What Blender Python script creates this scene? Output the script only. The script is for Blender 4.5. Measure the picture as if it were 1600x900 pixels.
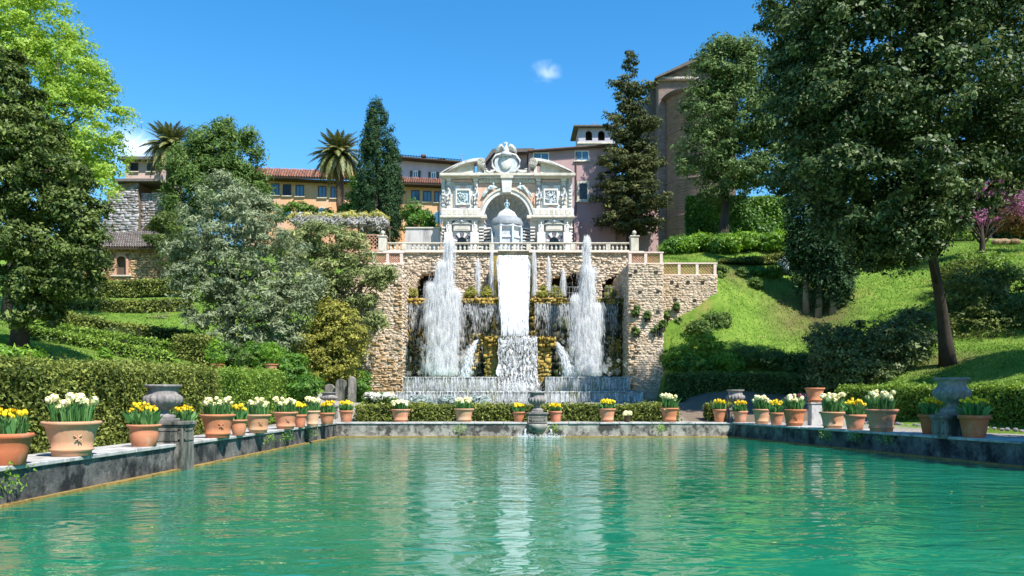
import bpy, bmesh, math, random
import numpy as np
from mathutils import Vector, Matrix

for o in list(bpy.data.objects): bpy.data.objects.remove(o, do_unlink=True)
SC = bpy.context.scene
COL = SC.collection
R = math.radians
rng = np.random.default_rng(11)
random.seed(5)

# ------------------------------------------------------------------ camera
F = 1300.0; HZ = 620.0; CZ = 1.81          # focal in photo pixels, horizon row, eye height over water
cam_d = bpy.data.cameras.new('camera')
cam = bpy.data.objects.new('camera', cam_d); COL.objects.link(cam)
cam.location = (0, 0, CZ); cam.rotation_euler = (R(90), 0, 0)
cam_d.sensor_width = 36.0; cam_d.lens = 36.0 * F / 1600.0
cam_d.shift_y = (HZ - 450.0) / 1600.0
cam_d.clip_start = 0.1; cam_d.clip_end = 6000.0
SC.camera = cam
SC.render.resolution_x = 1024; SC.render.resolution_y = 576

# ------------------------------------------------------------------ light
SUN_EL, SUN_AZ = R(52), R(38)               # azimuth to the right of straight behind the camera
to_sun = Vector((math.sin(SUN_AZ) * math.cos(SUN_EL), -math.cos(SUN_AZ) * math.cos(SUN_EL), math.sin(SUN_EL)))
sun_d = bpy.data.lights.new('sun', 'SUN'); sun_d.energy = 5.0; sun_d.angle = R(0.53); sun_d.color = (1.0, 0.955, 0.88)
sun = bpy.data.objects.new('sun', sun_d); COL.objects.link(sun)
sun.rotation_euler = to_sun.to_track_quat('Z', 'Y').to_euler(); sun.location = (20, -30, 60)

world = bpy.data.worlds.new('World'); SC.world = world; world.use_nodes = True
wn = world.node_tree.nodes; wl = world.node_tree.links
for n in list(wn): wn.remove(n)
w_out = wn.new('ShaderNodeOutputWorld'); w_bg = wn.new('ShaderNodeBackground')
sky = wn.new('ShaderNodeTexSky'); sky.sky_type = 'NISHITA'; sky.sun_disc = False
sky.sun_elevation = SUN_EL; sky.sun_rotation = math.pi - SUN_AZ
sky.air_density = 1.0; sky.dust_density = 0.0; sky.ozone_density = 2.5; sky.altitude = 300
hs = wn.new('ShaderNodeHueSaturation'); hs.inputs['Saturation'].default_value = 1.36; hs.inputs['Hue'].default_value = 0.495
hs.inputs['Value'].default_value = 0.87
wl.new(sky.outputs[0], hs.inputs['Color'])
w_tc = wn.new('ShaderNodeTexCoord')
prev = hs.outputs[0]
def sky_cloud(prev, px, py, rad, strength, seed):
    """a small fair-weather cloud in one direction of the sky"""
    d = Vector(((px - 800) / F, 1.0, (HZ - py) / F)).normalized()
    sub = wn.new('ShaderNodeVectorMath'); sub.operation = 'SUBTRACT'; sub.inputs[1].default_value = d
    wl.new(w_tc.outputs['Generated'], sub.inputs[0])
    ns = wn.new('ShaderNodeTexNoise'); ns.inputs['Scale'].default_value = 34 + seed; ns.inputs['Detail'].default_value = 8; ns.inputs['Distortion'].default_value = 1.2
    wl.new(w_tc.outputs['Generated'], ns.inputs['Vector'])
    sq = wn.new('ShaderNodeVectorMath'); sq.operation = 'MULTIPLY'; sq.inputs[1].default_value = (1.0, 1.0, 1.5)
    wl.new(sub.outputs[0], sq.inputs[0])
    ln = wn.new('ShaderNodeVectorMath'); ln.operation = 'LENGTH'; wl.new(sq.outputs[0], ln.inputs[0])
    mr = wn.new('ShaderNodeMapRange'); mr.inputs['From Min'].default_value = rad; mr.inputs['From Max'].default_value = 0.0
    wl.new(ln.outputs['Value'], mr.inputs['Value'])
    mu = wn.new('ShaderNodeMath'); mu.operation = 'MULTIPLY'; wl.new(mr.outputs[0], mu.inputs[0]); wl.new(ns.outputs[0], mu.inputs[1])
    m2 = wn.new('ShaderNodeMapRange'); m2.inputs['From Min'].default_value = 0.16; m2.inputs['From Max'].default_value = 0.55
    m2.inputs['To Max'].default_value = strength; m2.interpolation_type = 'SMOOTHSTEP'
    wl.new(mu.outputs[0], m2.inputs['Value'])
    mx = wn.new('ShaderNodeMix'); mx.data_type = 'RGBA'
    wl.new(m2.outputs[0], mx.inputs['Factor']); wl.new(prev, mx.inputs['A'])
    mx.inputs['B'].default_value = (6.0, 6.6, 7.4, 1)
    return mx.outputs['Result']
prev = sky_cloud(prev, 853, 112, 0.030, 0.30, 9)
prev = sky_cloud(prev, 205, 235, 0.065, 0.8, 5)
wl.new(prev, w_bg.inputs['Color']); w_bg.inputs['Strength'].default_value = 0.15
wl.new(w_bg.outputs[0], w_out.inputs[0])
SC.view_settings.view_transform = 'Standard'; SC.view_settings.look = 'None'
SC.view_settings.gamma = 1.0; SC.view_settings.use_curve_mapping = False
SC.view_settings.exposure = 0.88
SC.render.engine = 'CYCLES'
SC.cycles.use_denoising = True
SC.cycles.max_bounces = 8; SC.cycles.diffuse_bounces = 4; SC.cycles.glossy_bounces = 3
SC.cycles.transparent_max_bounces = 56; SC.cycles.transmission_bounces = 4
SC.cycles.caustics_reflective = False; SC.cycles.caustics_refractive = False
SC.cycles.sample_clamp_indirect = 6.0

def W(px, py, Y):
    """a point of the place at distance Y that is seen at photo pixel px, py"""
    return Vector(((px - 800.0) / F * Y, Y, CZ - (py - HZ) / F * Y))
def WX(px, Y): return (px - 800.0) / F * Y
def WZ(py, Y): return CZ - (py - HZ) / F * Y

# ------------------------------------------------------------------ materials
MATS = {}
def new_mat(name):
    m = bpy.data.materials.new(name); m.use_nodes = True
    nt = m.node_tree
    for n in list(nt.nodes): nt.nodes.remove(n)
    out = nt.nodes.new('ShaderNodeOutputMaterial')
    MATS[name] = m
    return m, nt, out
def rgba(c): return (c[0], c[1], c[2], 1.0)
def ramp(nt, fac, stops):
    r = nt.nodes.new('ShaderNodeValToRGB')
    while len(r.color_ramp.elements) < len(stops): r.color_ramp.elements.new(0.5)
    for e, (p, c) in zip(r.color_ramp.elements, stops):
        e.position = p; e.color = rgba(c) if len(c) == 3 else c
    nt.links.new(fac, r.inputs[0])
    return r.outputs[0]
def noise(nt, scale, detail=5, rough=0.6, vec=None, dist=0.0):
    n = nt.nodes.new('ShaderNodeTexNoise')
    n.inputs['Scale'].default_value = scale; n.inputs['Detail'].default_value = detail
    n.inputs['Roughness'].default_value = rough; n.inputs['Distortion'].default_value = dist
    if vec is not None: nt.links.new(vec, n.inputs['Vector'])
    return n.outputs[0]
def objco(nt, scale=(1, 1, 1)):
    t = nt.nodes.new('ShaderNodeTexCoord')
    if scale == (1, 1, 1): return t.outputs['Object']
    mp = nt.nodes.new('ShaderNodeMapping'); mp.inputs['Scale'].default_value = scale
    nt.links.new(t.outputs['Object'], mp.inputs[0]); return mp.outputs[0]
def mixc(nt, fac, a, b, mode='MIX'):
    m = nt.nodes.new('ShaderNodeMix'); m.data_type = 'RGBA'; m.blend_type = mode
    if isinstance(fac, (int, float)): m.inputs['Factor'].default_value = fac
    else: nt.links.new(fac, m.inputs['Factor'])
    for k, v in (('A', a), ('B', b)):
        if isinstance(v, tuple): m.inputs[k].default_value = rgba(v)
        else: nt.links.new(v, m.inputs[k])
    return m.outputs['Result']
def attr(nt, name):
    a = nt.nodes.new('ShaderNodeAttribute'); a.attribute_name = name
    return a.outputs['Fac']
def principled(nt, out, col, rough=0.8, spec=0.3, bump=None, bstr=0.3, bdist=0.05):
    p = nt.nodes.new('ShaderNodeBsdfPrincipled')
    if isinstance(col, tuple): p.inputs['Base Color'].default_value = rgba(col)
    else: nt.links.new(col, p.inputs['Base Color'])
    if isinstance(rough, (int, float)): p.inputs['Roughness'].default_value = rough
    else: nt.links.new(rough, p.inputs['Roughness'])
    p.inputs['Specular IOR Level'].default_value = spec
    if bump is not None:
        b = nt.nodes.new('ShaderNodeBump'); b.inputs['Strength'].default_value = bstr; b.inputs['Distance'].default_value = bdist
        nt.links.new(bump, b.inputs['Height']); nt.links.new(b.outputs[0], p.inputs['Normal'])
    nt.links.new(p.outputs[0], out.inputs[0])
    return p
def stone(name, stops, scale=2.0, rough=0.85, bscale=14, bstr=0.4, stretch=(1, 1, 1), stain=None, tint=0.0, bdist=0.04, objvar=0.0):
    """mottled mineral surface; stain = (colour, scale, stretch, lo, hi); tint varies per piece"""
    m, nt, out = new_mat(name)
    v = objco(nt, stretch)
    c = ramp(nt, noise(nt, scale, 8, 0.65, v), stops)
    if stain:
        sc, ss, sst, lo, hi = stain
        s = noise(nt, ss, 6, 0.7, objco(nt, sst))
        mr = nt.nodes.new('ShaderNodeMapRange'); mr.inputs['From Min'].default_value = lo; mr.inputs['From Max'].default_value = hi
        nt.links.new(s, mr.inputs['Value'])
        c = mixc(nt, mr.outputs[0], c, sc)
    if tint:
        t = attr(nt, 'tint')
        mr = nt.nodes.new('ShaderNodeMapRange'); mr.inputs['To Min'].default_value = 1 - tint; mr.inputs['To Max'].default_value = 1 + tint
        nt.links.new(t, mr.inputs['Value'])
        h = nt.nodes.new('ShaderNodeHueSaturation'); nt.links.new(c, h.inputs['Color']); nt.links.new(mr.outputs[0], h.inputs['Value'])
        c = h.outputs[0]
    if objvar:
        oi = nt.nodes.new('ShaderNodeObjectInfo'); mr = nt.nodes.new('ShaderNodeMapRange'); mr.inputs['To Min'].default_value = 1-objvar; mr.inputs['To Max'].default_value = 1+objvar*.6
        nt.links.new(oi.outputs['Random'], mr.inputs['Value']); h = nt.nodes.new('ShaderNodeHueSaturation'); nt.links.new(c, h.inputs['Color']); nt.links.new(mr.outputs[0], h.inputs['Value'])
        m2 = nt.nodes.new('ShaderNodeMapRange'); m2.inputs['To Min'].default_value = 1.05; m2.inputs['To Max'].default_value = .9; nt.links.new(oi.outputs['Random'], m2.inputs['Value']); nt.links.new(m2.outputs[0], h.inputs['Saturation']); c = h.outputs[0]
    principled(nt, out, c, rough, 0.25, noise(nt, bscale, 6, 0.7, v), bstr, bdist)
    return m
def leafmat(name, stops, trans=0.3, rough=0.5, spec=0.35):
    m, nt, out = new_mat(name)
    c = ramp(nt, attr(nt, 'tint'), stops)
    p = nt.nodes.new('ShaderNodeBsdfPrincipled'); nt.links.new(c, p.inputs['Base Color'])
    p.inputs['Roughness'].default_value = rough; p.inputs['Specular IOR Level'].default_value = spec
    t = nt.nodes.new('ShaderNodeBsdfTranslucent')
    h = nt.nodes.new('ShaderNodeHueSaturation'); h.inputs['Hue'].default_value = 0.485; h.inputs['Saturation'].default_value = 1.1; h.inputs['Value'].default_value = 1.3
    nt.links.new(c, h.inputs['Color']); nt.links.new(h.outputs[0], t.inputs[0])
    x = nt.nodes.new('ShaderNodeMixShader'); x.inputs[0].default_value = trans
    nt.links.new(p.outputs[0], x.inputs[1]); nt.links.new(t.outputs[0], x.inputs[2])
    nt.links.new(x.outputs[0], out.inputs[0])
    return m
def plain(name, c, rough=0.7, spec=0.3, var=0.15, scale=6):
    m, nt, out = new_mat(name)
    lo = tuple(x * (1 - var) for x in c); hi = tuple(min(1, x * (1 + var)) for x in c)
    principled(nt, out, ramp(nt, noise(nt, scale, 6, 0.6, objco(nt)), [(0.3, lo), (0.7, hi)]), rough, spec)
    return m

# ------------------------------------------------------------------ object helpers
def tag(o, label=None, cat=None, group=None, kind=None):
    if label: o['label'] = label
    if cat: o['category'] = cat
    if group: o['group'] = group
    if kind: o['kind'] = kind
    return o
def thing(name, label, cat, loc, group=None):
    o = bpy.data.objects.new(name, None); COL.objects.link(o)
    o.location = loc; o.empty_display_size = 0.3
    return tag(o, label, cat, group)
def link(name, me, mat, parent=None, world=True):
    o = bpy.data.objects.new(name, me); COL.objects.link(o)
    if mat is not None and not me.materials: me.materials.append(mat)
    if parent is not None:
        o.parent = parent
        if world:
            off = parent.location if parent.parent is None else Vector((0, 0, 0))   # deeper parents are meshes in world space
            o.matrix_parent_inverse = Matrix.Translation(-off)
    return o
def M(n): return MATS[n]

class MB:
    """collects simple solids and links them as one mesh"""
    def __init__(s): s.v = []; s.f = []
    def add(s, vs, fs):
        b = len(s.v); s.v += [tuple(v) for v in vs]; s.f += [tuple(i + b for i in f) for f in fs]; return s
    def box(s, x0, x1, y0, y1, z0, z1):
        x0, x1 = min(x0, x1), max(x0, x1); y0, y1 = min(y0, y1), max(y0, y1); z0, z1 = min(z0, z1), max(z0, z1)
        return s.add([(x0,y0,z0),(x1,y0,z0),(x1,y1,z0),(x0,y1,z0),(x0,y0,z1),(x1,y0,z1),(x1,y1,z1),(x0,y1,z1)],
                     [(0,3,2,1),(4,5,6,7),(0,1,5,4),(1,2,6,5),(2,3,7,6),(3,0,4,7)])
    def prism(s, poly, y0, y1):
        """poly of (x, z), extruded along y"""
        n = len(poly)
        a = sum(poly[i][0]*poly[(i+1)%n][1]-poly[(i+1)%n][0]*poly[i][1] for i in range(n))
        if a < 0: poly = poly[::-1]
        y0, y1 = min(y0, y1), max(y0, y1)
        vs = [(x, y0, z) for x, z in poly] + [(x, y1, z) for x, z in poly]
        fs = [tuple(range(n)), tuple(range(2*n-1, n-1, -1))]
        fs += [((i+1) % n, i, i+n, (i+1) % n + n) for i in range(n)]
        return s.add(vs, fs)
    def slab(s, poly, z0, z1):
        """poly of (x, y), extruded along z"""
        n = len(poly)
        a = sum(poly[i][0]*poly[(i+1)%n][1]-poly[(i+1)%n][0]*poly[i][1] for i in range(n))
        if a < 0: poly = poly[::-1]
        vs = [(x, y, z0) for x, y in poly] + [(x, y, z1) for x, y in poly]
        fs = [tuple(range(n-1, -1, -1)), tuple(range(n, 2*n))]
        fs += [(i, (i+1) % n, (i+1) % n + n, i+n) for i in range(n)]
        return s.add(vs, fs)
    def lathe(s, prof, c=(0, 0, 0), seg=20, mod=None, a0=0.0, a1=2*math.pi):
        """prof of (r, z); mod(angle, k) scales the radius"""
        full = abs(a1 - a0 - 2*math.pi) < 1e-6
        ns = seg if full else seg + 1
        vs = []
        for k, (r, z) in enumerate(prof):
            for i in range(ns):
                a = a0 + (a1 - a0) * i / seg
                rr = r * (mod(a, k) if mod else 1.0)
                vs.append((c[0] + rr*math.cos(a), c[1] + rr*math.sin(a), c[2] + z))
        fs = []
        for k in range(len(prof)-1):
            for i in range(seg):
                j = (i+1) % ns if full else i+1
                fs.append((k*ns+i, k*ns+j, (k+1)*ns+j, (k+1)*ns+i))
        return s.add(vs, fs)
    def tube(s, pts, rad, seg=8, cap=True):
        pts = [Vector(p) for p in pts]; n = len(pts)
        if isinstance(rad, (int, float)): rad = [rad]*n
        vs = []; up = Vector((0.13, 0.21, 0.97))
        for i, p in enumerate(pts):
            d = (pts[min(i+1, n-1)] - pts[max(i-1, 0)]).normalized()
            u = d.cross(up)
            if u.length < 0.05: u = d.cross(Vector((1, 0, 0)))
            u.normalize(); w = d.cross(u)
            for k in range(seg):
                a = 2*math.pi*k/seg
                vs.append(p + u*math.cos(a)*rad[i] + w*math.sin(a)*rad[i])
        fs = [(i*seg+k, i*seg+(k+1) % seg, (i+1)*seg+(k+1) % seg, (i+1)*seg+k) for i in range(n-1) for k in range(seg)]
        if cap: fs += [tuple(range(seg-1, -1, -1)), tuple(range((n-1)*seg, n*seg))]
        return s.add(vs, fs)
    def ball(s, c, r, seg=10, rings=7, sc=(1, 1, 1)):
        vs = []; fs = []
        for i in range(rings+1):
            t = math.pi*i/rings
            for k in range(seg):
                a = 2*math.pi*k/seg
                vs.append((c[0]+r*sc[0]*math.sin(t)*math.cos(a), c[1]+r*sc[1]*math.sin(t)*math.sin(a), c[2]-r*sc[2]*math.cos(t)))
        for i in range(rings):
            for k in range(seg):
                fs.append((i*seg+k, i*seg+(k+1) % seg, (i+1)*seg+(k+1) % seg, (i+1)*seg+k))
        return s.add(vs, fs)
    def mesh(s, name, smooth=False):
        me = bpy.data.meshes.new(name); me.from_pydata(s.v, [], s.f)
        if smooth: me.polygons.foreach_set('use_smooth', [True]*len(me.polygons))
        me.update(); return me
    def build(s, name, mat, parent=None, smooth=False, bevel=0.0, label=None):
        me = s.mesh(name, smooth)
        bm = bmesh.new(); bm.from_mesh(me); bmesh.ops.recalc_face_normals(bm, faces=bm.faces)
        bm.to_mesh(me); bm.free()
        o = link(name, me, M(mat) if isinstance(mat, str) else mat, parent)
        if bevel:
            b = o.modifiers.new('bevel', 'BEVEL'); b.width = bevel; b.segments = 1; b.limit_method = 'ANGLE'; b.angle_limit = R(40)
        if label: o['label'] = label
        return o

def npmesh(name, V, Q, tint, mat, parent=None, smooth=False):
    """mesh from numpy: V (n,3), Q (m,4) quads, tint (m,) per face"""
    V = np.ascontiguousarray(V, dtype=np.float32); Q = np.ascontiguousarray(Q, dtype=np.int32)
    me = bpy.data.meshes.new(name)
    me.vertices.add(len(V)); me.vertices.foreach_set('co', V.ravel())
    k = Q.shape[1]
    me.loops.add(Q.size); me.loops.foreach_set('vertex_index', Q.ravel())
    me.polygons.add(len(Q)); me.polygons.foreach_set('loop_start', np.arange(0, Q.size, k, dtype=np.int32))
    if smooth: me.polygons.foreach_set('use_smooth', np.ones(len(Q), dtype=bool))
    if tint is not None:
        a = me.attributes.new('tint', 'FLOAT', 'FACE'); a.data.foreach_set('value', np.ascontiguousarray(tint, dtype=np.float32))
    me.update(calc_edges=True)
    return link(name, me, M(mat) if isinstance(mat, str) else mat, parent)
def unit(a): return a / (np.linalg.norm(a, axis=-1, keepdims=True) + 1e-9)
def leaf_quads(C, N, size, aspect=1.9, droop=0.0, tri=True):
    """one pointed leaf per centre C with normal N; size (n,)"""
    n = len(C)
    t = unit(np.cross(N, rng.normal(size=(n, 3))))
    if droop: t = unit(t + np.array([0, 0, -droop])); 
    b = unit(np.cross(N, t))
    L = (size * aspect * 0.5)[:, None]; Wd = (size * 0.5)[:, None]
    k = (N * size[:, None] * 0.18)
    if tri:
        V = np.stack([C - t*L*.8 + b*Wd, C + t*L + k, C - t*L*.8 - b*Wd], axis=1).reshape(-1, 3)
        return V, np.arange(3*n).reshape(n, 3)
    V = np.stack([C - t*L, C + b*Wd - t*L*0.1 + k, C + t*L, C - b*Wd - t*L*0.1 + k], axis=1).reshape(-1, 3)
    Q = np.arange(4*n).reshape(n, 4)
    return V, Q
def foliage(name, blobs, n_clump, clump_r, per, leaf, mat, parent=None, aspect=1.9, up=0.35, out=0.7, rnd=0.7,
            inner=0.45, flat=0.75, droop=0.0, spread=0.3, aspect_clump=1.0, tri=True):
    """leaf clumps spread through the volume of the blobs (x, y, z, rx, ry, rz)"""
    n_clump = max(4, int(n_clump*.62)); clump_r *= 1.28; per = int(per*1.75); leaf *= .92
    B = np.array(blobs, dtype=float)
    area = (B[:, 3]*B[:, 5] + B[:, 4]*B[:, 5] + B[:, 3]*B[:, 4])
    w = area / area.sum()
    idx = rng.choice(len(B), n_clump, p=w)
    d = unit(rng.normal(size=(n_clump, 3)))
    rr = inner + (1-inner) * rng.random(n_clump)**0.45
    cc = B[idx, :3] + d * B[idx, 3:6] * rr[:, None]
    cr = clump_r * (0.55 + 0.9*rng.random(n_clump))
    ct = rng.random(n_clump)
    m = n_clump * per
    rep = np.repeat(np.arange(n_clump), per)
    # leaves sit on the upper and outer skin of each spray, so it has a lit top and a shaded underside
    o = unit(rng.normal(size=(m, 3))) * (rng.random(m)**0.38)[:, None]
    o[:, 2] = np.where(rng.random(m) < .65, np.abs(o[:, 2]), o[:, 2])
    sk = np.repeat(rng.normal(size=(n_clump, 3))*.25, per, axis=0)
    loc = o*np.array([1, 1, flat*aspect_clump]) + sk*(o[:, 2:3]**2)
    C = cc[rep] + loc * cr[rep][:, None]
    N = unit(o*1.0 + d[rep]*out*.55 + np.array([0, 0, up]) + rng.normal(size=(m, 3))*rnd*.75)
    s = leaf * np.exp(rng.normal(size=m)*.32) * .92
    V, Q = leaf_quads(C, N, s, aspect, droop, tri)
    tint = np.clip(0.5 + (ct[rep]-0.5)*0.5 + rng.normal(size=m)*spread*0.42, 0, 1)
    return npmesh(name, V, Q, tint, mat, parent)
def pblob(px, py, Y, rx, ry, rd=None, dY=0.0):
    """crown lobe: centre pixel, radii in pixels at that distance, depth radius in metres"""
    y = Y + dY; c = W(px, py, y); k = y / F
    return (c.x, c.y, c.z, rx*k, (rx*k if rd is None else rd), ry*k)

def tree(name, label, cat, base, blobs, trunk_r, trunk_top, bark, leafm, n_clump, clump_r, per, leaf, group=None, limbs=8, lean=(0, 0), **kw):
    base = Vector(base); t = thing(name, label, cat, base, group)
    top = Vector(trunk_top); m = MB()
    n = 9; pts = []; rad = []
    for i in range(n):
        f = i/(n-1); p = base.lerp(top, f)
        wob = math.sin(f*3.1)*0.12*trunk_r*4
        pts.append(p + Vector((wob*math.sin(base.x*3+f*4), wob*math.cos(base.y*2+f*3), -0.3 if i == 0 else 0)))
        rad.append(trunk_r*((1.45 if i == 0 else 1.12 if i == 1 else 1.0) * (1-0.62*f)))
    m.tube(pts, rad, 10)
    bl = sorted(blobs, key=lambda b: -b[3]*b[5])
    for i in range(limbs):
        b = bl[i % len(bl)]
        f = 0.45 + 0.5*random.random(); s = pts[int(f*(n-1))]
        e = Vector((b[0]+random.uniform(-.6, .6)*b[3], b[1]+random.uniform(-.6, .6)*b[4], b[2]+random.uniform(-.4, .6)*b[5]))
        mid = s.lerp(e, .5) + Vector((random.uniform(-.3, .3), random.uniform(-.3, .3), random.uniform(0, .6)))
        r0 = trunk_r*0.42*(1-0.3*f)
        m.tube([s, s.lerp(mid, .5)+Vector((0, 0, .1)), mid, e], [r0, r0*.8, r0*.6, r0*.2], 6)
    m.build('trunk', bark, t, smooth=True)
    foliage('crown', blobs, n_clump, clump_r, per, leaf, leafm, t, **kw)
    return t
def shrub(name, label, cat, blobs, leafm, n_clump, clump_r, per, leaf, group=None, stems='bark', **kw):
    b0 = blobs[0]; base = Vector((b0[0], b0[1], min(b[2]-b[5] for b in blobs)))
    t = thing(name, label, cat, base, group)
    m = MB()
    for b in blobs:
        for k in range(3):
            m.tube([(b[0]+random.uniform(-.2, .2), b[1]+random.uniform(-.2, .2), b[2]-b[5]-.2),
                    (b[0]+random.uniform(-.5, .5)*b[3], b[1]+random.uniform(-.5, .5)*b[4], b[2]+b[5]*.4)], [.05, .015], 5)
    m.build('stem', stems, t)['kind'] = 'stuff'
    foliage('foliage', blobs, n_clump, clump_r, per, leaf, leafm, t, **kw)
    return t
def hedge(name, label, pts, width, leafm, dens, leaf, core='hedge_core', group=None, rough=0.07, cat='hedge', topbias=1.0, back=True):
    """clipped hedge: pts of (x, y, z_bottom, z_top) along its centre line"""
    P = [np.array(p, float) for p in pts]
    t = thing(name, label, cat, (P[0][0], P[0][1], P[0][2]), group)
    # core
    vs = []; fs = []; n = len(P); dirs = []
    for i in range(n):
        d = P[min(i+1, n-1)][:2] - P[max(i-1, 0)][:2]; d /= np.linalg.norm(d); dirs.append(d)
        nx, ny = -d[1], d[0]; h = width/2 - 0.1; p = P[i]
        e = 0.1 if i == 0 else (-0.1 if i == n-1 else 0)
        for s_, z in ((1, p[2]-.1), (-1, p[2]-.1), (-1, p[3]-.1), (1, p[3]-.1)):
            vs.append((p[0]+nx*h*s_+d[0]*e, p[1]+ny*h*s_+d[1]*e, z))
    for i in range(n-1):
        for k in range(4): fs.append((i*4+k, i*4+(k+1) % 4, i*4+4+(k+1) % 4, i*4+4+k))
    fs += [(0, 1, 2, 3), tuple((n-1)*4+k for k in (3, 2, 1, 0))]
    MB().add(vs, fs).build('hedge_body', core, t)
    Cs = []; Ns = []; Ts = []
    for i in range(n-1):
        a, b = P[i], P[i+1]; d = (b-a)[:2]; L = np.linalg.norm(d); d /= L; nx = np.array([-d[1], d[0]])
        ha = ((a[3]-a[2]) + (b[3]-b[2]))/2
        faces = [('t', L*width*topbias), ('l', L*ha), ('r', L*ha)]
        if i == 0: faces.append(('s', width*ha))
        if i == n-2: faces.append(('e', width*ha))
        for fc, ar in faces:
            m = int(ar*dens)
            if m < 1: continue
            u = rng.random(m); v = rng.random(m)
            if fc == 's': u[:] = 0
            if fc == 'e': u[:] = 1
            zb = a[2]*(1-u) + b[2]*u; zt = a[3]*(1-u) + b[3]*u
            cx = a[0]*(1-u) + b[0]*u; cy = a[1]*(1-u) + b[1]*u
            if fc == 't': off = (v-.5)*width; z = zt; nn = np.array([0, 0, 1.0])
            elif fc == 'l': off = np.full(m, width/2); z = zb+(zt-zb)*v; nn = np.array([nx[0], nx[1], 0])
            elif fc == 'r': off = np.full(m, -width/2); z = zb+(zt-zb)*v; nn = np.array([-nx[0], -nx[1], 0])
            else:
                off = (v-.5)*width; z = zb+(zt-zb)*rng.random(m); sg = -1 if fc == 's' else 1; nn = np.array([d[0]*sg, d[1]*sg, 0])
            C = np.stack([cx+nx[0]*off, cy+nx[1]*off, z], 1)
            # slow swell of the clipped face plus leaf scatter
            sw = (np.sin(C[:, 0]*1.7+C[:, 2]*2.3)+np.sin(C[:, 1]*1.3+C[:, 2]*1.1+2))*rough*0.5
            C += nn*(sw + rng.normal(size=m)*rough*1.2 - rough*0.6)[:, None] + rng.normal(size=(m, 3))*0.03
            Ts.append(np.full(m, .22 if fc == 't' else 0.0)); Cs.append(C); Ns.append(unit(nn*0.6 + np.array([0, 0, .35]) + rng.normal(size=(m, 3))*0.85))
    C = np.concatenate(Cs); N = np.concatenate(Ns); m = len(C)
    V, Q = leaf_quads(C, N, leaf*(.6+.8*rng.random(m)), 1.7)
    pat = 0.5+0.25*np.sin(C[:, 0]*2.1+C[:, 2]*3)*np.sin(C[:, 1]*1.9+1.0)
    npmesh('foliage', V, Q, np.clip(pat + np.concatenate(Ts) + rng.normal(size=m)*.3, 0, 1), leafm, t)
    return t

def rubble(O, U, Vv, w, h, sw, sh, depth=0.06, jitter=0.35, keep=None, gap=0.1):
    """irregular stone courses over a rectangle: origin O, unit axes U (along) and Vv (up); returns V, Q, tint"""
    O = np.array(O, float); U = np.array(U, float); Vv = np.array(Vv, float); N = np.cross(U, Vv)
    Vs = []; Ts = []
    y = 0.0
    while y < h:
        ch = sh*(0.6+0.8*rng.random()); ch = min(ch, h-y) if h-y > sh*.4 else h-y
        x = -rng.random()*sw*.5
        while x < w:
            cw = sw*(0.45+1.1*rng.random())
            x0 = max(x, 0); x1 = min(x+cw, w); x += cw
            if x1-x0 < sw*0.12: continue
            if keep is not None and not keep((x0+x1)/2, y+ch/2): continue
            g = sh*gap
            q = np.array([[x0+g, y+g], [x1-g, y+g], [x1-g, y+ch-g], [x0+g, y+ch-g]]) + rng.normal(size=(4, 2))*sh*jitter*0.22
            d = depth*(0.25+1.2*rng.random())
            b = O + q[:, :1]*U + q[:, 1:]*Vv
            c = q.mean(0); q2 = c + (q-c)*(0.78+0.12*rng.random())
            f = O + q2[:, :1]*U + q2[:, 1:]*Vv + N*(d*(0.8+0.4*rng.random((4, 1))))
            Vs.append(np.concatenate([b - N*0.02, f])); Ts.append(rng.random())
        y += ch
    n = len(Vs); V = np.concatenate(Vs) if n else np.zeros((0, 3))
    base = (np.arange(n)*8)[:, None, None]
    Q = (np.array([[4, 5, 6, 7], [0, 1, 5, 4], [1, 2, 6, 5], [2, 3, 7, 6], [3, 0, 4, 7]])[None] + base).reshape(-1, 4)
    return V, Q, np.repeat(np.array(Ts), 5)
def rubble_obj(name, faces, mat, parent):
    Vs = []; Qs = []; Ts = []; k = 0
    for V, Q, T in faces:
        Vs.append(V); Qs.append(Q+k); Ts.append(T); k += len(V)
    o = npmesh(name, np.concatenate(Vs), np.concatenate(Qs), np.concatenate(Ts), mat, parent)
    o['kind'] = 'stuff'
    return o

# ------------------------------------------------------------------ material library
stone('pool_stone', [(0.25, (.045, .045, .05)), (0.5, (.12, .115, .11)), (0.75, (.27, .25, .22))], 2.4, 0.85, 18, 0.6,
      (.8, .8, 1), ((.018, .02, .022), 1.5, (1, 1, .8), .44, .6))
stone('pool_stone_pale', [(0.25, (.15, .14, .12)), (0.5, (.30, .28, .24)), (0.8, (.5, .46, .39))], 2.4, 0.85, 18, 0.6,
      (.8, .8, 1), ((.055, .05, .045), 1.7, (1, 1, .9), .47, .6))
stone('coping', [(0.2, (.28, .27, .26)), (0.8, (.55, .53, .50))], 3, 0.8, 25, 0.3, (1, 1, 1), ((.16, .16, .15), 2, (1, 1, 1), .5, .68))
stone('algae', [(0.25, (.12, .08, .02)), (0.55, (.30, .20, .06)), (0.8, (.40, .32, .16))], 5, 0.7, 20, 0.5)
stone('pedestal_stone', [(0.25, (.09, .085, .08)), (0.5, (.22, .20, .17)), (0.8, (.42, .38, .32))], 3, 0.85, 22, 0.5,
      (1, 1, .5), ((.035, .04, .035), 1.7, (1, 1, .2), .47, .6))
stone('urn_stone', [(0.25, (.10, .095, .095)), (0.55, (.24, .215, .20)), (0.8, (.42, .38, .35))], 7, 0.85, 30, 0.5)
stone('terracotta', [(0.2, (.42, .15, .07)), (0.6, (.53, .20, .095)), (0.9, (.60, .27, .15))], 4, 0.85, 60, 0.12, (1, 1, 1), ((.54, .32, .20), 2.8, (1, 1, .7), .52, .72), objvar=.2)
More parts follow.
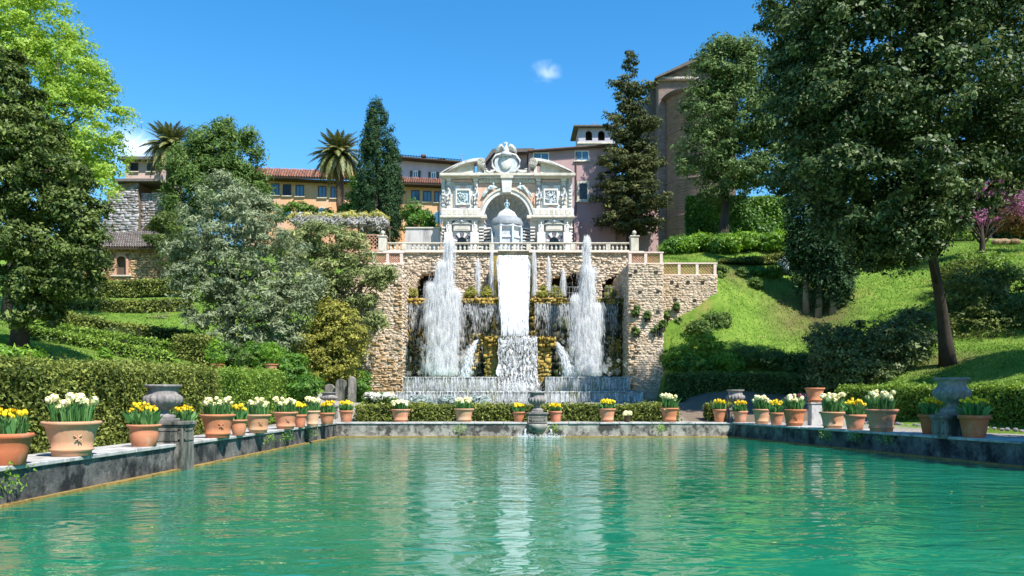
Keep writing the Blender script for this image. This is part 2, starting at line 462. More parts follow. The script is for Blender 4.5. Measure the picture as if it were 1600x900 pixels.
stone('terracotta_pale', [(0.2, (.46, .22, .11)), (0.6, (.56, .29, .16)), (0.9, (.64, .40, .26))], 4, 0.9, 60, 0.15, (1, 1, 1), ((.44, .34, .23), 2.4, (1, 1, .6), .52, .70), objvar=.2)
stone('terracotta_red', [(0.2, (.46, .13, .055)), (0.6, (.57, .165, .07)), (0.9, (.62, .24, .12))], 3, 0.75, 60, 0.08, (1, 1, 1), ((.50, .28, .18), 2.6, (1, 1, .6), .52, .72), objvar=.2)
stone('soil', [(0.3, (.04, .025, .015)), (0.7, (.10, .065, .04))], 20, 0.95, 40, 0.8)
stone('rubble_pink', [(0.25, (.38, .285, .20)), (0.55, (.56, .45, .34)), (0.8, (.70, .60, .48))], 3, 0.9, 20, 0.6, (1, 1, 1), ((.38, .28, .16), .6, (1, 1, .5), .55, .72), tint=.16)
stone('rubble_ochre', [(0.25, (.22, .14, .07)), (0.55, (.44, .30, .17)), (0.8, (.62, .48, .32))], 3, 0.9, 20, 0.6, (1, 1, 1), ((.16, .09, .03), .5, (1, 1, .4), .5, .68), tint=.35)
stone('rubble_grey', [(0.25, (.17, .16, .17)), (0.55, (.32, .30, .31)), (0.8, (.48, .45, .44))], 3, 0.9, 20, 0.6, tint=.35)
stone('mortar', [(0.3, (.40, .32, .24)), (0.7, (.56, .47, .37))], 5, 0.95, 20, 0.6)
stone('mortar_dark', [(0.3, (.10, .075, .05)), (0.7, (.24, .18, .12))], 5, 0.95, 20, 0.6)
stone('wet_rock', [(0.25, (.03, .028, .02)), (0.5, (.095, .085, .055)), (0.8, (.23, .19, .135))], 2.2, 0.45, 9, 0.9, (1, 1, .45), ((.05, .075, .02), .7, (1, 1, .5), .5, .62), tint=.3, bdist=.1)
stone('moss_rock', [(0.25, (.14, .095, .022)), (0.5, (.40, .27, .06)), (0.75, (.56, .42, .17))], 2.0, 0.8, 9, 0.9, (1, 1, .6), ((.09, .10, .025), .8, (1, 1, .6), .5, .62), tint=.25, bdist=.1)
stone('basin_stone', [(0.25, (.05, .055, .05)), (0.5, (.14, .15, .13)), (0.8, (.32, .33, .31))], 3, 0.35, 14, 0.8, (1, 1, .3), ((.12, .13, .03), .9, (1, 1, .6), .5, .64))
stone('travertine', [(0.25, (.40, .36, .29)), (0.55, (.54, .50, .42)), (0.8, (.63, .60, .53))], 3, 0.75, 25, 0.3, (1, 1, .5), ((.33, .30, .25), 1.3, (1, 1, .3), .52, .72))
stone('marble_white', [(0.25, (.47, .455, .42)), (0.7, (.66, .645, .61))], 4, 0.6, 25, 0.25, (1, 1, 1), ((.34, .335, .33), 2.0, (1, 1, .35), .52, .70))
stone('marble_grey', [(0.25, (.30, .33, .36)), (0.7, (.58, .60, .62))], 4, 0.6, 20, 0.4, (1, 1, .6))
stone('marble_dark', [(0.25, (.07, .065, .085)), (0.7, (.20, .18, .21))], 5, 0.6, 20, 0.4)
stone('relief_blue', [(0.3, (.28, .36, .38)), (0.7, (.52, .60, .60))], 6, 0.7, 20, 0.3)
stone('bronze_statue', [(0.3, (.20, .30, .36)), (0.7, (.38, .50, .56))], 6, 0.55, 20, 0.3)
stone('fresco_orange', [(0.25, (.46, .27, .19)), (0.55, (.58, .38, .28)), (0.8, (.60, .46, .40))], 2.5, 0.85, 10, 0.1)
stone('fresco_pink', [(0.25, (.44, .30, .28)), (0.8, (.58, .42, .38))], 2.5, 0.85, 10, 0.1)
stone('plaster_purple', [(0.2, (.30, .19, .18)), (0.5, (.39, .255, .25)), (0.8, (.47, .34, .33))], 0.5, 0.92, 8, 0.15, (1, 1, .5), ((.36, .25, .26), .8, (1, 1, .25), .5, .72))
stone('plaster_orange', [(0.2, (.50, .255, .125)), (0.5, (.67, .365, .19)), (0.8, (.70, .48, .35))], 0.4, 0.92, 8, 0.15, (1, 1, .6), ((.45, .35, .31), .35, (1, 1, .8), .52, .66))
stone('plaster_mauve', [(0.2, (.30, .28, .34)), (0.8, (.46, .44, .50))], 0.6, 0.92, 8, 0.1, (1, 1, .5))
stone('plaster_grey', [(0.2, (.36, .34, .33)), (0.8, (.56, .53, .50))], 0.6, 0.92, 8, 0.2, (1, 1, .35), ((.22, .21, .21), 1.0, (1, 1, .2), .52, .66))
stone('brick_church', [(0.2, (.12, .088, .075)), (0.5, (.20, .15, .13)), (0.8, (.30, .235, .205))], 1.4, 0.92, 30, 0.4, (1, 1, 3), ((.19, .145, .13), .25, (1, 1, .4), .48, .66))
stone('roof_tile', [(0.2, (.16, .065, .045)), (0.5, (.27, .12, .08)), (0.8, (.38, .21, .15))], 3, 0.9, 20, 0.3, tint=.35)
stone('roof_grey', [(0.2, (.10, .09, .085)), (0.8, (.24, .21, .19))], 3, 0.9, 20, 0.3, tint=.3)
stone('brick_lattice', [(0.2, (.40, .19, .12)), (0.8, (.58, .34, .25))], 5, 0.9, 20, 0.3)
stone('parapet_stone', [(0.2, (.52, .40, .34)), (0.8, (.70, .59, .52))], 3, 0.9, 20, 0.3)
stone('bark', [(0.25, (.022, .017, .012)), (0.75, (.07, .053, .04))], 3, 0.95, 9, 0.9, (1, 1, .25))
stone('bark_pale', [(0.25, (.14, .11, .10)), (0.75, (.34, .28, .26))], 3, 0.95, 9, 0.8, (1, 1, .25))
stone('bark_palm', [(0.25, (.07, .045, .03)), (0.75, (.20, .13, .09))], 6, 0.95, 10, 0.9, (1, 1, .6))
stone('hedge_core', [(0.3, (.012, .02, .007)), (0.7, (.03, .04, .014))], 4, 0.95, 12, 0.9)
stone('gravel', [(0.25, (.36, .32, .28)), (0.75, (.60, .55, .50))], 8, 0.95, 60, 0.5)
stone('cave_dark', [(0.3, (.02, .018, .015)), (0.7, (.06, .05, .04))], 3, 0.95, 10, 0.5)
plain('wood_dark', (.05, .032, .02), .7)
plain('iron', (.25, .25, .26), .5)
plain('window_white', (.72, .72, .70), .5)
plain('shutter', (.05, .06, .065), .6)
plain('frame_brown', (.10, .07, .05), .6)
plain('lead_pipe', (.16, .2, .25), .5)
m_, nt_, out_ = new_mat('glass')
p_ = principled(nt_, out_, (.05, .13, .20), .06, .8)
m_, nt_, out_ = new_mat('glass_dark')
p_ = principled(nt_, out_, (.006, .006, .007), .25, .4)

leafmat('leaf_oak', [(0, (.013, .030, .008)), (.5, (.048, .088, .024)), (1, (.17, .215, .085))], .2, .48, .22)  # pale end of the tints puts leaf glints into the colour
leafmat('leaf_dark', [(0, (.022, .040, .009)), (.5, (.078, .118, .026)), (1, (.20, .25, .065))], .22, .5, .22)
leafmat('leaf_lime', [(0, (.15, .27, .03)), (.5, (.29, .43, .065)), (1, (.48, .60, .15))], .45, .55, .2)
leafmat('leaf_mid', [(0, (.045, .085, .018)), (.5, (.095, .165, .036)), (1, (.18, .26, .07))], .3, .6, .2)
leafmat('leaf_olive', [(0, (.10, .135, .068)), (.5, (.235, .275, .155)), (1, (.30, .345, .20))], .22, .6, .15)
leafmat('leaf_olive_green', [(0, (.08, .11, .036)), (.5, (.19, .23, .08)), (1, (.38, .41, .17))], .25, .6, .15)
leafmat('leaf_yellowgreen', [(0, (.09, .105, .018)), (.5, (.23, .235, .042)), (1, (.46, .42, .09))], .3, .55, .2)
leafmat('leaf_cypress', [(0, (.014, .038, .016)), (.5, (.034, .078, .030)), (1, (.075, .135, .050))], .15, .65, .15)
leafmat('leaf_cedar', [(0, (.03, .042, .016)), (.5, (.075, .09, .03)), (1, (.16, .165, .055))], .15, .6, .15)
leafmat('leaf_fresh', [(0, (.07, .16, .014)), (.5, (.15, .30, .030)), (1, (.30, .45, .06))], .4, .5)
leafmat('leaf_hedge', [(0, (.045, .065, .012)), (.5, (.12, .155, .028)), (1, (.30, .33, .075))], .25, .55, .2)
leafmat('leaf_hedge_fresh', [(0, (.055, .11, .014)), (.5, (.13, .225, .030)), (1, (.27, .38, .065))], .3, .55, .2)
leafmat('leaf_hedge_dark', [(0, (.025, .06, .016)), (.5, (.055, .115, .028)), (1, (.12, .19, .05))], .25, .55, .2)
leafmat('leaf_redbud', [(0, (.20, .06, .12)), (.5, (.36, .12, .23)), (1, (.52, .24, .36))], .3, .6)
leafmat('leaf_bronze', [(0, (.10, .06, .02)), (.5, (.20, .12, .04)), (1, (.30, .20, .07))], .3, .6)
leafmat('leaf_palm', [(0, (.07, .085, .022)), (.5, (.16, .18, .055)), (1, (.30, .29, .11))], .2, .5)
leafmat('leaf_palm_dry', [(0, (.20, .145, .07)), (.5, (.40, .30, .16)), (1, (.54, .43, .26))], .15, .7)
leafmat('leaf_wisteria', [(0, (.22, .24, .16)), (.5, (.42, .40, .40)), (1, (.60, .58, .52))], .3, .6)
leafmat('leaf_wisteria_young', [(0, (.30, .28, .05)), (.5, (.42, .40, .10)), (1, (.52, .50, .2))], .3, .6)
leafmat('leaf_tulip', [(0, (.035, .12, .03)), (.5, (.08, .22, .06)), (1, (.18, .34, .11))], .3, .45)
leafmat('leaf_silver', [(0, (.22, .28, .26)), (.5, (.36, .43, .40)), (1, (.52, .58, .54))], .2, .7)
leafmat('petal_white', [(0, (.70, .70, .60)), (1, (.86, .86, .80))], .3, .6)
plain('petal_yellow', (.88, .60, .02), .5, .3, .12, 9)
plain('petal_cream', (.88, .80, .42), .5, .3, .1, 9)
plain('petal_purple', (.22, .07, .12), .5)

# water of the pool: milky turquoise, rippled
m_, nt_, out_ = new_mat('pool_water')
co = objco(nt_, (0.75, 1.25, 1))
n1 = noise(nt_, 1.5, 2, .5, co, .7); n2 = noise(nt_, 7, 2, .5, co, .2); n3 = noise(nt_, .45, 2, .5, co)
a1 = nt_.nodes.new('ShaderNodeMath'); a1.operation = 'MULTIPLY_ADD'; nt_.links.new(n2, a1.inputs[0]); a1.inputs[1].default_value = .05; nt_.links.new(n1, a1.inputs[2])
a2 = nt_.nodes.new('ShaderNodeMath'); a2.operation = 'MULTIPLY_ADD'; nt_.links.new(n3, a2.inputs[0]); a2.inputs[1].default_value = .9; nt_.links.new(a1.outputs[0], a2.inputs[2])
wc = ramp(nt_, noise(nt_, .12, 4, .6, objco(nt_)), [(.28, (.003, .115, .055)), (.72, (.010, .205, .120))])
pw = principled(nt_, out_, wc, .015, .8, a2.outputs[0], .26, .15)
pw.inputs['IOR'].default_value = 1.33

# white water: bright, partly see-through
def water_mat(name, alpha, col=(.93, .95, .97)):
    m, nt, out = new_mat(name)
    d = nt.nodes.new('ShaderNodeBsdfDiffuse'); d.inputs[0].default_value = rgba(col)
    t = nt.nodes.new('ShaderNodeBsdfTranslucent'); t.inputs[0].default_value = rgba(col)
    x = nt.nodes.new('ShaderNodeMixShader'); x.inputs[0].default_value = .45
    nt.links.new(d.outputs[0], x.inputs[1]); nt.links.new(t.outputs[0], x.inputs[2])
    tr = nt.nodes.new('ShaderNodeBsdfTransparent'); y = nt.nodes.new('ShaderNodeMixShader'); y.inputs[0].default_value = alpha
    nt.links.new(tr.outputs[0], y.inputs[1]); nt.links.new(x.outputs[0], y.inputs[2]); nt.links.new(y.outputs[0], out.inputs[0])
    return m
water_mat('spray', .30); water_mat('spray_dense', .5); water_mat('mist', .11, (.985, .99, 1.0))
# falling sheet: streaked, with gaps where the stone behind shows
def sheet_mat(name, lo, hi, sx, sz, amax=1.0, amin=0.0):
    m, nt, out = new_mat(name)
    n = noise(nt, 1.0, 6, .75, objco(nt, (sx, sx, sz)))
    mr = nt.nodes.new('ShaderNodeMapRange'); mr.inputs['From Min'].default_value = lo; mr.inputs['From Max'].default_value = hi
    mr.inputs['To Min'].default_value = amin; mr.inputs['To Max'].default_value = amax
    nt.links.new(n, mr.inputs['Value'])
    p = nt.nodes.new('ShaderNodeBsdfPrincipled'); p.inputs['Base Color'].default_value = (.9, .92, .94, 1); p.inputs['Roughness'].default_value = .35
    b = nt.nodes.new('ShaderNodeBump'); b.inputs['Strength'].default_value = .5; b.inputs['Distance'].default_value = .06
    nt.links.new(n, b.inputs['Height']); nt.links.new(b.outputs[0], p.inputs['Normal'])
    tr = nt.nodes.new('ShaderNodeBsdfTransparent'); y = nt.nodes.new('ShaderNodeMixShader')
    nt.links.new(mr.outputs[0], y.inputs[0]); nt.links.new(tr.outputs[0], y.inputs[1]); nt.links.new(p.outputs[0], y.inputs[2]); nt.links.new(y.outputs[0], out.inputs[0])
    return m
sheet_mat('sheet_full', .40, .70, 7, .3, .97, .22)
sheet_mat('sheet_veil', .45, .70, 9, 1.0, .72)
sheet_mat('sheet_cascade', .51, .62, 7, 2.6, .85)

# ------------------------------------------------------------------ ground
POOL = [(-8.62, 3.0), (16.8, 3.0), (9.9, 37.4), (-7.9, 37.4)]      # counter-clockwise
def pool_sd(x, y):
    d = np.full(np.shape(x), -1e9)
    for i in range(4):
        a = np.array(POOL[i]); b = np.array(POOL[(i+1) % 4]); e = b-a; e /= np.linalg.norm(e)
        n = np.array([e[1], -e[0]])
        d = np.maximum(d, (x-a[0])*n[0] + (y-a[1])*n[1])
    return d
CT = []     # terrain control points (x, y, z)
def ctp(px, py, Y, dz=0.0): p = W(px, py, Y); CT.append((p.x, p.y, p.z+dz))
for x, y, z in [(-9.5, 2, .62), (-9.3, 12, .62), (-9.3, 22, .62), (-9, 30, .62), (-9, 38.5, .62), (0, 38.5, .62), (6, 39, .62), (11, 39, .62), (12.5, 33, .62),
                (15.5, 25, .62), (17.5, 15, .62), (19, 3, .62), (0, 0, .62), (0, -20, .6), (-20, -20, .6), (25, -20, .8), (-14, 12, .7), (-14, 24, .9),
                (-4, 44, 1.40), (3, 44, 1.40), (8, 45, 1.40), (-8, 45, 1.4), (0, 50, 1.4), (8, 50, 1.4), (-7, 50, 1.4), (14, 45, 1.2), (10, 52, 1.6), (11, 51.5, 1.8), (10.4, 54.4, 2.4), (12, 41, .75), (15.5, 40, .8), (18.5, 30, .72), (17.5, 36, .75), (21, 22, .9), (24, 12, 1.2),
                (-9.5, 47, 1.6), (-10.6, 56.5, 1.9), (-12, 56.5, 2.5), (-11, 53, 1.8), (-11.5, 58.8, 10.0), (-11.5, 43, 1.4), (-12.5, 38, 1.2), (-11.5, 30, .8)]:
    CT.append((x, y, z))
# right-hand slope
ctp(1035, 625, 51); ctp(1100, 600, 50.5); ctp(1230, 600, 50.5); ctp(1100, 565, 53.5); ctp(1200, 560, 53.5); ctp(1060, 545, 55.2); ctp(1150, 505, 56.5)
ctp(1130, 448, 58.5); ctp(1200, 445, 60.5); ctp(1150, 425, 61.5); ctp(1225, 425, 62.5); ctp(1270, 497, 58); ctp(1215, 520, 56.5); ctp(1330, 480, 57); ctp(1390, 430, 61); ctp(1450, 560, 46); ctp(1480, 572, 44.5)
ctp(1400, 604, 42.5); ctp(1600, 548, 40); ctp(1500, 595, 39.5); ctp(1600, 600, 34); ctp(1500, 385, 67); ctp(1420, 395, 66); ctp(1600, 385, 66); ctp(1600, 400, 60); ctp(1480, 430, 60); ctp(1600, 440, 55); ctp(1700, 500, 48); ctp(1800, 560, 40)
ctp(1150, 378, 70); ctp(1050, 385, 70); ctp(1230, 372, 71); ctp(1150, 360, 74); ctp(1350, 375, 72); ctp(1060, 372, 90); ctp(1250, 350, 92); ctp(1500, 372, 76); ctp(1600, 374, 80)
CT += [(12.2, 58.6, 10.15), (12, 61, 11.5), (11, 65, 12.7), (14, 66, 13.2), (12.5, 56.2, 6.4), (10.6, 55.0, 3.6), (14.6, 57, 9.5)]
# terrace behind the balustrade
for x in (-9, -4, 0, 5, 9):
    for y in (64, 69, 75, 82): CT.append((x, y, 12.6))
for x in (-30, -15, 0, 15): CT.append((x, 100, 18.0)); CT.append((x, 130, 20.0))
# left-hand hillside
ctp(30, 541, 34); ctp(100, 548, 37); ctp(-100, 540, 33); ctp(150, 566, 37); ctp(60, 530, 40); ctp(200, 550, 44); ctp(260, 556, 44); ctp(80, 505, 50); ctp(220, 520, 52); ctp(300, 505, 54); ctp(130, 462, 66); ctp(200, 456, 67); ctp(290, 455, 67)
ctp(20, 460, 66); ctp(-100, 470, 60); ctp(330, 575, 44); ctp(420, 580, 44); ctp(480, 600, 46); ctp(560, 615, 50.5); ctp(400, 520, 56); ctp(480, 500, 58); ctp(540, 480, 60.5); ctp(560, 400, 66); ctp(480, 395, 68); ctp(380, 410, 70); ctp(250, 420, 74)
ctp(150, 400, 78); ctp(550, 392, 75); ctp(450, 385, 84); ctp(640, 385, 78); ctp(200, 330, 95); ctp(0, 400, 90)
CT += [(-13, 20, 1.0), (-20, 20, 1.6), (-30, 20, 2.2), (-20, 5, 1.2), (-14, 33, 1.4), (-16, 40, 2.6)]
CTa = np.array(CT)
def _kern(A, B): return np.sqrt(((A[:, None, :]-B[None, :, :])**2).sum(-1) + 1.0)
_n = len(CTa); _K = np.zeros((_n+3, _n+3)); _K[:_n, :_n] = _kern(CTa[:, :2], CTa[:, :2]) - np.eye(_n)*0.25
_K[:_n, _n] = 1; _K[:_n, _n+1:] = CTa[:, :2]/50.0; _K[_n:, :_n] = _K[:_n, _n:].T
_w = np.linalg.solve(_K, np.concatenate([CTa[:, 2], np.zeros(3)]))
def ground(x, y, raw=False):
    x = np.atleast_1d(np.asarray(x, float)); y = np.atleast_1d(np.asarray(y, float))
    P = np.stack([np.clip(x, -62, 55), np.clip(y, -20, 125)], 1)
    z = np.zeros(len(P))
    for i in range(0, len(P), 20000):
        z[i:i+20000] = _kern(P[i:i+20000], CTa[:, :2]) @ _w[:_n] + _w[_n] + P[i:i+20000]/50.0 @ _w[_n+1:]
    z = np.maximum(z, 0.58)
    # pool terrace is level
    sd = pool_sd(x, y)
    k = np.clip((sd-1.6)/1.5, 0, 1); lev = 0.6
    z = np.where(y < 39.6, lev*(1-k) + z*k, z)
    # fountain court cut into the hill, terrace above its wall
    z = np.where((np.abs(x-.1) < 8.6) & (y > 46) & (y < 66.6), 1.4, z)
    z = np.where((np.abs(x-.1) < 10.3) & (y > 45) & (y < 54.4), np.minimum(z, 1.4), z)
    z = np.where((np.abs(x-.1) < 9.6) & (y >= 54.4) & (y < 58), np.minimum(z, 1.4), z)
    z = np.where((x > -9.6) & (x < 9.9) & (y >= 66.6) & (y < 86), 12.62, z)
    z = np.where(sd < 0.3, -1.2, np.where(sd < 0.95, -1.2 + (z+1.2)*np.clip((sd-.3)/.65, 0, 1), z))
    return z
def gz(x, y): return float(ground(x, y)[0])

def axis(lo, hi, step, far):
    a = list(np.arange(lo, hi+1e-6, step)); d = step; x = lo
    while x > -far: d *= 1.5; x -= d; a.insert(0, x)
    d = step; x = hi
    while x < far: d *= 1.5; x += d; a.append(x)
    return np.array(a)
gx = axis(-45, 48, 0.5, 3000); gy = axis(-4, 100, 0.5, 3000)
GX, GY = np.meshgrid(gx, gy)
GZ = ground(GX.ravel(), GY.ravel())
bumpy = (np.sin(GX*1.3+GY*.7)+np.sin(GY*1.7-GX*.9)+np.sin(GX*.41+GY*.37))*.035
GZ = GZ + np.where((pool_sd(GX, GY) > 3.0), bumpy, 0).ravel()
nx_, ny_ = len(gx), len(gy)
ii = np.arange((ny_-1)*nx_).reshape(ny_-1, nx_)[:, :-1].ravel()
Qg = np.stack([ii, ii+1, ii+1+nx_, ii+nx_], 1)
m_, nt_, out_ = new_mat('ground')
gco = objco(nt_)
grass = ramp(nt_, noise(nt_, 1.1, 7, .7, gco), [(.25, (.055, .115, .013)), (.5, (.12, .21, .028)), (.72, (.22, .30, .055))])
dry = ramp(nt_, noise(nt_, 6, 5, .7, gco), [(.3, (.20, .17, .05)), (.7, (.36, .31, .10))])
mrd = nt_.nodes.new('ShaderNodeMapRange'); mrd.inputs['From Min'].default_value = .56; mrd.inputs['From Max'].default_value = .74
nt_.links.new(noise(nt_, .35, 5, .7, gco), mrd.inputs['Value'])
grass = mixc(nt_, mrd.outputs[0], grass, dry)
grav = ramp(nt_, noise(nt_, 9, 6, .7, gco), [(.25, (.20, .175, .15)), (.75, (.42, .38, .33))])
soilc = ramp(nt_, noise(nt_, 5, 6, .7, gco), [(.25, (.07, .045, .025)), (.75, (.18, .12, .07))])
gcol = mixc(nt_, attr(nt_, 'lawn'), grav, grass)
gcol = mixc(nt_, attr(nt_, 'bare'), gcol, soilc)
principled(nt_, out_, gcol, .95, .15, noise(nt_, 22, 5, .8, gco), .8, .06)
Vg = np.stack([GX.ravel(), GY.ravel(), GZ], 1)
g_o = npmesh('ground', Vg, Qg, None, 'ground', smooth=True)
tag(g_o, kind='structure')
lawn = np.clip((pool_sd(GX, GY).ravel()-np.where(GX.ravel() > 8, 4.6, 2.2))/.5, 0, 1)
court = ((np.abs(GX-0.3) < 8.2) & (GY > 37) & (GY < 56)).ravel() | ((np.abs(GX-0.3) < 11) & (GY > 37) & (GY < 46)).ravel() | ((np.abs(GX) < 10) & (GY > 56) & (GY < 90)).ravel()
lawn = np.where(court, 0, lawn)
lawn = np.where(((GX > 8) & (GX < 17) & (GY > 37) & (GY < 50)).ravel(), 0, lawn)
a_ = g_o.data.attributes.new('lawn', 'FLOAT', 'POINT'); a_.data.foreach_set('value', lawn.astype(np.float32))
bare = np.zeros(len(Vg))
for (bx, by, br) in [(W(1265, 500, 58).x, 58, 3.2), (W(1480, 572, 44.5).x, 44.5, 2.2), (W(30, 541, 34).x, 34, 2.0), (W(1140, 428, 61.5).x, 61.5, 2.0)]:
    bare = np.maximum(bare, np.clip(1.3-np.hypot(Vg[:, 0]-bx, Vg[:, 1]-by)/br, 0, 1)*(.5+.5*rng.random(len(Vg))))
bare = np.where((Vg[:, 0] > 8.3) & (Vg[:, 0] < 16.5) & (Vg[:, 1] > 39) & (Vg[:, 1] < 50), .75, bare)  # soil colour here paints the shade on the gravel right of the fountain
a_ = g_o.data.attributes.new('bare', 'FLOAT', 'POINT'); a_.data.foreach_set('value', bare.astype(np.float32))

# water sheet
wx = np.linspace(-8.9, 17.2, 60); wy = np.linspace(2.8, 37.6, 80)
WXg, WYg = np.meshgrid(wx, wy)
ii = np.arange(79*60).reshape(79, 60)[:, :-1].ravel()
wo = npmesh('pool_water', np.stack([WXg.ravel(), WYg.ravel(), np.zeros(WXg.size)], 1), np.stack([ii, ii+1, ii+61, ii+60], 1), None, 'pool_water', smooth=True)
tag(wo, kind='structure')

# pool walls: body, stepped algae ledge at the water line, coping stones
def pool_wall(i, label, matb, n_cop, inset_ledge=.16):
    a = np.array(POOL[i]); b = np.array(POOL[(i+1) % 4]); e = b-a; L = np.linalg.norm(e); e /= L; n = np.array([e[1], -e[0]])
    t = thing('pool_wall', label, 'pool wall', (a[0], a[1], -1.2))
    def pt(s, d): q = a + e*s + n*d; return (q[0], q[1])
    MB().slab([pt(0, 0), pt(L, 0), pt(L+1.35, 1.35), pt(-1.35, 1.35)], -1.25, .612).build('wall_body', matb, t)
    # ledge with a broken edge
    nseg = int(L/.5); poly = [pt(0, .02)] + [pt(L*k/nseg, -inset_ledge*(.55+.7*random.random())) for k in range(nseg+1)] + [pt(L, .02)]
    MB().slab(poly, -.3, .045).build('algae_ledge', 'algae', t)
    s = -0.02
    ws = [0.6+random.random()*.8 for _ in range(n_cop)]; tot = sum(ws)
    for k in range(n_cop):
        w = ws[k]/tot*(L+.04); j = .025*random.random(); dz = random.uniform(-.008, .008)
        f0 = 1.32*s/L if False else 0
        MB().slab([pt(s+.012, -.035-j), pt(s+w-.012, -.035-random.random()*.025), pt(s+w-.012, .62), pt(s+.012, .62)], .585, .665+dz).build('coping_stone', 'coping', t, bevel=.012)
        s += w
    # paving strip behind the coping
    s = -0.02; k2 = max(3, n_cop//2)
    for k in range(k2):
        w = (L+.04)/k2
        MB().slab([pt(s+.01, .635), pt(s+w-.01, .635), pt(s+w-.01, 1.34), pt(s+.01, 1.34)], .58, .655+random.uniform(-.005, .004)).build('paving_slab', 'coping', t, bevel=.01)
        s += w
    return t
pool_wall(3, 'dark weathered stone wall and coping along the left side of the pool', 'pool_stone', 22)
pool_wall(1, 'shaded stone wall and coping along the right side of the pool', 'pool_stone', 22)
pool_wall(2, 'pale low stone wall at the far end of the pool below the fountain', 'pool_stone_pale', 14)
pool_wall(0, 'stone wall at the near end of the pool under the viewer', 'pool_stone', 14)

# weeds in the wall joints
def weed(label, x, y, z, s, nrm):
    t = thing('wall_weed', label, 'weed', (x, y, z), 'weeds rooted in the pool walls')
    n = 130; C = np.array([x, y, z]) + rng.normal(size=(n, 3))*np.array([s, s, s*.7])*.5 + np.array(nrm)*.05
    N = unit(np.array(nrm)*.6 + np.array([0, 0, .5]) + rng.normal(size=(n, 3))*.6)
    V, Q = leaf_quads(C, N, .022+.03*rng.random(n), 2.2)
    npmesh('foliage', V, Q, rng.random(n), 'leaf_fresh', t)
for k, (px, Y, side) in enumerate([(8, 13.7, 0), (405, 27.4, 0), (430, 29.3, 0), (465, 32.5, 0), (720, 37.3, 2), (865, 37.3, 2), (1032, 37.3, 2), (1290, 29.8, 1), (1330, 28, 1), (1400, 26.5, 1)]):
    lab = ['leafy weed sprouting from the left pool wall at the photo edge', 'leafy weed on the left pool wall below the cream flower pots', 'second leafy weed along the left pool wall towards the fountain',
           'farthest leafy weed on the left pool wall', 'weed on the far pool wall below a cream daffodil pot', 'bright weed on the far pool wall right of the central spout',
           'weed on the far pool wall near its right end', 'weed on the shaded right wall below the cream pots', 'weed on the shaded right wall below a yellow tulip pot', 'weed on the shaded right wall nearest the stone urn'][k]
    if side == 0: x = -8.62 + .72*(Y-3)/34.4; weed(lab, x+.06, Y, .42, .32, (1, 0, 0))
    elif side == 2: weed(lab, WX(px, 37.3), 37.3, .4, .3, (0, -1, 0))
    else: x = 16.8 - 6.9*(Y-3)/34.4; weed(lab, x-.06, Y, .45, .35, (-1, 0, 0))
leafmat('leaf_mid2', [(0, (.045, .08, .022)), (.5, (.095, .155, .042)), (1, (.19, .26, .085))], .22, .55, .2)
leafmat('leaf_fresh2', [(0, (.035, .10, .012)), (.5, (.08, .19, .022)), (1, (.18, .32, .045))], .35, .5)
leafmat('leaf_oak2', [(0, (.035, .058, .018)), (.5, (.08, .12, .036)), (1, (.22, .26, .10))], .18, .5, .25)
leafmat('leaf_hedge2', [(0, (.045, .068, .014)), (.5, (.11, .14, .03)), (1, (.23, .26, .07))], .25, .55, .2)
leafmat('leaf_grass', [(0, (.06, .135, .016)), (.5, (.14, .245, .034)), (1, (.29, .36, .085))], .35, .6, .15)
stone('lead_grey', [(0.25, (.15, .165, .18)), (0.7, (.30, .32, .34))], 3, .6, 20, .3, (1, 1, .5))
# church masonry: courses of uneven brick and stone over the mottled ground colour
_m = M('brick_church'); _nt = _m.node_tree
_p = [n for n in _nt.nodes if n.type == 'BSDF_PRINCIPLED'][0]; _src = _p.inputs['Base Color'].links[0].from_socket
_tc = _nt.nodes.new('ShaderNodeTexCoord'); _sx = _nt.nodes.new('ShaderNodeSeparateXYZ'); _nt.links.new(_tc.outputs['Object'], _sx.inputs[0])
_ad = _nt.nodes.new('ShaderNodeMath'); _ad.operation = 'ADD'; _nt.links.new(_sx.outputs[0], _ad.inputs[0]); _nt.links.new(_sx.outputs[1], _ad.inputs[1])
_cb = _nt.nodes.new('ShaderNodeCombineXYZ'); _nt.links.new(_ad.outputs[0], _cb.inputs[0]); _nt.links.new(_sx.outputs[2], _cb.inputs[1])
_bk = _nt.nodes.new('ShaderNodeTexBrick'); _bk.inputs['Scale'].default_value = 1.6; _bk.inputs['Mortar Size'].default_value = .03; _bk.inputs['Bias'].default_value = -.2
_bk.inputs['Color1'].default_value = (1, .97, .94, 1); _bk.inputs['Color2'].default_value = (.62, .58, .56, 1); _bk.inputs['Mortar'].default_value = (1.25, 1.2, 1.15, 1)
_nt.links.new(_cb.outputs[0], _bk.inputs['Vector'])
_nt.links.new(mixc(_nt, .8, _src, _bk.outputs['Color'], 'MULTIPLY'), _p.inputs['Base Color'])

# ------------------------------------------------------------------ flower pots
TERR = .662
def pot_profile(kind, w, h):
    r = w/2
    if kind == 'wide':     # flared rim, smooth belly, raised foot ring
        return [(r*.62, 0), (r*.66, .02*h), (r*.66, .13*h), (r*.74, .17*h), (r*.735, .21*h), (r*.69, .24*h), (r*.74, .45*h), (r*.84, .74*h), (r*.87, .84*h), (r*.93, .885*h),
                (r, .91*h), (r, .99*h), (r*.97, h), (r*.88, h), (r*.85, .93*h), (0.001, .91*h)]
    if kind == 'belly':
        return [(r*.62, 0), (r*.66, .03*h), (r*.80, .35*h), (r*.83, .60*h), (r*.80, .80*h), (r*.84, .86*h), (r*.98, .90*h), (r, .97*h), (r*.97, h), (r*.85, h), (r*.8, .92*h), (.001, .9*h)]
    return [(r*.64, 0), (r*.67, .02*h), (r*.78, .45*h), (r*.88, .80*h), (r*.91, .83*h), (r, .85*h), (r, .98*h), (r*.98, h), (r*.88, h), (r*.86, .92*h), (.001, .9*h)]
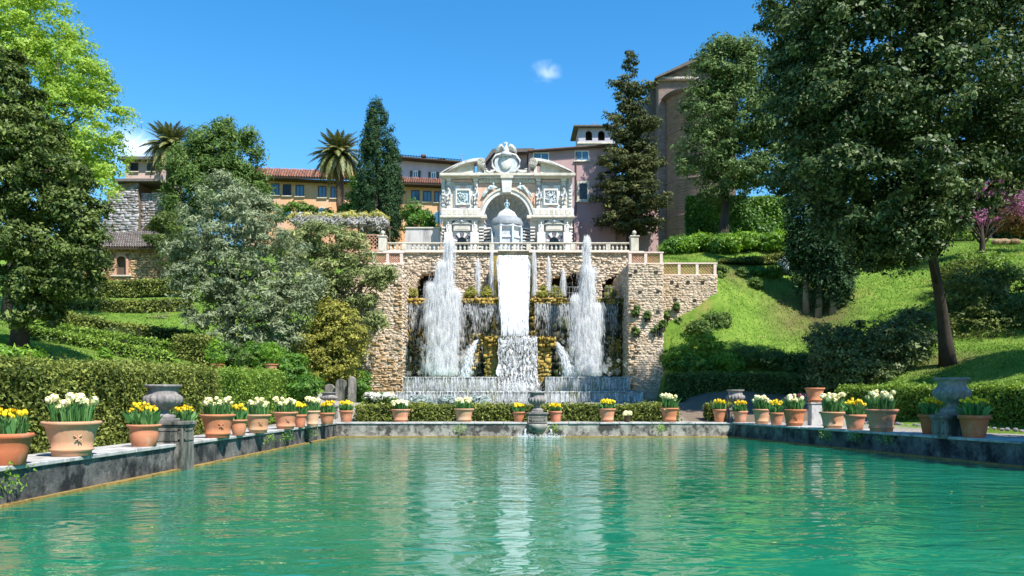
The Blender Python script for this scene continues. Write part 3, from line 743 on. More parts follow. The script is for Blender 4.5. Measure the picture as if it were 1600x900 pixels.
def tulip_mesh():
    m = MB()
    for k in range(6):
        a = k*math.pi/3 + .2; c, s = math.cos(a), math.sin(a); t = (-s, c)
        P = [(0.006*c, .006*s, 0), (.03*c+.018*t[0], .03*s+.018*t[1], .028), (.03*c-.018*t[0], .03*s-.018*t[1], .028), (.027*c+.012*t[0], .027*s+.012*t[1], .06), (.027*c-.012*t[0], .027*s-.012*t[1], .06), (.02*c, .02*s, .078)]
        m.add(P, [(0, 1, 2), (1, 3, 4, 2), (3, 5, 4)])
    return m.mesh('tulip_flower', True)
def narcissus_mesh():
    m = MB()
    for k in range(14):
        a = k*2.4; z = 1-2*(k+.5)/14; r = math.sqrt(1-z*z)
        n = Vector((r*math.cos(a), r*math.sin(a), z)); t = n.orthogonal().normalized(); b = n.cross(t)
        c = n*.03
        m.add([c-t*.026, c+b*.02+n*.008, c+t*.026+n*.012, c-b*.02+n*.008], [(0, 1, 2, 3)])
    m.ball((0, 0, 0), .028, 6, 4)
    return m.mesh('narcissus_flower', True)
TUL = tulip_mesh(); TUL.materials.append(M('petal_yellow'))
NAR = narcissus_mesh(); NAR.materials.append(M('petal_cream'))
TULP = TUL.copy(); TULP.materials.clear(); TULP.materials.append(M('petal_purple'))
GRP = 'terracotta flower pots around the pool'
def flower_pot(px, basey, wpx, rimy, topy, shape, flower, matn, label, Y=None, base=TERR, nfl=None, turn=0):
    if Y is None: Y = (CZ-base)*F/(basey-HZ); Y += .33*wpx*Y/F
    k = Y/F; w = wpx*k; h = max((basey-rimy)*k, .18); x = WX(px, Y)
    t = thing('flower_pot', label, 'flower pot', (x, Y, base), GRP)
    MB().lathe(pot_profile(shape, w, h), (x, Y, base), 28).build('pot', matn, t, smooth=True)
    MB().lathe([(w*.40, 0), (.001, .015)], (x, Y, base+h*.93), 14).build('soil', 'soil', t)
    if shape == 'wide' and wpx > 36:                                 # moulded emblem on the belly
        m = MB(); a = math.atan2(-Y, -x) + .25 + turn
        r = w*.5*.81; c = Vector((x+math.cos(a)*r, Y+math.sin(a)*r, base+h*.55)); tx = Vector((-math.sin(a), math.cos(a), 0))
        s = h*.11
        for q0, q1 in [((-1, .6), (0, -.2)), ((0, -.2), (1, -.9)), ((0, .9), (.1, -.1)), ((-.7, -.7), (.1, -.2)), ((.2, .1), (.9, .6)), ((0, -.2), (.3, -1))]:
            m.tube([c+tx*q0[0]*s+Vector((0, 0, q0[1]*s)), c+tx*q1[0]*s+Vector((0, 0, q1[1]*s))], s*.16, 5)
        m.build('emblem', matn, t)
    if flower is None: return t
    fh = (rimy-topy)*k; z0 = base+h*.93
    tul = flower == 'tulip'
    nl = int((130 if tul else 230)*min(1.2, max(.5, w)))
    # leaves: tulip blades are broad, narcissus blades are thin
    a = rng.random(nl)*2*math.pi; r = np.sqrt(rng.random(nl))*w*.36
    B = np.stack([x+np.cos(a)*r, Y+np.sin(a)*r, np.full(nl, z0)], 1)
    lean = np.stack([np.cos(a), np.sin(a), np.zeros(nl)], 1)*(rng.random(nl)*(.5 if tul else .28)*(r/(w*.36)))[:, None] + rng.normal(size=(nl, 3))*.08
    Lh = fh*(.5+.35*rng.random(nl)) if tul else fh*(.62+.3*rng.random(nl))
    up = unit(lean + np.array([0, 0, 1.0])); side = unit(np.cross(up, rng.normal(size=(nl, 3))))
    wd = (.034+.026*rng.random(nl)) if tul else (.010+.008*rng.random(nl))
    wd = wd*max(1.0, Y/26)
    mid = B + up*(Lh*.55)[:, None]; tip = B + up*Lh[:, None] + lean*(Lh*.5)[:, None]
    V = np.stack([B-side*wd[:, None]*.5, B+side*wd[:, None]*.5, mid+side*wd[:, None], mid-side*wd[:, None], tip], 1).reshape(-1, 3)
    i0 = np.arange(nl)*5
    Q = np.concatenate([np.stack([i0, i0+1, i0+2, i0+3], 1), np.stack([i0+3, i0+2, i0+4, i0+4], 1)])
    Q3 = Q.copy()
    me_v = V
    # avoid degenerate quads: tip triangle gets its own doubled tip vertex
    V2 = np.concatenate([V, V[i0+4] + side*.002]); Q3[nl:, 3] = len(V) + np.arange(nl); Q3[nl:] = Q3[nl:][:, [0, 1, 2, 3]]
    npmesh('leaves', V2, Q3, np.tile(rng.random(nl), 2), 'leaf_tulip', t)
    n = nfl if nfl else (int(22*w/.6) if tul else int(12*w/.8))
    n = max(7, min(n, 32))
    me = TUL if tul else NAR
    st = MB()
    for i in range(n):
        aa = i*2.4+random.random()*.5; rr = math.sqrt((i+.5)/n)*w*.40
        zz = z0 + fh*(.72+.30*random.random()-.14*rr/(w*.4)) if tul else z0 + fh*(.56+.46*random.random()**.8)
        fx, fy = x+math.cos(aa)*rr*1.05, Y+math.sin(aa)*rr*1.05
        st.tube([(x+math.cos(aa)*rr*.8, Y+math.sin(aa)*rr*.8, z0), (fx, fy, zz)], .006, 4, False)
        o = link('flower', TULP if (flower == 'mixed' and i % 4 == 1) else me, None, t, world=False)
        o.location = (fx-x, fy-Y, zz-base)
        s = (1.2 if tul else 1.85)*random.uniform(.7, 1.2)*max(1.0, min(1.35, Y/24)); o.scale = (s, s, s)
        o.rotation_euler = (random.gauss(0, .35), random.gauss(0, .35), random.uniform(0, 6))
    st.build('flower_stem', 'leaf_stem', t)
    return t
plain('leaf_stem', (.10, .22, .06), .6)
TC, TP, TR = 'terracotta', 'terracotta_pale', 'terracotta_red'
POTS = [
 (12, 728, 74, 679, 640, 'plain', 'tulip', TR, 'bright orange pot of yellow tulips cut by the left photo edge'),
 (112, 714, 86, 660, 616, 'wide', 'narcissus', TP, 'largest pale terracotta pot of cream daffodils, left of the urn'),
 (225, 699, 52, 664, 630, 'belly', 'tulip', TC, 'rounded pot of yellow tulips directly left of the left stone urn'),
 (286, 689, 40, 661, 634, 'plain', 'tulip', TC, 'pot of yellow tulips half hidden behind the left urn pedestal'),
 (340, 685, 54, 648, 620, 'wide', 'narcissus', TC, 'wide pot of cream daffodils just right of the left urn pedestal'),
 (373, 681, 27, 656, 631, 'belly', 'tulip', TC, 'small pot of yellow tulips squeezed between two wide daffodil pots'),
 (403, 677, 41, 648, 622, 'wide', 'narcissus', TP, 'second wide daffodil pot right of the left urn pedestal'),
 (446, 671, 39, 644, 622, 'wide', 'narcissus', TC, 'third wide daffodil pot from the left urn, weeds on the wall below'),
 (469, 668, 21, 648, 630, 'plain', 'tulip', TR, 'small yellow tulip pot between two daffodil pots near the far left corner'),
 (488, 667, 25, 642, 622, 'wide', 'narcissus', TP, 'pale daffodil pot standing behind a small tulip pot near the far left corner'),
 (511, 663.5, 25, 645, 627, 'plain', 'tulip', TC, 'yellow tulip pot on the left wall closest to the pool corner'),
]
for p in POTS: flower_pot(*p)
YB = 37.9
for p in [
 (541, 661, 23, 643, 628, 'plain', 'tulip', TC, 'first yellow tulip pot on the far pool wall beside the left corner'),
 (626, 660, 31, 640, 626, 'wide', 'narcissus', TC, 'daffodil pot on the far wall below the left end of the fountain basins'),
 (725, 660, 32, 639, 622, 'wide', 'narcissus', TP, 'cream daffodil pot on the far wall below the left water jet'),
 (811, 660, 21, 644, 632, 'plain', 'tulip', TC, 'small tulip pot immediately left of the central urn'),
 (868, 660, 21, 643, 632, 'plain', 'tulip', TR, 'small tulip pot immediately right of the central urn'),
 (949, 660, 27, 639, 625, 'wide', 'tulip', TC, 'yellow tulip pot on the far wall below the right water jet'),
 (1046, 660, 29, 638, 616, 'wide', 'narcissus', TC, 'tall cream daffodil pot on the far wall below the right stone buttress'),
 (1124, 660, 21, 640, 625, 'plain', 'tulip', TC, 'yellow tulip pot on the far wall just left of the corner urn'),
]: flower_pot(*p, Y=YB)
flower_pot(980, 660, 11, 650, 645, 'plain', 'narcissus', 'soil', 'tiny dark seedling pot on the far wall beside the low hedge', Y=YB, nfl=6)
def ry(px):
    """distance of the right-hand coping's middle at photo column px"""
    k = (px-800)/F; s = 6.9/34.4
    return (16.8+s*3+.32)/(k+s)
for p in [
 (1157, 658, 23, 640, 625, 'plain', 'tulip', TC, 'yellow tulip pot on the right wall nearest the corner urn'),
 (1190, 661, 29, 638, 618, 'wide', 'narcissus', TP, 'first wide cream daffodil pot on the right wall from the corner'),
 (1213, 662, 23, 643, 624, 'plain', 'tulip', TC, 'yellow tulip pot between two cream pots left of the empty raised pot'),
 (1241, 664, 37, 638, 615, 'wide', 'mixed', TC, 'wide pot of cream and purple flowers just left of the empty raised pot'),
 (1301, 667, 41, 641, 613, 'wide', 'narcissus', TP, 'wide cream daffodil pot just right of the empty raised pot'),
 (1336, 670, 34, 646, 622, 'plain', 'tulip', TC, 'yellow tulip pot between the two largest daffodil pots on the right wall'),
 (1377, 673, 51, 638, 608, 'wide', 'narcissus', TC, 'largest cream daffodil pot on the right wall, left of the dark urn'),
 (1457, 680, 42, 649, 622, 'plain', 'tulip', TR, 'yellow tulip pot half hidden behind the dark right urn pedestal'),
 (1522, 686, 47, 651, 622, 'plain', 'tulip', TR, 'shaded yellow tulip pot directly right of the dark right urn'),
]:
    Yp = ry(p[0]) + (.5 if p[0] == 1457 else 0)
    by = HZ + (CZ-TERR)*F/Yp; q = list(p); q[3] = p[3] + (by-p[1]); q[4] = p[4] + (by-p[1])*.8; q[1] = by
    flower_pot(*q, Y=Yp)

# ------------------------------------------------------------------ stone urns on pedestals
def urn(px, Y, rimw, topy, boty, label, ped, x_off=0.0, ped_off=0.0):
    """gadrooned urn; ped = (half width, bottom z) of its pedestal or None"""
    x = WX(px, Y)+x_off; r = rimw*Y/F/2; zb = WZ(boty, Y); h = WZ(topy, Y)-zb
    t = thing('stone_urn', label, 'urn', (x, Y, ped[1] if ped else zb), 'stone urns round the pool')
    g = lambda a, k: (1+.15*(abs(math.sin(a*8))-.6) if 7 <= k <= 10 else 1)
    prof = [(.62, 0), (.66, .04), (.62, .10), (.36, .16), (.30, .22), (.36, .28), (.58, .33), (.80, .40), (.95, .48), (1.0, .56), (.97, .64), (.86, .70), (.78, .73), (.76, .86), (.82, .90), (.93, .93), (.97, .955), (.95, 1.0), (.84, 1.0), (.76, .9), (.01, .75)]
    MB().lathe([(p*r, q*h) for p, q in prof], (x, Y, zb), 128, g).build('urn_bowl', 'urn_stone', t, smooth=True)
    MB().box(x-r*.66, x+r*.66, Y-r*.66, Y+r*.66, zb-.05*h-.02, zb+.002).build('plinth', 'urn_stone', t, bevel=.01)
    if ped:
        hw, z0 = ped; zt = zb-.05*h-.02; c = .09; x += ped_off
        MB().box(x-hw-.05, x+hw+.05, Y-hw-.05, Y+hw+.05, zt-c, zt).box(x-hw-.02, x+hw+.02, Y-hw-.02, Y+hw+.02, zt-c-.05, zt-c+.002).build('pedestal_cap', 'pedestal_stone', t, bevel=.015)
        MB().box(x-hw, x+hw, Y-hw, Y+hw, z0, zt-c-.048).build('pedestal', 'pedestal_stone', t, bevel=.02)
        # sunk panel edges on the shaft
        for sx, sy in ((0, -1), (1, 0), (-1, 0)):
            m = MB()
            zl, zh = max(z0, .68)+.05, zt-c-.1
            if zh-zl < .15: continue
            for (u0, u1, v0, v1) in ((-.8, .8, zl, zl+.04), (-.8, .8, zh-.04, zh), (-.8, -.68, zl, zh), (.68, .8, zl, zh)):
                if sx == 0: m.box(x+u0*hw, x+u1*hw, Y+sy*hw, Y+sy*(hw+.018), v0, v1)
                else: m.box(x+sx*hw, x+sx*(hw+.018), Y+u0*hw, Y+u1*hw, v0, v1)
            m.build('panel_moulding', 'pedestal_stone', t)
    return t
urn(255, 20.7, 57, 601, 654, 'weathered grey urn on a pedestal standing in the left pool wall', (.36, -.25), 0, .27)
urn(839, 37.75, 28, 612, 642, 'small urn on a short pedestal at the middle of the far pool wall', (.44, .62))
urn(1149, 38.3, 28, 609, 636, 'small grey urn at the far right corner of the pool', (.34, .6))
urn(514, 40.6, 26, 613, 632, 'grey urn near the far left corner in front of dark recess', (.36, .6))
urn(1487, 24.35, 53, 590, 645, 'dark mossy urn on a pedestal standing in the right pool wall', (.40, .6))
# carved corbel and spouts under the central urn
t = thing('spout_corbel', 'carved stone corbel with spout under the central urn of the far wall', 'corbel', (WX(839, 37.3), 37.3, .05))
xc = WX(839, 37.3)
MB().lathe([(.01, -.42), (.22, -.38), (.38, -.25), (.46, -.1), (.48, 0), (.46, .05)], (xc, 37.42, .55), 16, None, math.pi, 2*math.pi).build('bowl', 'pool_stone_pale', t, smooth=True)
MB().tube([(xc-.55, 37.4, .35), (xc-.5, 37.22, .36)], .05, 8).tube([(xc+.62, 37.4, .35), (xc+.6, 37.22, .36)], .05, 8).build('spout', 'iron', t)

# empty pot on a stone block
Yq = 33.6; xq = WX(1273, Yq); zt = WZ(629, Yq)
t = thing('stone_block', 'rough stone block carrying an empty pot beside the right path', 'stone block', (xq, Yq, .6))
MB().box(xq-.22, xq+.22, Yq-.22, Yq+.22, .55, zt-.06).build('block', 'coping', t, bevel=.03)
MB().box(xq-.26, xq+.26, Yq-.26, Yq+.26, zt-.058, zt).build('cap', 'coping', t, bevel=.02)
flower_pot(1273, 629, 31, 606, 606, 'wide', None, TC, 'empty terracotta pot raised on a stone block by the right hedge', Y=Yq, base=zt)
# pots up on the left bank
for px, y0, y1, w, lab in [(340, 582, 569, 23, 'terracotta pot with a leafy shrub behind the left hedge, leftmost of three'), (382, 584, 575, 19, 'small pot with low plant behind the left hedge, middle of three'), (424, 582, 569, 22, 'terracotta pot with a pale flowering shrub above the end of the left hedge'), (165, 574, 560, 9, 'tiny terracotta pot with a young plant on the left lawn')]:
    Yp = 42.5 if px != 165 else 38.5
    x = WX(px, Yp); b = WZ(y0, Yp)
    t = thing('shrub_pot', lab, 'plant pot', (x, Yp, b), 'pots on the left bank')
    k = Yp/F
    MB().lathe(pot_profile('wide', w*k, (y0-y1)*k), (x, Yp, b), 20).build('pot', TC, t, smooth=True)
    foliage('foliage', [(x, Yp, b+(y0-y1)*k+w*k*.75, w*k*.7, w*k*.7, w*k*.85)], 60, .16, 14, .07, 'leaf_fresh' if px != 382 else 'leaf_mid', t)

# ------------------------------------------------------------------ clipped hedges round the pool
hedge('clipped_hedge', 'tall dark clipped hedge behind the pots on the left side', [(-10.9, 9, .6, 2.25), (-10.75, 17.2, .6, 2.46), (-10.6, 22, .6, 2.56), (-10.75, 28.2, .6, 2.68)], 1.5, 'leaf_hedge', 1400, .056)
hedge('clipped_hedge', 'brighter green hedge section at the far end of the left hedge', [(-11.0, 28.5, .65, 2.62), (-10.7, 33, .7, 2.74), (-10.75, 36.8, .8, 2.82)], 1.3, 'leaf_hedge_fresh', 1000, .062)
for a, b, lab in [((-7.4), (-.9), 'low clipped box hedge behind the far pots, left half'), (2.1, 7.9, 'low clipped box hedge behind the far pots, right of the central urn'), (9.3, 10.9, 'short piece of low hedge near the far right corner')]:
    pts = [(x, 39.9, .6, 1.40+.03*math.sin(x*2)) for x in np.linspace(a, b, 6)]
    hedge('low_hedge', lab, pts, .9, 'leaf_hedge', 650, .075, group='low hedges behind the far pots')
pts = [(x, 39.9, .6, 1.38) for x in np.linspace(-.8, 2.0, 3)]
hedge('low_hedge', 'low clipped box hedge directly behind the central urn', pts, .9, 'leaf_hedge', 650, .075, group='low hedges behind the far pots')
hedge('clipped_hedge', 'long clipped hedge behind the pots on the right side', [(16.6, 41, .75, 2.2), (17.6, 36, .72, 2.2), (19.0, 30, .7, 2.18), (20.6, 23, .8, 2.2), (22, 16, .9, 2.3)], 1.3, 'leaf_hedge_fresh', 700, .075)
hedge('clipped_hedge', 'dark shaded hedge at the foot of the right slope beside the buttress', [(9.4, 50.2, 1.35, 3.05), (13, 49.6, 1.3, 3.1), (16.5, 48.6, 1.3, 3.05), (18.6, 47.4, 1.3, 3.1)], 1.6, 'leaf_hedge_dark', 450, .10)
# stone edging and soil bed at the foot of the right hedge
t = thing('rock_edging', 'row of rough stones edging the bed under the right hedge', 'rock edging', (17, 30, .6))
m = MB()
for k in range(60):
    Yk = 20+k*.3+random.uniform(-.08, .08); xk = 19.55-(Yk-23)*.205-1.35+random.uniform(-.08, .08)+.1
    s = random.uniform(.05, .13); me = MB().ball((xk, Yk, .66+random.uniform(-.03, .05)), s, 7, 5, (random.uniform(.8, 1.3), random.uniform(.8, 1.3), random.uniform(.6, .9)))
    me.build('stone', 'rubble_grey', t)
# white flowering bush and silver plants by the basin
t = shrub('flower_bush', 'white flowering bush in front of the left end of the basins', 'flower bush', [pblob(590, 624, 45, 24, 9, .6), pblob(610, 627, 45, 12, 7, .5)], 'leaf_mid', 140, .14, 22, .08)
foliage('blossom', [pblob(593, 619, 44.8, 26, 6, .6)], 90, .12, 16, .07, 'petal_white', t)
for px, w, lab in [(655, 22, 'silver grey leafy plant below the left basin'), (700, 20, 'silver grey plant between the left basin and the low hedge'), (748, 16, 'smaller silver grey plant left of the central cascade')]:
    shrub('silver_plant', lab, 'plant', [pblob(px, 628, 42.5, w, 8, .35)], 'leaf_silver', 110, .12, 18, .05, aspect=3.5, group='silver plants by the basin')

# ------------------------------------------------------------------ retaining wall of the fountain
def hole(m, x, y, z, s=.16): m.box(x-s, x+s, y-.12, y+.3, z-s*.8, z+s*.8)
YF, YL, YK = 58.0, 57.3, 63.0          # wet front wall, lip of its ledge, upper back wall
ZL = WZ(466, YL); ZT = WZ(395, YK)     # ledge height, terrace height
rw = thing('retaining_wall', 'tall rubble stone retaining wall behind the fountain jets', 'retaining wall', (0, YK, 1.4))
# back wall with grotto arches
AR = [(WX(674, YK), WZ(448, YK), 1.15, 1.1), (WX(876, YK), WZ(456, YK), 1.0, 1.3), (WX(900, YK), WZ(456, YK), .9, 1.55), (WX(965, YK), WZ(462, YK), 1.3, 1.6)]
def in_arch(x, z):
    for ax, az, rx, rz in AR:
        if z > az-1.5 and ((x-ax)/rx)**2 + (max(z-az, 0)/rz)**2 < 1: return True
    return False
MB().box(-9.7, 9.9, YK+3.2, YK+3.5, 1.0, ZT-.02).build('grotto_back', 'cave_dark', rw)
MB().box(-9.7, 9.9, YK+1.25, YK+4.2, ZT-.3, ZT-.031).build('terrace_slab', 'gravel', rw)
# front skin built from small blocks, leaving the arches open
x0, z0, w, h = -9.6, ZL-.6, 19.4, ZT-ZL+.6
m = MB(); nx, nz = 78, 24
for i in range(nx):
    for j in range(nz):
        cx = x0+(i+.5)*w/nx; cz = z0+(j+.5)*h/nz
        if not in_arch(cx, cz): m.box(x0+i*w/nx, x0+(i+1)*w/nx, YK, YK+1.29, z0+j*h/nz, z0+(j+1)*h/nz)
bo = m.build('wall_core', 'mortar', rw)
keepf = lambda u, v: not in_arch(x0+u, z0+v)
rubble_obj('wall_stones', [rubble((x0, YK, z0), (1, 0, 0), (0, 0, 1), w, h, .27, .15, .10, 1.2, keepf, .02)], 'rubble_pink', rw)
m = MB(); m.box(-9.75, 9.95, YK-.28, YK+1.2, ZT-.03, ZT+.09); m.build('cornice', 'parapet_stone', rw, bevel=.02)
# wet front wall below the ledge
ww = thing('wet_wall', 'dark dripping wall under the ledge with water threads', 'wall', (0, YF, 1.4))
MB().box(-7.75, 7.75, YF, YF+1.0, 1.0, ZL-.06).build('wall_core', 'wet_rock', ww)
rubble_obj('wall_stones', [rubble((-7.7, YF, 1.4), (1, 0, 0), (0, 0, 1), 15.4, ZL-1.6, .6, .42, .3, 1.0, None, .02)], 'wet_rock', ww)
# mossy ochre stripes of rock on the wall
fr = []
for px, wpx, zlo, zhi in [(640, 14, 2.0, 8.3), (655, 12, 2.0, 6.5), (742, 18, 2.4, 6.2), (772, 9, 5.5, 8.6), (832, 9, 5.5, 8.6), (960, 20, 2.2, 6.0), (631, 7, 1.6, 8.6), (977, 6, 1.6, 8.6)]:
    xx = WX(px, YF); ww2 = wpx*YF/F
    fr.append(rubble((xx-ww2/2, YF-.22, zlo), (1, 0, 0), (0, 0, 1), ww2, zhi-zlo, .2, .2, .2, 1.2, lambda u, v: random.random() < .8, .0))
rubble_obj('moss_rocks', fr, 'moss_rock', ww)
lg = MB()
lg.box(-7.7, -.75, YL, YK-.01, ZL-.32, ZL); lg.box(1.5, 7.7, YL, YK-.01, ZL-.32, ZL)
lg.build('ledge', 'moss_rock', ww)
fr = [rubble((-7.7, YL, ZL-.42), (1, 0, 0), (0, 0, 1), 6.9, .42, .22, .2, .22, 1.0, None, .0), rubble((1.5, YL, ZL-.42), (1, 0, 0), (0, 0, 1), 6.2, .42, .22, .2, .22, 1.0, None, .0)]
rubble_obj('ledge_stones', fr, 'moss_rock', ww)
# moss cushions and ferns on the ledge
for px, lab in [(735, 'mossy fern clump on the ledge left of the white fall'), (758, 'small fern clump on the ledge beside the white fall'), (868, 'yellow fern clump on the ledge under the double grotto'), (955, 'yellow fern clump at the right end of the ledge'), (643, 'mossy clump at the left end of the ledge'), (848, 'fern clump on the ledge right of the white fall')]:
    shrub('fern_clump', lab, 'fern', [pblob(px-3, 461, 58.3, 6, 4, .4), pblob(px+4, 459, 58.6, 5, 5, .4), pblob(px+random.uniform(-3, 3), 453, 58.8, 3, 5, .3)], 'leaf_yellowgreen', 60, .2, 18, .085, flat=.6, group='fern clumps on the ledge')

# side buttresses
def buttress(sgn, label, xa, xb, Yf, ztop, mat):
    t = thing('buttress', label, 'buttress', ((xa+xb)/2, Yf, 1.4))
    zt = ztop
    MB().box(xa, xb, Yf, YK+1.25, .9, zt).build('core', 'mortar', t)
    fs = [rubble((xa, Yf, 1.2), (1, 0, 0), (0, 0, 1), xb-xa, zt-1.2, .27, .105, .035, .9, None, .04)]
    if sgn > 0: fs.append(rubble((xa, YK, 1.2), (0, -1, 0), (0, 0, 1), YK-Yf, zt-1.2, .5, .2, .05, .8, None, .06)); fs.append(rubble((xb, Yf, 1.2), (0, 1, 0), (0, 0, 1), 3, zt-1.2, .5, .2, .05, .8, None, .06))
    else: fs.append(rubble((xb, Yf, 1.2), (0, 1, 0), (0, 0, 1), YK-Yf, zt-1.2, .5, .2, .05, .8, None, .06))
    rubble_obj('stones', fs, mat, t)
    return t
XR0, XR1, YBT = WX(982, 55), WX(1036, 55), 55.0
ZBT = WZ(412, YBT)
bt = buttress(1, 'tall pale stone buttress on the right of the fountain, under a lattice parapet', XR0, XR1, YBT, ZBT, 'rubble_pink')
XL0, XL1 = WX(566, 55), WX(629, 55)
bl = buttress(-1, 'ochre stone buttress on the left of the fountain behind the olive tree', XL0, XL1, YBT, ZBT, 'rubble_pink')
YW = 57.0; XW1 = WX(1120, YW); ZW = WZ(430, YW)
wg = thing('wing_wall', 'set back stone wing wall right of the buttress', 'wall', ((XR1+XW1)/2, YW, 3.0))
MB().box(XR1+.02, XW1, YW, YW+1.2, 1.5, ZW).build('core', 'mortar', wg)
rubble_obj('stones', [rubble((XR1+.02, YW, 1.6), (1, 0, 0), (0, 0, 1), XW1-XR1-.02, ZW-1.6, .27, .105, .035, .9, None, .04), rubble((XW1, YW, 3), (0, 1, 0), (0, 0, 1), 1.2, ZW-3, .4, .15, .05, .8, None, .06)], 'rubble_pink', wg)
wl2 = thing('wing_wall', 'stone wing wall left of the left buttress, mostly behind olive branches', 'wall', (-12, YW, 3.0))
MB().box(WX(520, YW), XL0-.02, YW, YW+1.2, 1.0, ZW).build('core', 'mortar', wl2)
rubble_obj('stones', [rubble((WX(520, YW), YW, 1.0), (1, 0, 0), (0, 0, 1), XL0-.02-WX(520, YW), ZW-1.0, .34, .13, .05, .8, None, .06)], 'rubble_pink', wl2)
# putlog holes
for par, Yh, L in [(bt, YBT, [(993, 424), (1025, 425), (1000, 456), (1028, 455), (1028, 487), (995, 550), (985, 430), (990, 558)]), (wg, YW, [(1050, 441), (1075, 441), (1098, 441), (1058, 447), (1085, 470), (1055, 468)])]:
    for px, py in L:
        m = MB(); xh, zh = WX(px, Yh), WZ(py, Yh); s = .11
        m.box(xh-s, xh+s, Yh-.075, Yh+.02, zh-s*.8, zh+s*.8)
        m.build('putlog_hole', 'cave_dark', par)
# ochre stains: mossy rocks along the inner corner and foot of the buttresses
rubble_obj('mossy_stones', [rubble((XR0, YBT-.03, 1.3), (1, 0, 0), (0, 0, 1), .55, 7.0, .3, .14, .06, .8, lambda u, v: random.random() < .8-.9*u, .02)], 'rubble_ochre', bt)
rubble_obj('mossy_stones', [rubble((XL0, YBT-.03, 1.3), (1, 0, 0), (0, 0, 1), XL1-XL0, 4.6, .3, .14, .06, .8, lambda u, v: random.random() < 1.1-v*.2, .02),
                            rubble((XL1-.55, YBT-.03, 5.9), (1, 0, 0), (0, 0, 1), .55, 3.4, .3, .14, .06, .8, lambda u, v: random.random() < .2+1.2*u, .02)], 'rubble_ochre', bl)
# wild plants on the buttress
for px, py, s, lab in [(993, 487, 5, 'small green plant high on the right buttress'), (1057, 480, 5, 'green plant high on the wing wall'), (1030, 513, 11, 'largest green clump growing from the right buttress'), (996, 518, 5, 'small clump low on the right buttress'), (1040, 492, 6, 'green clump beside the edge of the right buttress'), (1013, 495, 5, 'yellowish clump on the middle of the right buttress'), (1062, 505, 6, 'clump on the wing wall just above the slope shrubs')]:
    Yh = YBT-.15 if px < 1036 else YW-.15
    shrub('wall_plant', lab, 'wall plant', [pblob(px, py, Yh, s*.7, s*.7, .22), pblob(px+random.uniform(-1, 1)*s*.7, py-s*.7, Yh, s*.45, s*.7, .18), pblob(px+random.uniform(-1, 1)*s, py+s*.4, Yh, s*.5, s*.4, .18)], 'leaf_mid', 40, .12, 16, .09, group='plants growing on the buttress')

# lattice parapets
def lattice(name, label, xa, xb, Y, z0, z1, npan, xs=None):
    t = thing(name, label, 'parapet', ((xa+xb)/2, Y, z0), 'lattice parapets')
    h = z1-z0; pw = .2
    MB().box(xa-.06, xb+.06, Y-.26, Y+.06, z0-.10, z0+.06).build('base_course', 'parapet_stone', t, bevel=.01)
    MB().box(xa-.06, xb+.06, Y-.24, Y+.05, z1-.10, z1).build('top_rail', 'parapet_stone', t, bevel=.01)
    step = (xb-xa-pw)/npan
    for k in range(npan+1):
        x = xa+k*step; MB().box(x, x+pw, Y-.22, Y+.04, z0+.062, z1-.102).build('post', 'parapet_stone', t, bevel=.01)
    for k in range(npan):
        p0, p1 = xa+k*step+pw, xa+(k+1)*step; q0, q1 = z0+.06, z1-.1
        m = MB(); c = (p1-p0)/5; d = c*.5
        for s_ in (-1, 1):
            o = p0-(q1-q0)-c
            while o < p1+(q1-q0)+c:
                pts = []
                for f in np.linspace(0, 1, 9):
                    xx = o+s_*f*(q1-q0); zz = q0+f*(q1-q0)
                    if p0 <= xx <= p1: pts.append((xx, Y-.09+s_*.018, zz))
                if len(pts) >= 2: m.tube([pts[0], pts[-1]], .034, 4)
                o += c
        m.build('lattice_panel', 'brick_lattice', t)
    return t
lattice('lattice_parapet', 'terracotta lattice parapet on top of the right buttress', XR0+.02, XR1, YBT+.3, ZBT, WZ(393, YBT), 2)
lattice('lattice_parapet', 'lower terracotta lattice parapet along the right wing wall', XR1+.15, XW1, YW+.3, ZW, WZ(410, YW), 3)
lattice('lattice_parapet', 'terracotta lattice parapet on top of the left buttress', WX(560, YBT), XL1, YBT+.3, ZBT, WZ(393, YBT), 3)

# balustrade
def balustrade(label, xa, xb, Y, z0, hgt, sp, piers):
    t = thing('balustrade', label, 'balustrade', ((xa+xb)/2, Y, z0))
    MB().box(xa, xb, Y-.16, Y+.16, z0, z0+.10).build('plinth_rail', 'travertine', t, bevel=.01)
    MB().box(xa, xb, Y-.19, Y+.19, z0+hgt-.10, z0+hgt).build('top_rail', 'travertine', t, bevel=.02)
    hh = hgt-.2
    pr = [(.085, 0), (.085, .06), (.05, .09), (.06, .16), (.098, .32), (.10, .42), (.075, .6), (.045, .78), (.045, .84), (.085, .88), (.085, 1.0)]
    me = MB().lathe([(r, z*hh) for r, z in pr], (0, 0, 0), 10).mesh('baluster', True); me.materials.append(M('travertine'))
    x = xa+.2
    while x < xb-.1:
        if all(abs(x-p) > .3 for p in piers):
            o = link('baluster', me, None, t, world=False); o.location = (x-(xa+xb)/2, 0, .1)
        x += sp
    for p in piers: MB().box(p-.17, p+.17, Y-.17, Y+.17, z0+.101, z0+hgt-.101).build('pier', 'travertine', t, bevel=.01)
    return t
ZB = ZT+.092; HB = WZ(381, YK)-ZT
balustrade('long white stone balustrade along the terrace above the fountain', WX(606, YK), WX(985, YK), YK+.05, ZB, HB, .33, [WX(p, YK) for p in (632, 700, 768, 826, 895, 950)])
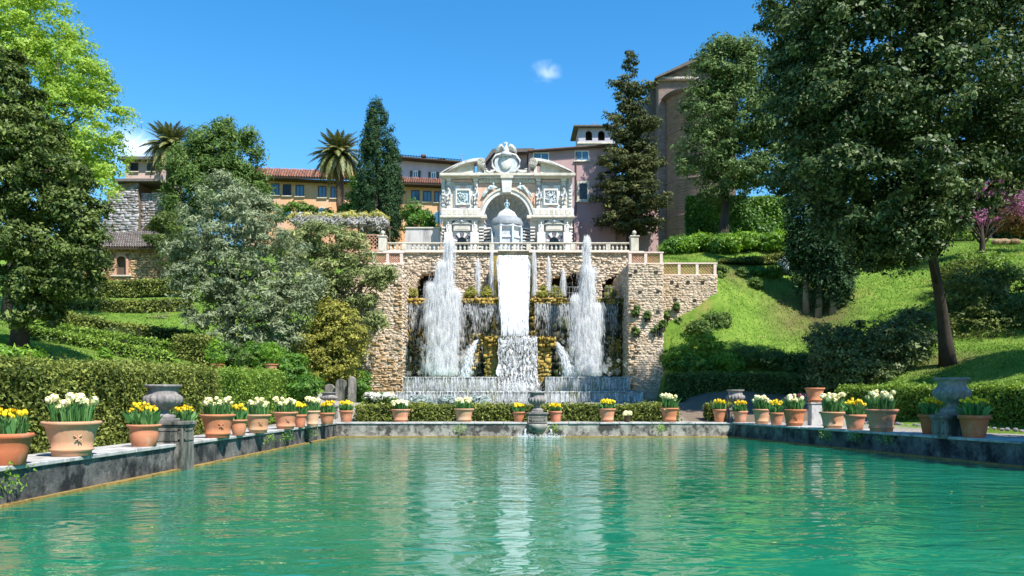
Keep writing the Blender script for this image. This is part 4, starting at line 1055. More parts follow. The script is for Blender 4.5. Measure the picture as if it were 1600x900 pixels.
for px, lab in [(991, 'white gate pier with ball finial at the right end of the balustrade'), (598, 'white gate pier with ball finial at the left end of the balustrade')]:
    x = WX(px, YK); t = thing('finial_pier', lab, 'pier', (x, YK, ZB), 'finial piers at the balustrade ends')
    zt = WZ(371, YK)
    MB().box(x-.3, x+.3, YK-.28, YK+.32, ZB-.09 if False else ZB, zt).build('shaft', 'travertine', t, bevel=.02)
    MB().box(x-.36, x+.36, YK-.34, YK+.38, zt, zt+.1).build('cap', 'travertine', t, bevel=.02)
    MB().lathe([(.2, 0), (.08, .06), (.07, .1), (.15, .18), (.17, .27), (.13, .37), (.04, .42), (.001, .46)], (x, YK+.02, zt+.1), 14).build('ball_finial', 'travertine', t, smooth=True)
# thin iron rail along the ledge
t = thing('ledge_railing', 'thin pale iron railing on the ledge in front of the grottoes', 'railing', (4, YL+.6, ZL))
for xa, xb in ((WX(858, 58), WX(905, 58)), (WX(945, 58), WX(965, 58)), (WX(662, 58), WX(690, 58))):
    m = MB()
    m.tube([(xa, YL+.6, ZL+.85), (xb, YL+.6, ZL+.85)], .02, 5).tube([(xa, YL+.6, ZL+.45), (xb, YL+.6, ZL+.45)], .014, 5)
    n = max(2, int((xb-xa)/.22))
    for k in range(n+1): m.tube([(xa+(xb-xa)*k/n, YL+.6, ZL-.01), (xa+(xb-xa)*k/n, YL+.6, ZL+.85)], .012, 4)
    m.build('rail_section', 'iron', t)

# ------------------------------------------------------------------ fountain basins and central rock
ft = thing('fountain_basin', 'stepped stone fountain basins with water running over their rims', 'fountain', (.4, 50, 1.4))
def arc_front(xa, xb, Y, bulge, n=14): return [(xa+(xb-xa)*k/n, Y-bulge*math.sin(math.pi*k/n)) for k in range(n+1)]
ZA, ZC = WZ(612, 50), WZ(589, 51.4)
xa, xb = WX(619, 50), WX(1004, 50)
lo = arc_front(xa, xb, 50, .25)
MB().slab(lo + [(xb, 57.9), (xa, 57.9)], 1.2, ZA-.06).build('lower_basin', 'basin_stone', ft)
MB().slab(arc_front(xa-.05, xb+.05, 49.93, .25) + [(xb+.05, 50.5), (xa-.05, 50.5)], ZA-.058, ZA+.02).build('lower_rim', 'basin_stone', ft, bevel=.02)
UP = [(WX(630, 51.6), WX(776, 51.6)), (WX(852, 51.6), WX(984, 51.6))]
for ua, ub in UP:
    MB().slab(arc_front(ua, ub, 51.6, .45) + [(ub, 57.8), (ua, 57.8)], ZA-.05, ZC-.07).build('upper_basin', 'basin_stone', ft)
    MB().slab(arc_front(ua-.05, ub+.05, 51.53, .45) + [(ub+.05, 52.2), (ua-.05, 52.2)], ZC-.068, ZC).build('upper_rim', 'basin_stone', ft, bevel=.02)
    MB().slab([(ua+.1, 52.25), (ub-.1, 52.25), (ub-.1, 57.7), (ua+.1, 57.7)], ZC-.069, ZC-.03).build('basin_water', 'pool_water', ft)
# central rock with side spurs
XC0, XC1 = WX(778, 53), WX(840, 53); ZR = WZ(524, 53.5)
cr = thing('cascade_rock', 'mossy yellow rock block under the white fall carrying the cascade', 'rock', (.35, 53, 1.4))
MB().box(XC0, XC1, 53.2, 58.2, 1.3, ZR-.05).build('core', 'wet_rock', cr)
ex0, ex1 = WX(752, 54), WX(866, 54)
MB().box(ex0+.25, XC0-.01, 53.9, 58.2, 1.3, ZR-.35).box(XC1+.01, ex1-.25, 53.9, 58.2, 1.3, ZR-.35).build('side_block', 'moss_rock', cr)
rubble_obj('mossy_rocks', [rubble((ex0+.2, 53.85, 1.5), (1, 0, 0), (0, 0, 1), XC0-ex0-.2, ZR-1.6, .26, .22, .13, 1.0, lambda u, v: v > ZR-2.9 or u < .45 or v < 2.2, .0),
                           rubble((XC1, 53.85, 1.5), (1, 0, 0), (0, 0, 1), ex1-XC1-.2, ZR-1.6, .26, .22, .13, 1.0, None, .0),
                           rubble((ex0-.1, 53.9, ZR-.75), (1, 0, 0), (0, 0, 1), XC0-ex0+.1, .7, .24, .2, .4, 1.0, None, .0),
                           rubble((XC1, 53.9, ZR-.75), (1, 0, 0), (0, 0, 1), ex1-XC1+.1, .7, .24, .2, .4, 1.0, None, .0)], 'moss_rock', cr)
# chute walls flanking the fall
MB().prism([(WX(769, 60), ZR-1), (WX(769, 60), WZ(400, 60)), (WX(777, 60), WZ(400, 60)), (WX(779, 60), ZR-1)], 59.8, 63.0).prism([(WX(827, 60), ZR-1), (WX(829, 60), WZ(400, 60)), (WX(836, 60), WZ(400, 60)), (WX(836, 60), ZR-1)], 59.8, 63.0).build('chute_wall', 'moss_rock', cr)
MB().box(WX(777.5, 60), WX(826.5, 60), 60.2, 63, ZR-1, ZT-.35).build('chute_bed', 'wet_rock', cr)

# ------------------------------------------------------------------ falling and rising water
def streaks(name, P, L, wdt, mat, parent=None, D=None):
    """slim three-sided threads of water: P top points, L lengths, D directions"""
    n = len(P); D = np.tile([0, 0, -1.0], (n, 1)) if D is None else unit(D)
    u = unit(np.cross(D, rng.normal(size=(n, 3)))); v = np.cross(D, u)
    mid = P + D*(L*.45)[:, None]; end = P + D*L[:, None]
    ring = []
    for k in range(3):
        a = 2*math.pi*k/3; ring.append(mid + (u*math.cos(a)+v*math.sin(a))*wdt[:, None])
    V = np.stack([P] + ring + [end], 1).reshape(-1, 3); i = np.arange(n)*5
    T = np.concatenate([np.stack([i, i+1+k, i+1+(k+1) % 3], 1) for k in range(3)] + [np.stack([i+4, i+1+(k+1) % 3, i+1+k], 1) for k in range(3)])
    o = npmesh(name, V, T, None, mat, parent); o['kind'] = 'stuff'; return o
def jet(label, px, Y, pbase, plumes, group=None, big=True):
    """upright jet: plumes of (offset px, top row, base width px, top width px, share)"""
    x0_ = WX(px, Y); zb = WZ(pbase, Y)
    t = thing('water_jet', label, 'water jet', (x0_, Y, zb), group)
    S = []; K = []; B = []
    for dx, ptop, wb, wt, sh in plumes:
        H = WZ(ptop, Y)-zb; xb_ = x0_ + dx*.45*Y/F; lean = dx*.55*Y/F/H
        def col(n, sd, pw):
            f = 1.02*rng.random(n)**pw; f = np.minimum(f, 1-.06*rng.random(n))
            r = (wt + (wb-wt)*(1-f**1.8))*(.85+.15*np.sin(f*11+dx))*Y/F/2; g = rng.normal(size=(n, 2))*sd
            P = np.stack([xb_+lean*f*H+g[:, 0]*r, Y+g[:, 1]*r, zb+f*H], 1)
            return P, g, f, r
        n = int(3600*sh) if big else 320
        P, g, f, r = col(n, .55, .9)
        S.append((P, np.minimum(P[:, 2]-zb+.02, .2+.9*rng.random(n)), .007+.018*rng.random(n), np.stack([g[:, 0]*.12, g[:, 1]*.12, np.full(n, -1.0)], 1)))
        n = int(2000*sh) if big else 220
        P, g, f, r = col(n, .2, 1.0)
        K.append((P, np.minimum(P[:, 2]-zb+.02, .3+1.1*rng.random(n)*(1 if big else .5)), (.012+.028*rng.random(n))*(1 if big else .7), np.stack([g[:, 0]*.05, g[:, 1]*.05, np.full(n, -1.0)], 1)))
        n = int(4600*sh) if big else 160
        P, g, f, r = col(n, .46, .85)
        B.append((P, np.minimum(P[:, 2]-zb+.02, .35+.9*rng.random(n)), (.04+.12*rng.random(n)*(1.1-.5*f))*(1 if big else .5), np.stack([g[:, 0]*.1, g[:, 1]*.1, np.full(n, -1.0)], 1)))
    for nm, L, mt in (('spray', S, 'spray'), ('core', K, 'spray_dense'), ('spray_body', B, 'mist')):
        P, Ln, Wd, D = [np.concatenate([q[i] for q in L]) for i in range(4)]
        streaks(nm, P, Ln, Wd, mt, t, D)
    if big:                                       # drops and drifting mist round the foot and lee side
        k = 1500; f = rng.random(k)**1.6; wmax = max(abs(p[0])+p[2]*.5 for p in plumes)*Y/F; H = WZ(plumes[0][1], Y)-zb
        P = np.stack([x0_+rng.normal(size=k)*wmax*.62, Y+rng.normal(size=k)*wmax*.6, zb+.03+f*H*.8], 1)
        streaks('drops', P, .03+.10*rng.random(k), .008+.014*rng.random(k), 'spray', t)
        k = 260; P = np.stack([x0_+rng.normal(size=k)*wmax*.6, Y+rng.normal(size=k)*wmax*.5, zb+.3+np.abs(rng.normal(size=k))*1.1], 1)
        streaks('foot_mist', P, np.minimum(P[:, 2]-zb, .3+.5*rng.random(k)), .10+.16*rng.random(k), 'mist', t)
    return t
jet('tall white water jet on the left of the fountain, taller and broader of the two', 692, 54.5, 588, [(10, 364, 27, 12, .30), (0, 402, 44, 26, .38), (-18, 436, 32, 23, .28), (21, 446, 24, 17, .20)])
jet('tall white water jet on the right of the fountain, below the purple house', 916, 54.5, 588, [(1, 365, 25, 11, .32), (3, 410, 37, 22, .38), (-16, 455, 23, 16, .22), (17, 470, 23, 16, .20)])
JG = 'thin jets on the ledge'
for px, top, lab in [(747, 402, 'thin jet on the ledge, outer one left of the white fall'), (768, 388, 'thin jet on the ledge touching the left side of the white fall'), (835, 388, 'thin jet on the ledge touching the right side of the white fall'), (857, 398, 'thin jet on the ledge, outer one right of the white fall'), (880, 418, 'low thin jet in front of the double grotto arch')]:
    jet(lab, px, 59.5, 463, [(0, top, 8, 4, 1.0)], JG, False)
# main fall: an arching white sheet
mf = thing('waterfall', 'broad white sheet of water falling down the middle of the fountain', 'waterfall', (.3, 57, ZR))
def sheet(name, prof, mat, parent, nx=14, wob=.03):
    """prof of (x0, x1, y, z) rows from top to bottom"""
    Vv = []
    for (a, b, y, z) in prof:
        ja, jb = [random.uniform(-.05, .05)+.03*math.sin(z*5+q) for q in (0, 2)]; a += ja; b += jb
        for k in range(nx+1):
            u = k/nx; Vv.append((a+(b-a)*u, y+wob*math.sin(k*2.1+z*1.3)-wob*2*math.sin(math.pi*u), z))
    F_ = [(r*(nx+1)+k, r*(nx+1)+k+1, (r+1)*(nx+1)+k+1, (r+1)*(nx+1)+k) for r in range(len(prof)-1) for k in range(nx)]
    me = bpy.data.meshes.new(name); me.from_pydata(Vv, [], F_); me.polygons.foreach_set('use_smooth', [True]*len(F_)); me.update()
    return link(name, me, M(mat), parent)
prof = []
for f in np.linspace(0, 1, 34):
    y = 60.1-5.6*(1-(1-f)**1.6)*.9; py = 399+f*125
    prof.append((WX(778+8*f, y), WX(826-3*f, y), y, WZ(py, y)))
sheet('falling_sheet', prof, 'sheet_full', mf)
n = 1500; f = rng.random(n); u = -.06+1.12*rng.random(n); yy = 60.05-5.6*(1-(1-f)**1.6)*.9
P = np.stack([(778+8*f+u*(48-11*f)-800)/F*yy, yy-.06-.1*rng.random(n), CZ-(399+f*120-HZ)/F*yy], 1)
streaks('falling_threads', P, .3+.8*rng.random(n), .02+.03*rng.random(n), 'spray_dense', mf)
# cascade below: broken sheet over the rock
cs = thing('cascade', 'broken cascade pouring over the central rock into the lower basin', 'cascade', (.35, 53, ZA))
prof = [(XC0+.15, XC1-.12, 53.6, ZR)] + [(XC0+.10-.22*f+.05*math.sin(f*17), XC1-.08+.20*f+.05*math.sin(f*13+1), 53.1-.8*f**.6, ZR-(ZR-ZA)*f) for f in np.linspace(.03, 1, 18)]
sheet('front_sheet', prof, 'sheet_cascade', cs, 16, .05)
n = 1500; P = np.stack([XC0+rng.random(n)*(XC1-XC0), 52.9-.5*rng.random(n), ZR-.1-(ZR-ZA-.3)*rng.random(n)], 1)
streaks('threads', P, .08+.3*rng.random(n), .012+.02*rng.random(n), 'spray_dense', cs)
n = 1600; P = np.stack([.35+rng.normal(size=n)*.9, 51.9+rng.normal(size=n)*.3, ZA+.05+np.abs(rng.normal(size=n))*.45], 1)
streaks('splash', P, .04+.10*rng.random(n), .012+.02*rng.random(n), 'spray', cs)
# side spouts arching out of the rock
for sg, px0, py0, px1, py1, lab in [(-1, 750, 530, 726, 588, 'curved side spout of water on the left of the central rock'), (1, 866, 534, 890, 588, 'curved side spout of water on the right of the central rock')]:
    a, b = W(px0, py0, 53.9), W(px1, py1, 53.2)
    t = thing('side_spout', lab, 'water spout', a, 'side spouts of the central rock')
    n = 1100; f = rng.random(n); sp = .10+.22*f
    Pc = np.stack([a.x+(b.x-a.x)*f**.62, a.y+(b.y-a.y)*f, a.z+(b.z-a.z)*f**1.15], 1) + rng.normal(size=(n, 3))*sp[:, None]*np.array([.55, .6, .4])
    D = np.stack([np.full(n, (b.x-a.x)*.45), np.full(n, -.2), -(1.0+2*f)], 1)
    streaks('water', Pc, .15+.35*rng.random(n), .015+.03*rng.random(n), 'spray_dense', t, D)
# dripping curtains under the ledge
for xa_, xb_, lab in [(-7.3, -.85, 'curtain of dripping water threads under the left half of the ledge'), (1.55, 7.3, 'curtain of dripping water threads under the right half of the ledge')]:
    t = thing('water_curtain', lab, 'water curtain', ((xa_+xb_)/2, YL, ZL-.4))
    n = 1500; u = rng.random(n); cl = .5+.5*np.sin(u*37+xa_)*np.sin(u*11)
    P = np.stack([xa_+(xb_-xa_)*u, YL-.12-.12*rng.random(n), ZL-.28-np.abs(rng.normal(size=n))*.9*(.4+cl)], 1)
    streaks('threads', P, .12+.55*rng.random(n)*(.4+cl), .006+.014*rng.random(n), 'spray_dense', t)
    k = 700; P = np.stack([xa_+(xb_-xa_)*rng.random(k), YL-.1-.3*rng.random(k), ZC+(ZL-ZC)*rng.random(k)], 1)
    streaks('drops', P, .1+.5*rng.random(k), .005+.01*rng.random(k), 'spray', t)
# films running over the basin rims
def rim_sheet(parent, front, z1, z0, name='rim_film'):
    Vv = [(x, y-.06, z1+.012) for x, y in front] + [(x, y-.13, z1-.06) for x, y in front] + [(x, y-.17, z0) for x, y in front]; k = len(front)
    me = bpy.data.meshes.new(name); me.from_pydata(Vv, [], [(r*k+i, r*k+i+1, (r+1)*k+i+1, (r+1)*k+i) for r in range(2) for i in range(k-1)]); me.update()
    o = link(name, me, M('sheet_veil'), parent)
    n = int((front[-1][0]-front[0][0])*90); u = rng.random(n)*(k-1); i0 = np.minimum(u.astype(int), k-2); fr_ = u-i0
    fa = np.array(front); q = fa[i0]*(1-fr_)[:, None] + fa[i0+1]*fr_[:, None]
    P = np.stack([q[:, 0], q[:, 1]-.17-.03*rng.random(n), z1-.02-(z1-z0)*.75*rng.random(n)], 1)
    streaks('rim_threads', P, np.minimum(.1+.5*rng.random(n), P[:, 2]-z0), .004+.012*rng.random(n), 'spray_dense', parent)
rw1 = thing('rim_water', 'water film pouring over the long lower basin rim', 'water film', (.4, 49.6, 1.4), 'water over the basin rims')
rim_sheet(rw1, arc_front(xa, xb, 49.93, .25), ZA+.02, 1.42)
for (ua, ub), lab in zip(UP, ('water film pouring over the upper left basin rim', 'water film pouring over the upper right basin rim')):
    q = thing('rim_water', lab, 'water film', ((ua+ub)/2, 51, ZA), 'water over the basin rims')
    rim_sheet(q, arc_front(ua, ub, 51.53, .45), ZC, ZA)
# splash of the two little spouts in the pool
for dx, lab in [(-.5, 'little splash in the pool left of the central urn'), (.6, 'little splash in the pool right of the central urn')]:
    t = thing('pool_splash', lab, 'splash', (xc+dx, 37.0, 0), 'splashes under the far pool wall')
    n = 260; P = np.stack([xc+dx+rng.normal(size=n)*.28, 37.05+rng.normal(size=n)*.10, .02+np.abs(rng.normal(size=n))*.07], 1)
    streaks('drops', P, .03+.05*rng.random(n), .01+.015*rng.random(n), 'spray_dense', t)
    n = 60; f = rng.random(n); P = np.stack([np.full(n, xc+dx*1.05)+rng.normal(size=n)*.015, 37.22-.17*f, .37-.37*f**2], 1)
    streaks('stream', P, .06+.05*rng.random(n), .012+.01*rng.random(n), 'spray_dense', t)

# ------------------------------------------------------------------ organ facade
YO = 72.0
def OX(px): return WX(px, YO)
def OZ(py): return WZ(py, YO)
of = thing('organ_facade', 'ornate white baroque organ fountain facade with a great shell niche', 'facade', (OX(793), YO, 12.6))
def fb(px0, px1, py0, py1, d0, d1, name, mat, bevel=.015, parent=None):
    """block on the facade: pixel rectangle, proud of the wall from d0 to d1"""
    return MB().box(OX(px0), OX(px1), YO-d1, YO-d0, OZ(py1), OZ(py0)).build(name, mat, parent or of, bevel=bevel)
def fbs(rects, d0, d1, name, mat, parent=None, bevel=.012):
    m = MB()
    for r in rects: m.box(OX(r[0]), OX(r[1]), YO-d1, YO-d0, OZ(r[3]), OZ(r[2]))
    return m.build(name, mat, parent or of, bevel=bevel)
NC, NS, NR, NH = 791.8, 345.0, 36.0, 42.0
zb = 12.5
poly = [(OX(692), zb), (OX(692), OZ(279)), (OX(894), OZ(279)), (OX(894), zb), (OX(NC+NR), zb)]
poly += [(OX(NC+NR*math.cos(a)), OZ(NS-NH*math.sin(a))) for a in np.linspace(0, math.pi, 25)] + [(OX(NC-NR), zb)]
MB().prism(poly, YO, YO+1.6).build('wall', 'travertine', of)
# niche shell: fluted half dome on a half cylinder
rx, rz = NR*YO/F, NH*YO/F; cx, cz = OX(NC), OZ(NS); nv = []; nf = []
na, nb = 96, 10
for j in range(nb+1):
    ph = (math.pi/2)*j/nb
    for i in range(na+1):
        th = math.pi*i/na; fl = 1-.035*(1-abs(math.sin(th*11)))
        r = math.cos(ph)*fl
        # fan of flutes radiating from the back centre
        nv.append((cx+rx*r*math.cos(th)*1.02, YO+.25+2.3*math.sin(ph), cz+rz*r*math.sin(th)*1.02))
for j in range(nb):
    for i in range(na): a = j*(na+1)+i; nf.append((a, a+1, a+na+2, a+na+1))
MB().add(nv, nf).build('shell_niche', 'marble_grey', of, smooth=True)
for k in range(1, 11):      # dark grooves between the shell ribs
    th = math.pi*k/11; pts = []
    for ph in np.linspace(.08, 1.35, 8): pts.append((cx+rx*math.cos(ph)*math.cos(th)*.985, YO+.22+2.3*math.sin(ph), cz+rz*math.cos(ph)*math.sin(th)*.985))
    MB().tube(pts, [.085]*4+[.07, .06, .05, .03], 5).build('shell_rib', 'travertine', of, smooth=True)
MB().lathe([(rx*1.02, zb), (rx*1.02, cz)], (cx, YO+.4, 0), 24, None, 0, math.pi).build('niche_wall', 'marble_grey', of, smooth=True)
# archivolt
def arc_band(r0x, r0z, r1x, r1z, d0, d1, name, mat, a0=0, a1=math.pi, n=28):
    pts = [(OX(NC+r1x*math.cos(a)), OZ(NS-r1z*math.sin(a))) for a in np.linspace(a0, a1, n)] + [(OX(NC+r0x*math.cos(a)), OZ(NS-r0z*math.sin(a))) for a in np.linspace(a1, a0, n)]
    return MB().prism(pts, YO-d1, YO-d0).build(name, mat, of, bevel=.015)
arc_band(36, 42, 43.5, 49.5, 0, .20, 'archivolt', 'marble_white'); arc_band(41.5, 47.5, 45, 51, .203, .30, 'archivolt_fillet', 'travertine')
# keystone
MB().prism([(OX(785), OZ(303)), (OX(798.5), OZ(303)), (OX(800.5), OZ(279)), (OX(783), OZ(279))], YO-.5, YO).build('keystone', 'marble_white', of, bevel=.03)
fb(782, 802, 276.5, 281, .503, .62, 'keystone_cap', 'travertine')
# spandrels with winged figures
for sg in (-1, 1):
    pts = [(OX(NC+sg*47), OZ(287)), (OX(NC+sg*9.5), OZ(287))] + [(OX(NC+sg*46*math.cos(a)), OZ(NS-52*math.sin(a))) for a in np.linspace(1.36, .42, 12)] + [(OX(NC+sg*47), OZ(322))]
    MB().prism(pts, YO-.05, YO-.002).build('spandrel_fresco', 'fresco_orange', of)
# entablature
fb(690, 896, 273, 277, 0, .62, 'top_cornice', 'travertine', .03); fb(692, 894, 277.2, 280, 0, .42, 'cornice_bed', 'marble_white'); fb(748, 836, 281, 286.5, 0, .16, 'frieze', 'travertine')
for a, b in ((688, 750), (834, 898)): fb(a, b, 274, 278.5, .3, .85, 'cornice_break', 'travertine', .03)
fbs([(x, x+2.2, 280.2, 282.4) for x in np.arange(752, 832, 4.4)], 0, .3, 'dentils', 'marble_white')
# broken segmental pediments with scrolls
def pediment(sg):
    # arc from the outer corner up to the scroll near the middle
    o, s = (690, 752) if sg < 0 else (896, 833)
    P = []
    for f in np.linspace(0, 1, 18):
        px = o+(s-o)*f; py = 273-22.5*math.sin(f*math.pi/2*.98)**.9; P.append((px, py))
    outer = [(OX(x), OZ(y)) for x, y in P]
    inner = [(OX(x+(0 if i else -sg*6)), OZ(min(y+4.2, 273))) for i, (x, y) in enumerate(P)]
    pe = MB().prism(outer+inner[::-1], YO-.75, YO+.9).build('pediment_arch', 'marble_white', of, bevel=.02)
    body = [(OX(x), OZ(min(y+4.0, 273.2))) for x, y in P[2:-3]] + [(OX(P[-4][0]), OZ(273.2))]
    MB().prism(body, YO-.30, YO+.8).build('pediment_field', 'travertine', of)
    # scroll volute
    cxs, czs = OX(s), OZ(257); m = MB()
    vol = [(cxs+sg*-1*.34*(1-k/26)*math.cos(k*.62), YO-.8, czs+.34*(1-k/26)*math.sin(k*.62)) for k in range(24)]
    MB().prism([(cxs+.36*math.cos(a), czs+.36*math.sin(a)) for a in np.linspace(0, 2*math.pi, 20, endpoint=False)], YO-.78, YO+.9).build('scroll_drum', 'marble_white', of, bevel=.02)
    m.tube(vol, [.05]*24, 6).build('scroll_spiral', 'travertine', of, smooth=True)
    fb(s+sg*1, s+sg*6, 262, 273, -.6, .5, 'pediment_post', 'travertine')
pediment(-1); pediment(1)
# upper order: pilasters, herms, panels
for x0 in (697, 739.5, 837, 876.5):
    fb(x0, x0+8, 279.5, 284, 0, .40, 'capital', 'marble_white', .03); fb(x0+1, x0+7, 284.2, 330, 0, .22, 'pilaster', 'marble_white')
    fb(x0+2, x0+6, 291.5, 296.5, .223, .34, 'mask_block', 'marble_dark', .03)
    m = MB(); c = OX(x0+4); zz = OZ(326)
    # herm: tapering sheath, twisted torso, head
    m.lathe([(.07, 0), (.13, .25), (.17, .7), (.14, .95), (.2, 1.2), (.22, 1.38), (.1, 1.5), (.001, 1.52)], (c, YO-.30, zz), 10)
    m.ball((c, YO-.34, zz+1.60), .10, 8, 6); m.tube([(c-.18, YO-.32, zz+1.35), (c-.25, YO-.4, zz+1.05), (c-.02, YO-.5, zz+.9)], .06, 6); m.tube([(c+.18, YO-.32, zz+1.35), (c+.24, YO-.36, zz+1.0), (c+.12, YO-.45, zz+.7)], .06, 6)
    ho = m.build('herm_figure', 'marble_grey', of, smooth=True); r = ho.modifiers.new('fuse', 'REMESH'); r.mode = 'VOXEL'; r.voxel_size = .035; r.use_smooth_shade = True
    for dz in (.15, .5, .85): MB().tube([(c-.2, YO-.38, zz+dz), (c, YO-.5, zz+dz+.18), (c+.2, YO-.38, zz+dz+.05)], .035, 5).build('drapery_fold', 'marble_dark', of)
for a, b in ((690, 696), (888, 894)):
    fb(a, b, 280, 338, 0, .12, 'end_strip', 'marble_white')
    for k in range(9): fb(a+.8, b-.8, 286+k*5.6, 289.4+k*5.6, .123, .2, 'quoin_boss', 'travertine' if k % 2 else 'marble_grey', .02)
for a, b in ((709, 738.5), (846, 875)):
    c = (a+b)/2
    fb(a, b, 290, 327, 0, .14, 'panel_ground', 'marble_white'); fb(a+.5, b-.5, 281, 286, 0, .12, 'upper_tablet', 'fresco_pink')
    fbs([(a+3, b-3, 296, 299), (a+3, b-3, 318.5, 321.5), (a+3, a+5.5, 299, 318.5), (b-5.5, b-3, 299, 318.5)], .143, .30, 'relief_frame', 'marble_white')
    fb(a+5.5, b-5.5, 299, 318.5, .143, .17, 'relief_ground', 'relief_blue' if a < 800 else 'marble_grey')
    m = MB()
    for k in range(13):
        qx = OX(a+7+rng.random()*(b-a-14)); qz = OZ(301+rng.random()*15)
        m.tube([(qx, YO-.2, qz), (qx+rng.normal()*.16, YO-.24, qz+rng.normal()*.16), (qx+rng.normal()*.3, YO-.2, qz+rng.normal()*.2)], [.05, .06, .03], 6); m.ball((qx, YO-.21, qz), .075, 7, 5)
    m.build('relief_figures', 'relief_blue' if a < 800 else 'marble_grey', of, smooth=True)
    for y0, y1 in ((291, 294.5), (322.5, 326)): fb(c-4.5, c+4.5, y0, y1, .143, .19, 'inset_tablet', 'fresco_pink')
    fbs([(a+1.5+i*3.2, a+3.2+i*3.2, 287, 289.3) for i in range(8)], 0, .2, 'dentils', 'marble_grey')
# winged figures in the spandrels
def figure(m, p, s, lean=0.0, arms=True, seated=False):
    """small carved human figure, feet at p, height s"""
    x, y, z = p
    hip = Vector((x+lean*.45*s, y, z+.48*s)); ch = Vector((x+lean*.75*s, y-.02*s, z+.74*s)); hd = Vector((x+lean*.95*s, y-.03*s, z+.92*s))
    for d in (-1, 1): m.tube([(x+d*.06*s, y, z), (x+d*.08*s+lean*.2*s, y-.05*s, z+.25*s), hip+Vector((d*.05*s, 0, 0))], [.04*s, .055*s, .075*s], 7)
    m.tube([hip, hip.lerp(ch, .5), ch, ch+Vector((0, 0, .08*s))], [.10*s, .09*s, .12*s, .06*s], 8); m.ball(hd, .075*s, 9, 7, (1, 1, 1.2))
    if arms:
        for d in (-1, 1): m.tube([ch+Vector((d*.12*s, 0, .03*s)), ch+Vector((d*.2*s, -.05*s, -.12*s)), ch+Vector((d*.12*s, -.14*s, -.24*s))], [.05*s, .042*s, .03*s], 7)
def carve(o, v=.03):
    r = o.modifiers.new('fuse', 'REMESH'); r.mode = 'VOXEL'; r.voxel_size = v; r.use_smooth_shade = True; return o
for sg in (-1, 1):
    m = MB(); figure(m, (OX(NC+sg*38), YO-.22, OZ(309)), 1.25, -sg*.8)
    for k in range(5): m.tube([(OX(NC+sg*26), YO-.2, OZ(297)), (OX(NC+sg*(20-k*1.5)), YO-.28, OZ(289.5+k*1.2))], [.09, .03], 5)
    carve(m.build('winged_figure', 'relief_blue', of, smooth=True), .035)
# middle cornice and pedestal course
for a, b in ((690, 751), (833, 896)):
    fb(a, b, 327, 339, 0, .34, 'pedestal_course', 'marble_white', .03); fb(a-2, b+1, 339.2, 342.5, 0, .7, 'middle_cornice', 'travertine', .03); fb(a, b-1, 342.6, 345.5, 0, .4, 'cornice_bed', 'marble_grey', .02)
    fbs([(x, x+5.5, 329, 337) for x in np.arange(a+2, b-6, 8)], .343, .37, 'pedestal_panel', 'travertine')
# lower order
for a in (699, 842.5):
    b = a+46; c = a+23
    for p in (a-1.5, a+38.5):
        fb(p, p+8.5, 345.6, 400, 0, .35, 'lower_pilaster', 'marble_white')
        fb(p-.6, p+9.1, 345.7, 349, .353, .45, 'lower_capital', 'travertine')
    # small curved pediment
    arc = [(OX(c-16+32*f), OZ(352-8*math.sin(math.pi*f))) for f in np.linspace(0, 1, 15)]
    MB().prism(arc, YO-.4, YO).build('door_pediment', 'marble_white', of, bevel=.02)
    arc = [(OX(c-12+24*f), OZ(351.2-4.2*math.sin(math.pi*f))) for f in np.linspace(0, 1, 15)]
    MB().prism(arc, YO-.43, YO-.403).build('pediment_inset', 'travertine', of)
    m = MB(); m.ball((OX(c), YO-.46, OZ(347)), .13, 8, 6); m.tube([(OX(c-4), YO-.45, OZ(349)), (OX(c-2), YO-.47, OZ(347)), (OX(c), YO-.45, OZ(348.4)), (OX(c+2), YO-.47, OZ(347)), (OX(c+4), YO-.45, OZ(349))], .05, 5); m.build('cartouche', 'marble_grey', of, smooth=True)
    fb(c-13, c+13, 352.5, 361.5, 0, .3, 'door_tablet', 'marble_white'); fb(c-11, c+11, 354, 360, .303, .33, 'tablet_inset', 'travertine')
    fb(c-12.5, c+12.5, 362, 400, 0, .05, 'door_ground', 'marble_grey')
    # rusticated door arch: fan of voussoirs round a black opening
    dz = OZ(379); dr = .42
    MB().prism([(OX(c)+dr*math.cos(q), dz+dr*.95*math.sin(q)) for q in np.linspace(0, math.pi, 14)] + [(OX(c)-dr, zb), (OX(c)+dr, zb)], YO-.11, YO-.05).build('door_opening', 'glass_dark', of)
    for k in range(7):
        q0, q1 = math.pi*k/7+.04, math.pi*(k+1)/7-.04
        MB().prism([(OX(c)+r_*math.cos(q), dz+r_*math.sin(q)) for r_, q in ((dr, q0), (dr*2.0, q0), (dr*2.0, q1), (dr, q1))], YO-.05-(.26 if k % 2 == 0 else .16), YO-.05).build('voussoir', 'marble_white' if k % 2 == 0 else 'marble_dark', of, bevel=.015)
    # atlas statues on white blocks in front of the pilasters
    for p in (a+2.5, a+43):
        MB().box(OX(p-6.5), OX(p+6.5), YO-1.0, YO-.45, zb, OZ(366)).build('statue_block', 'marble_white', of, bevel=.03)
        m = MB(); figure(m, (OX(p), YO-.72, OZ(366)-.05), .95); carve(m.build('statue', 'marble_white', of, smooth=True))
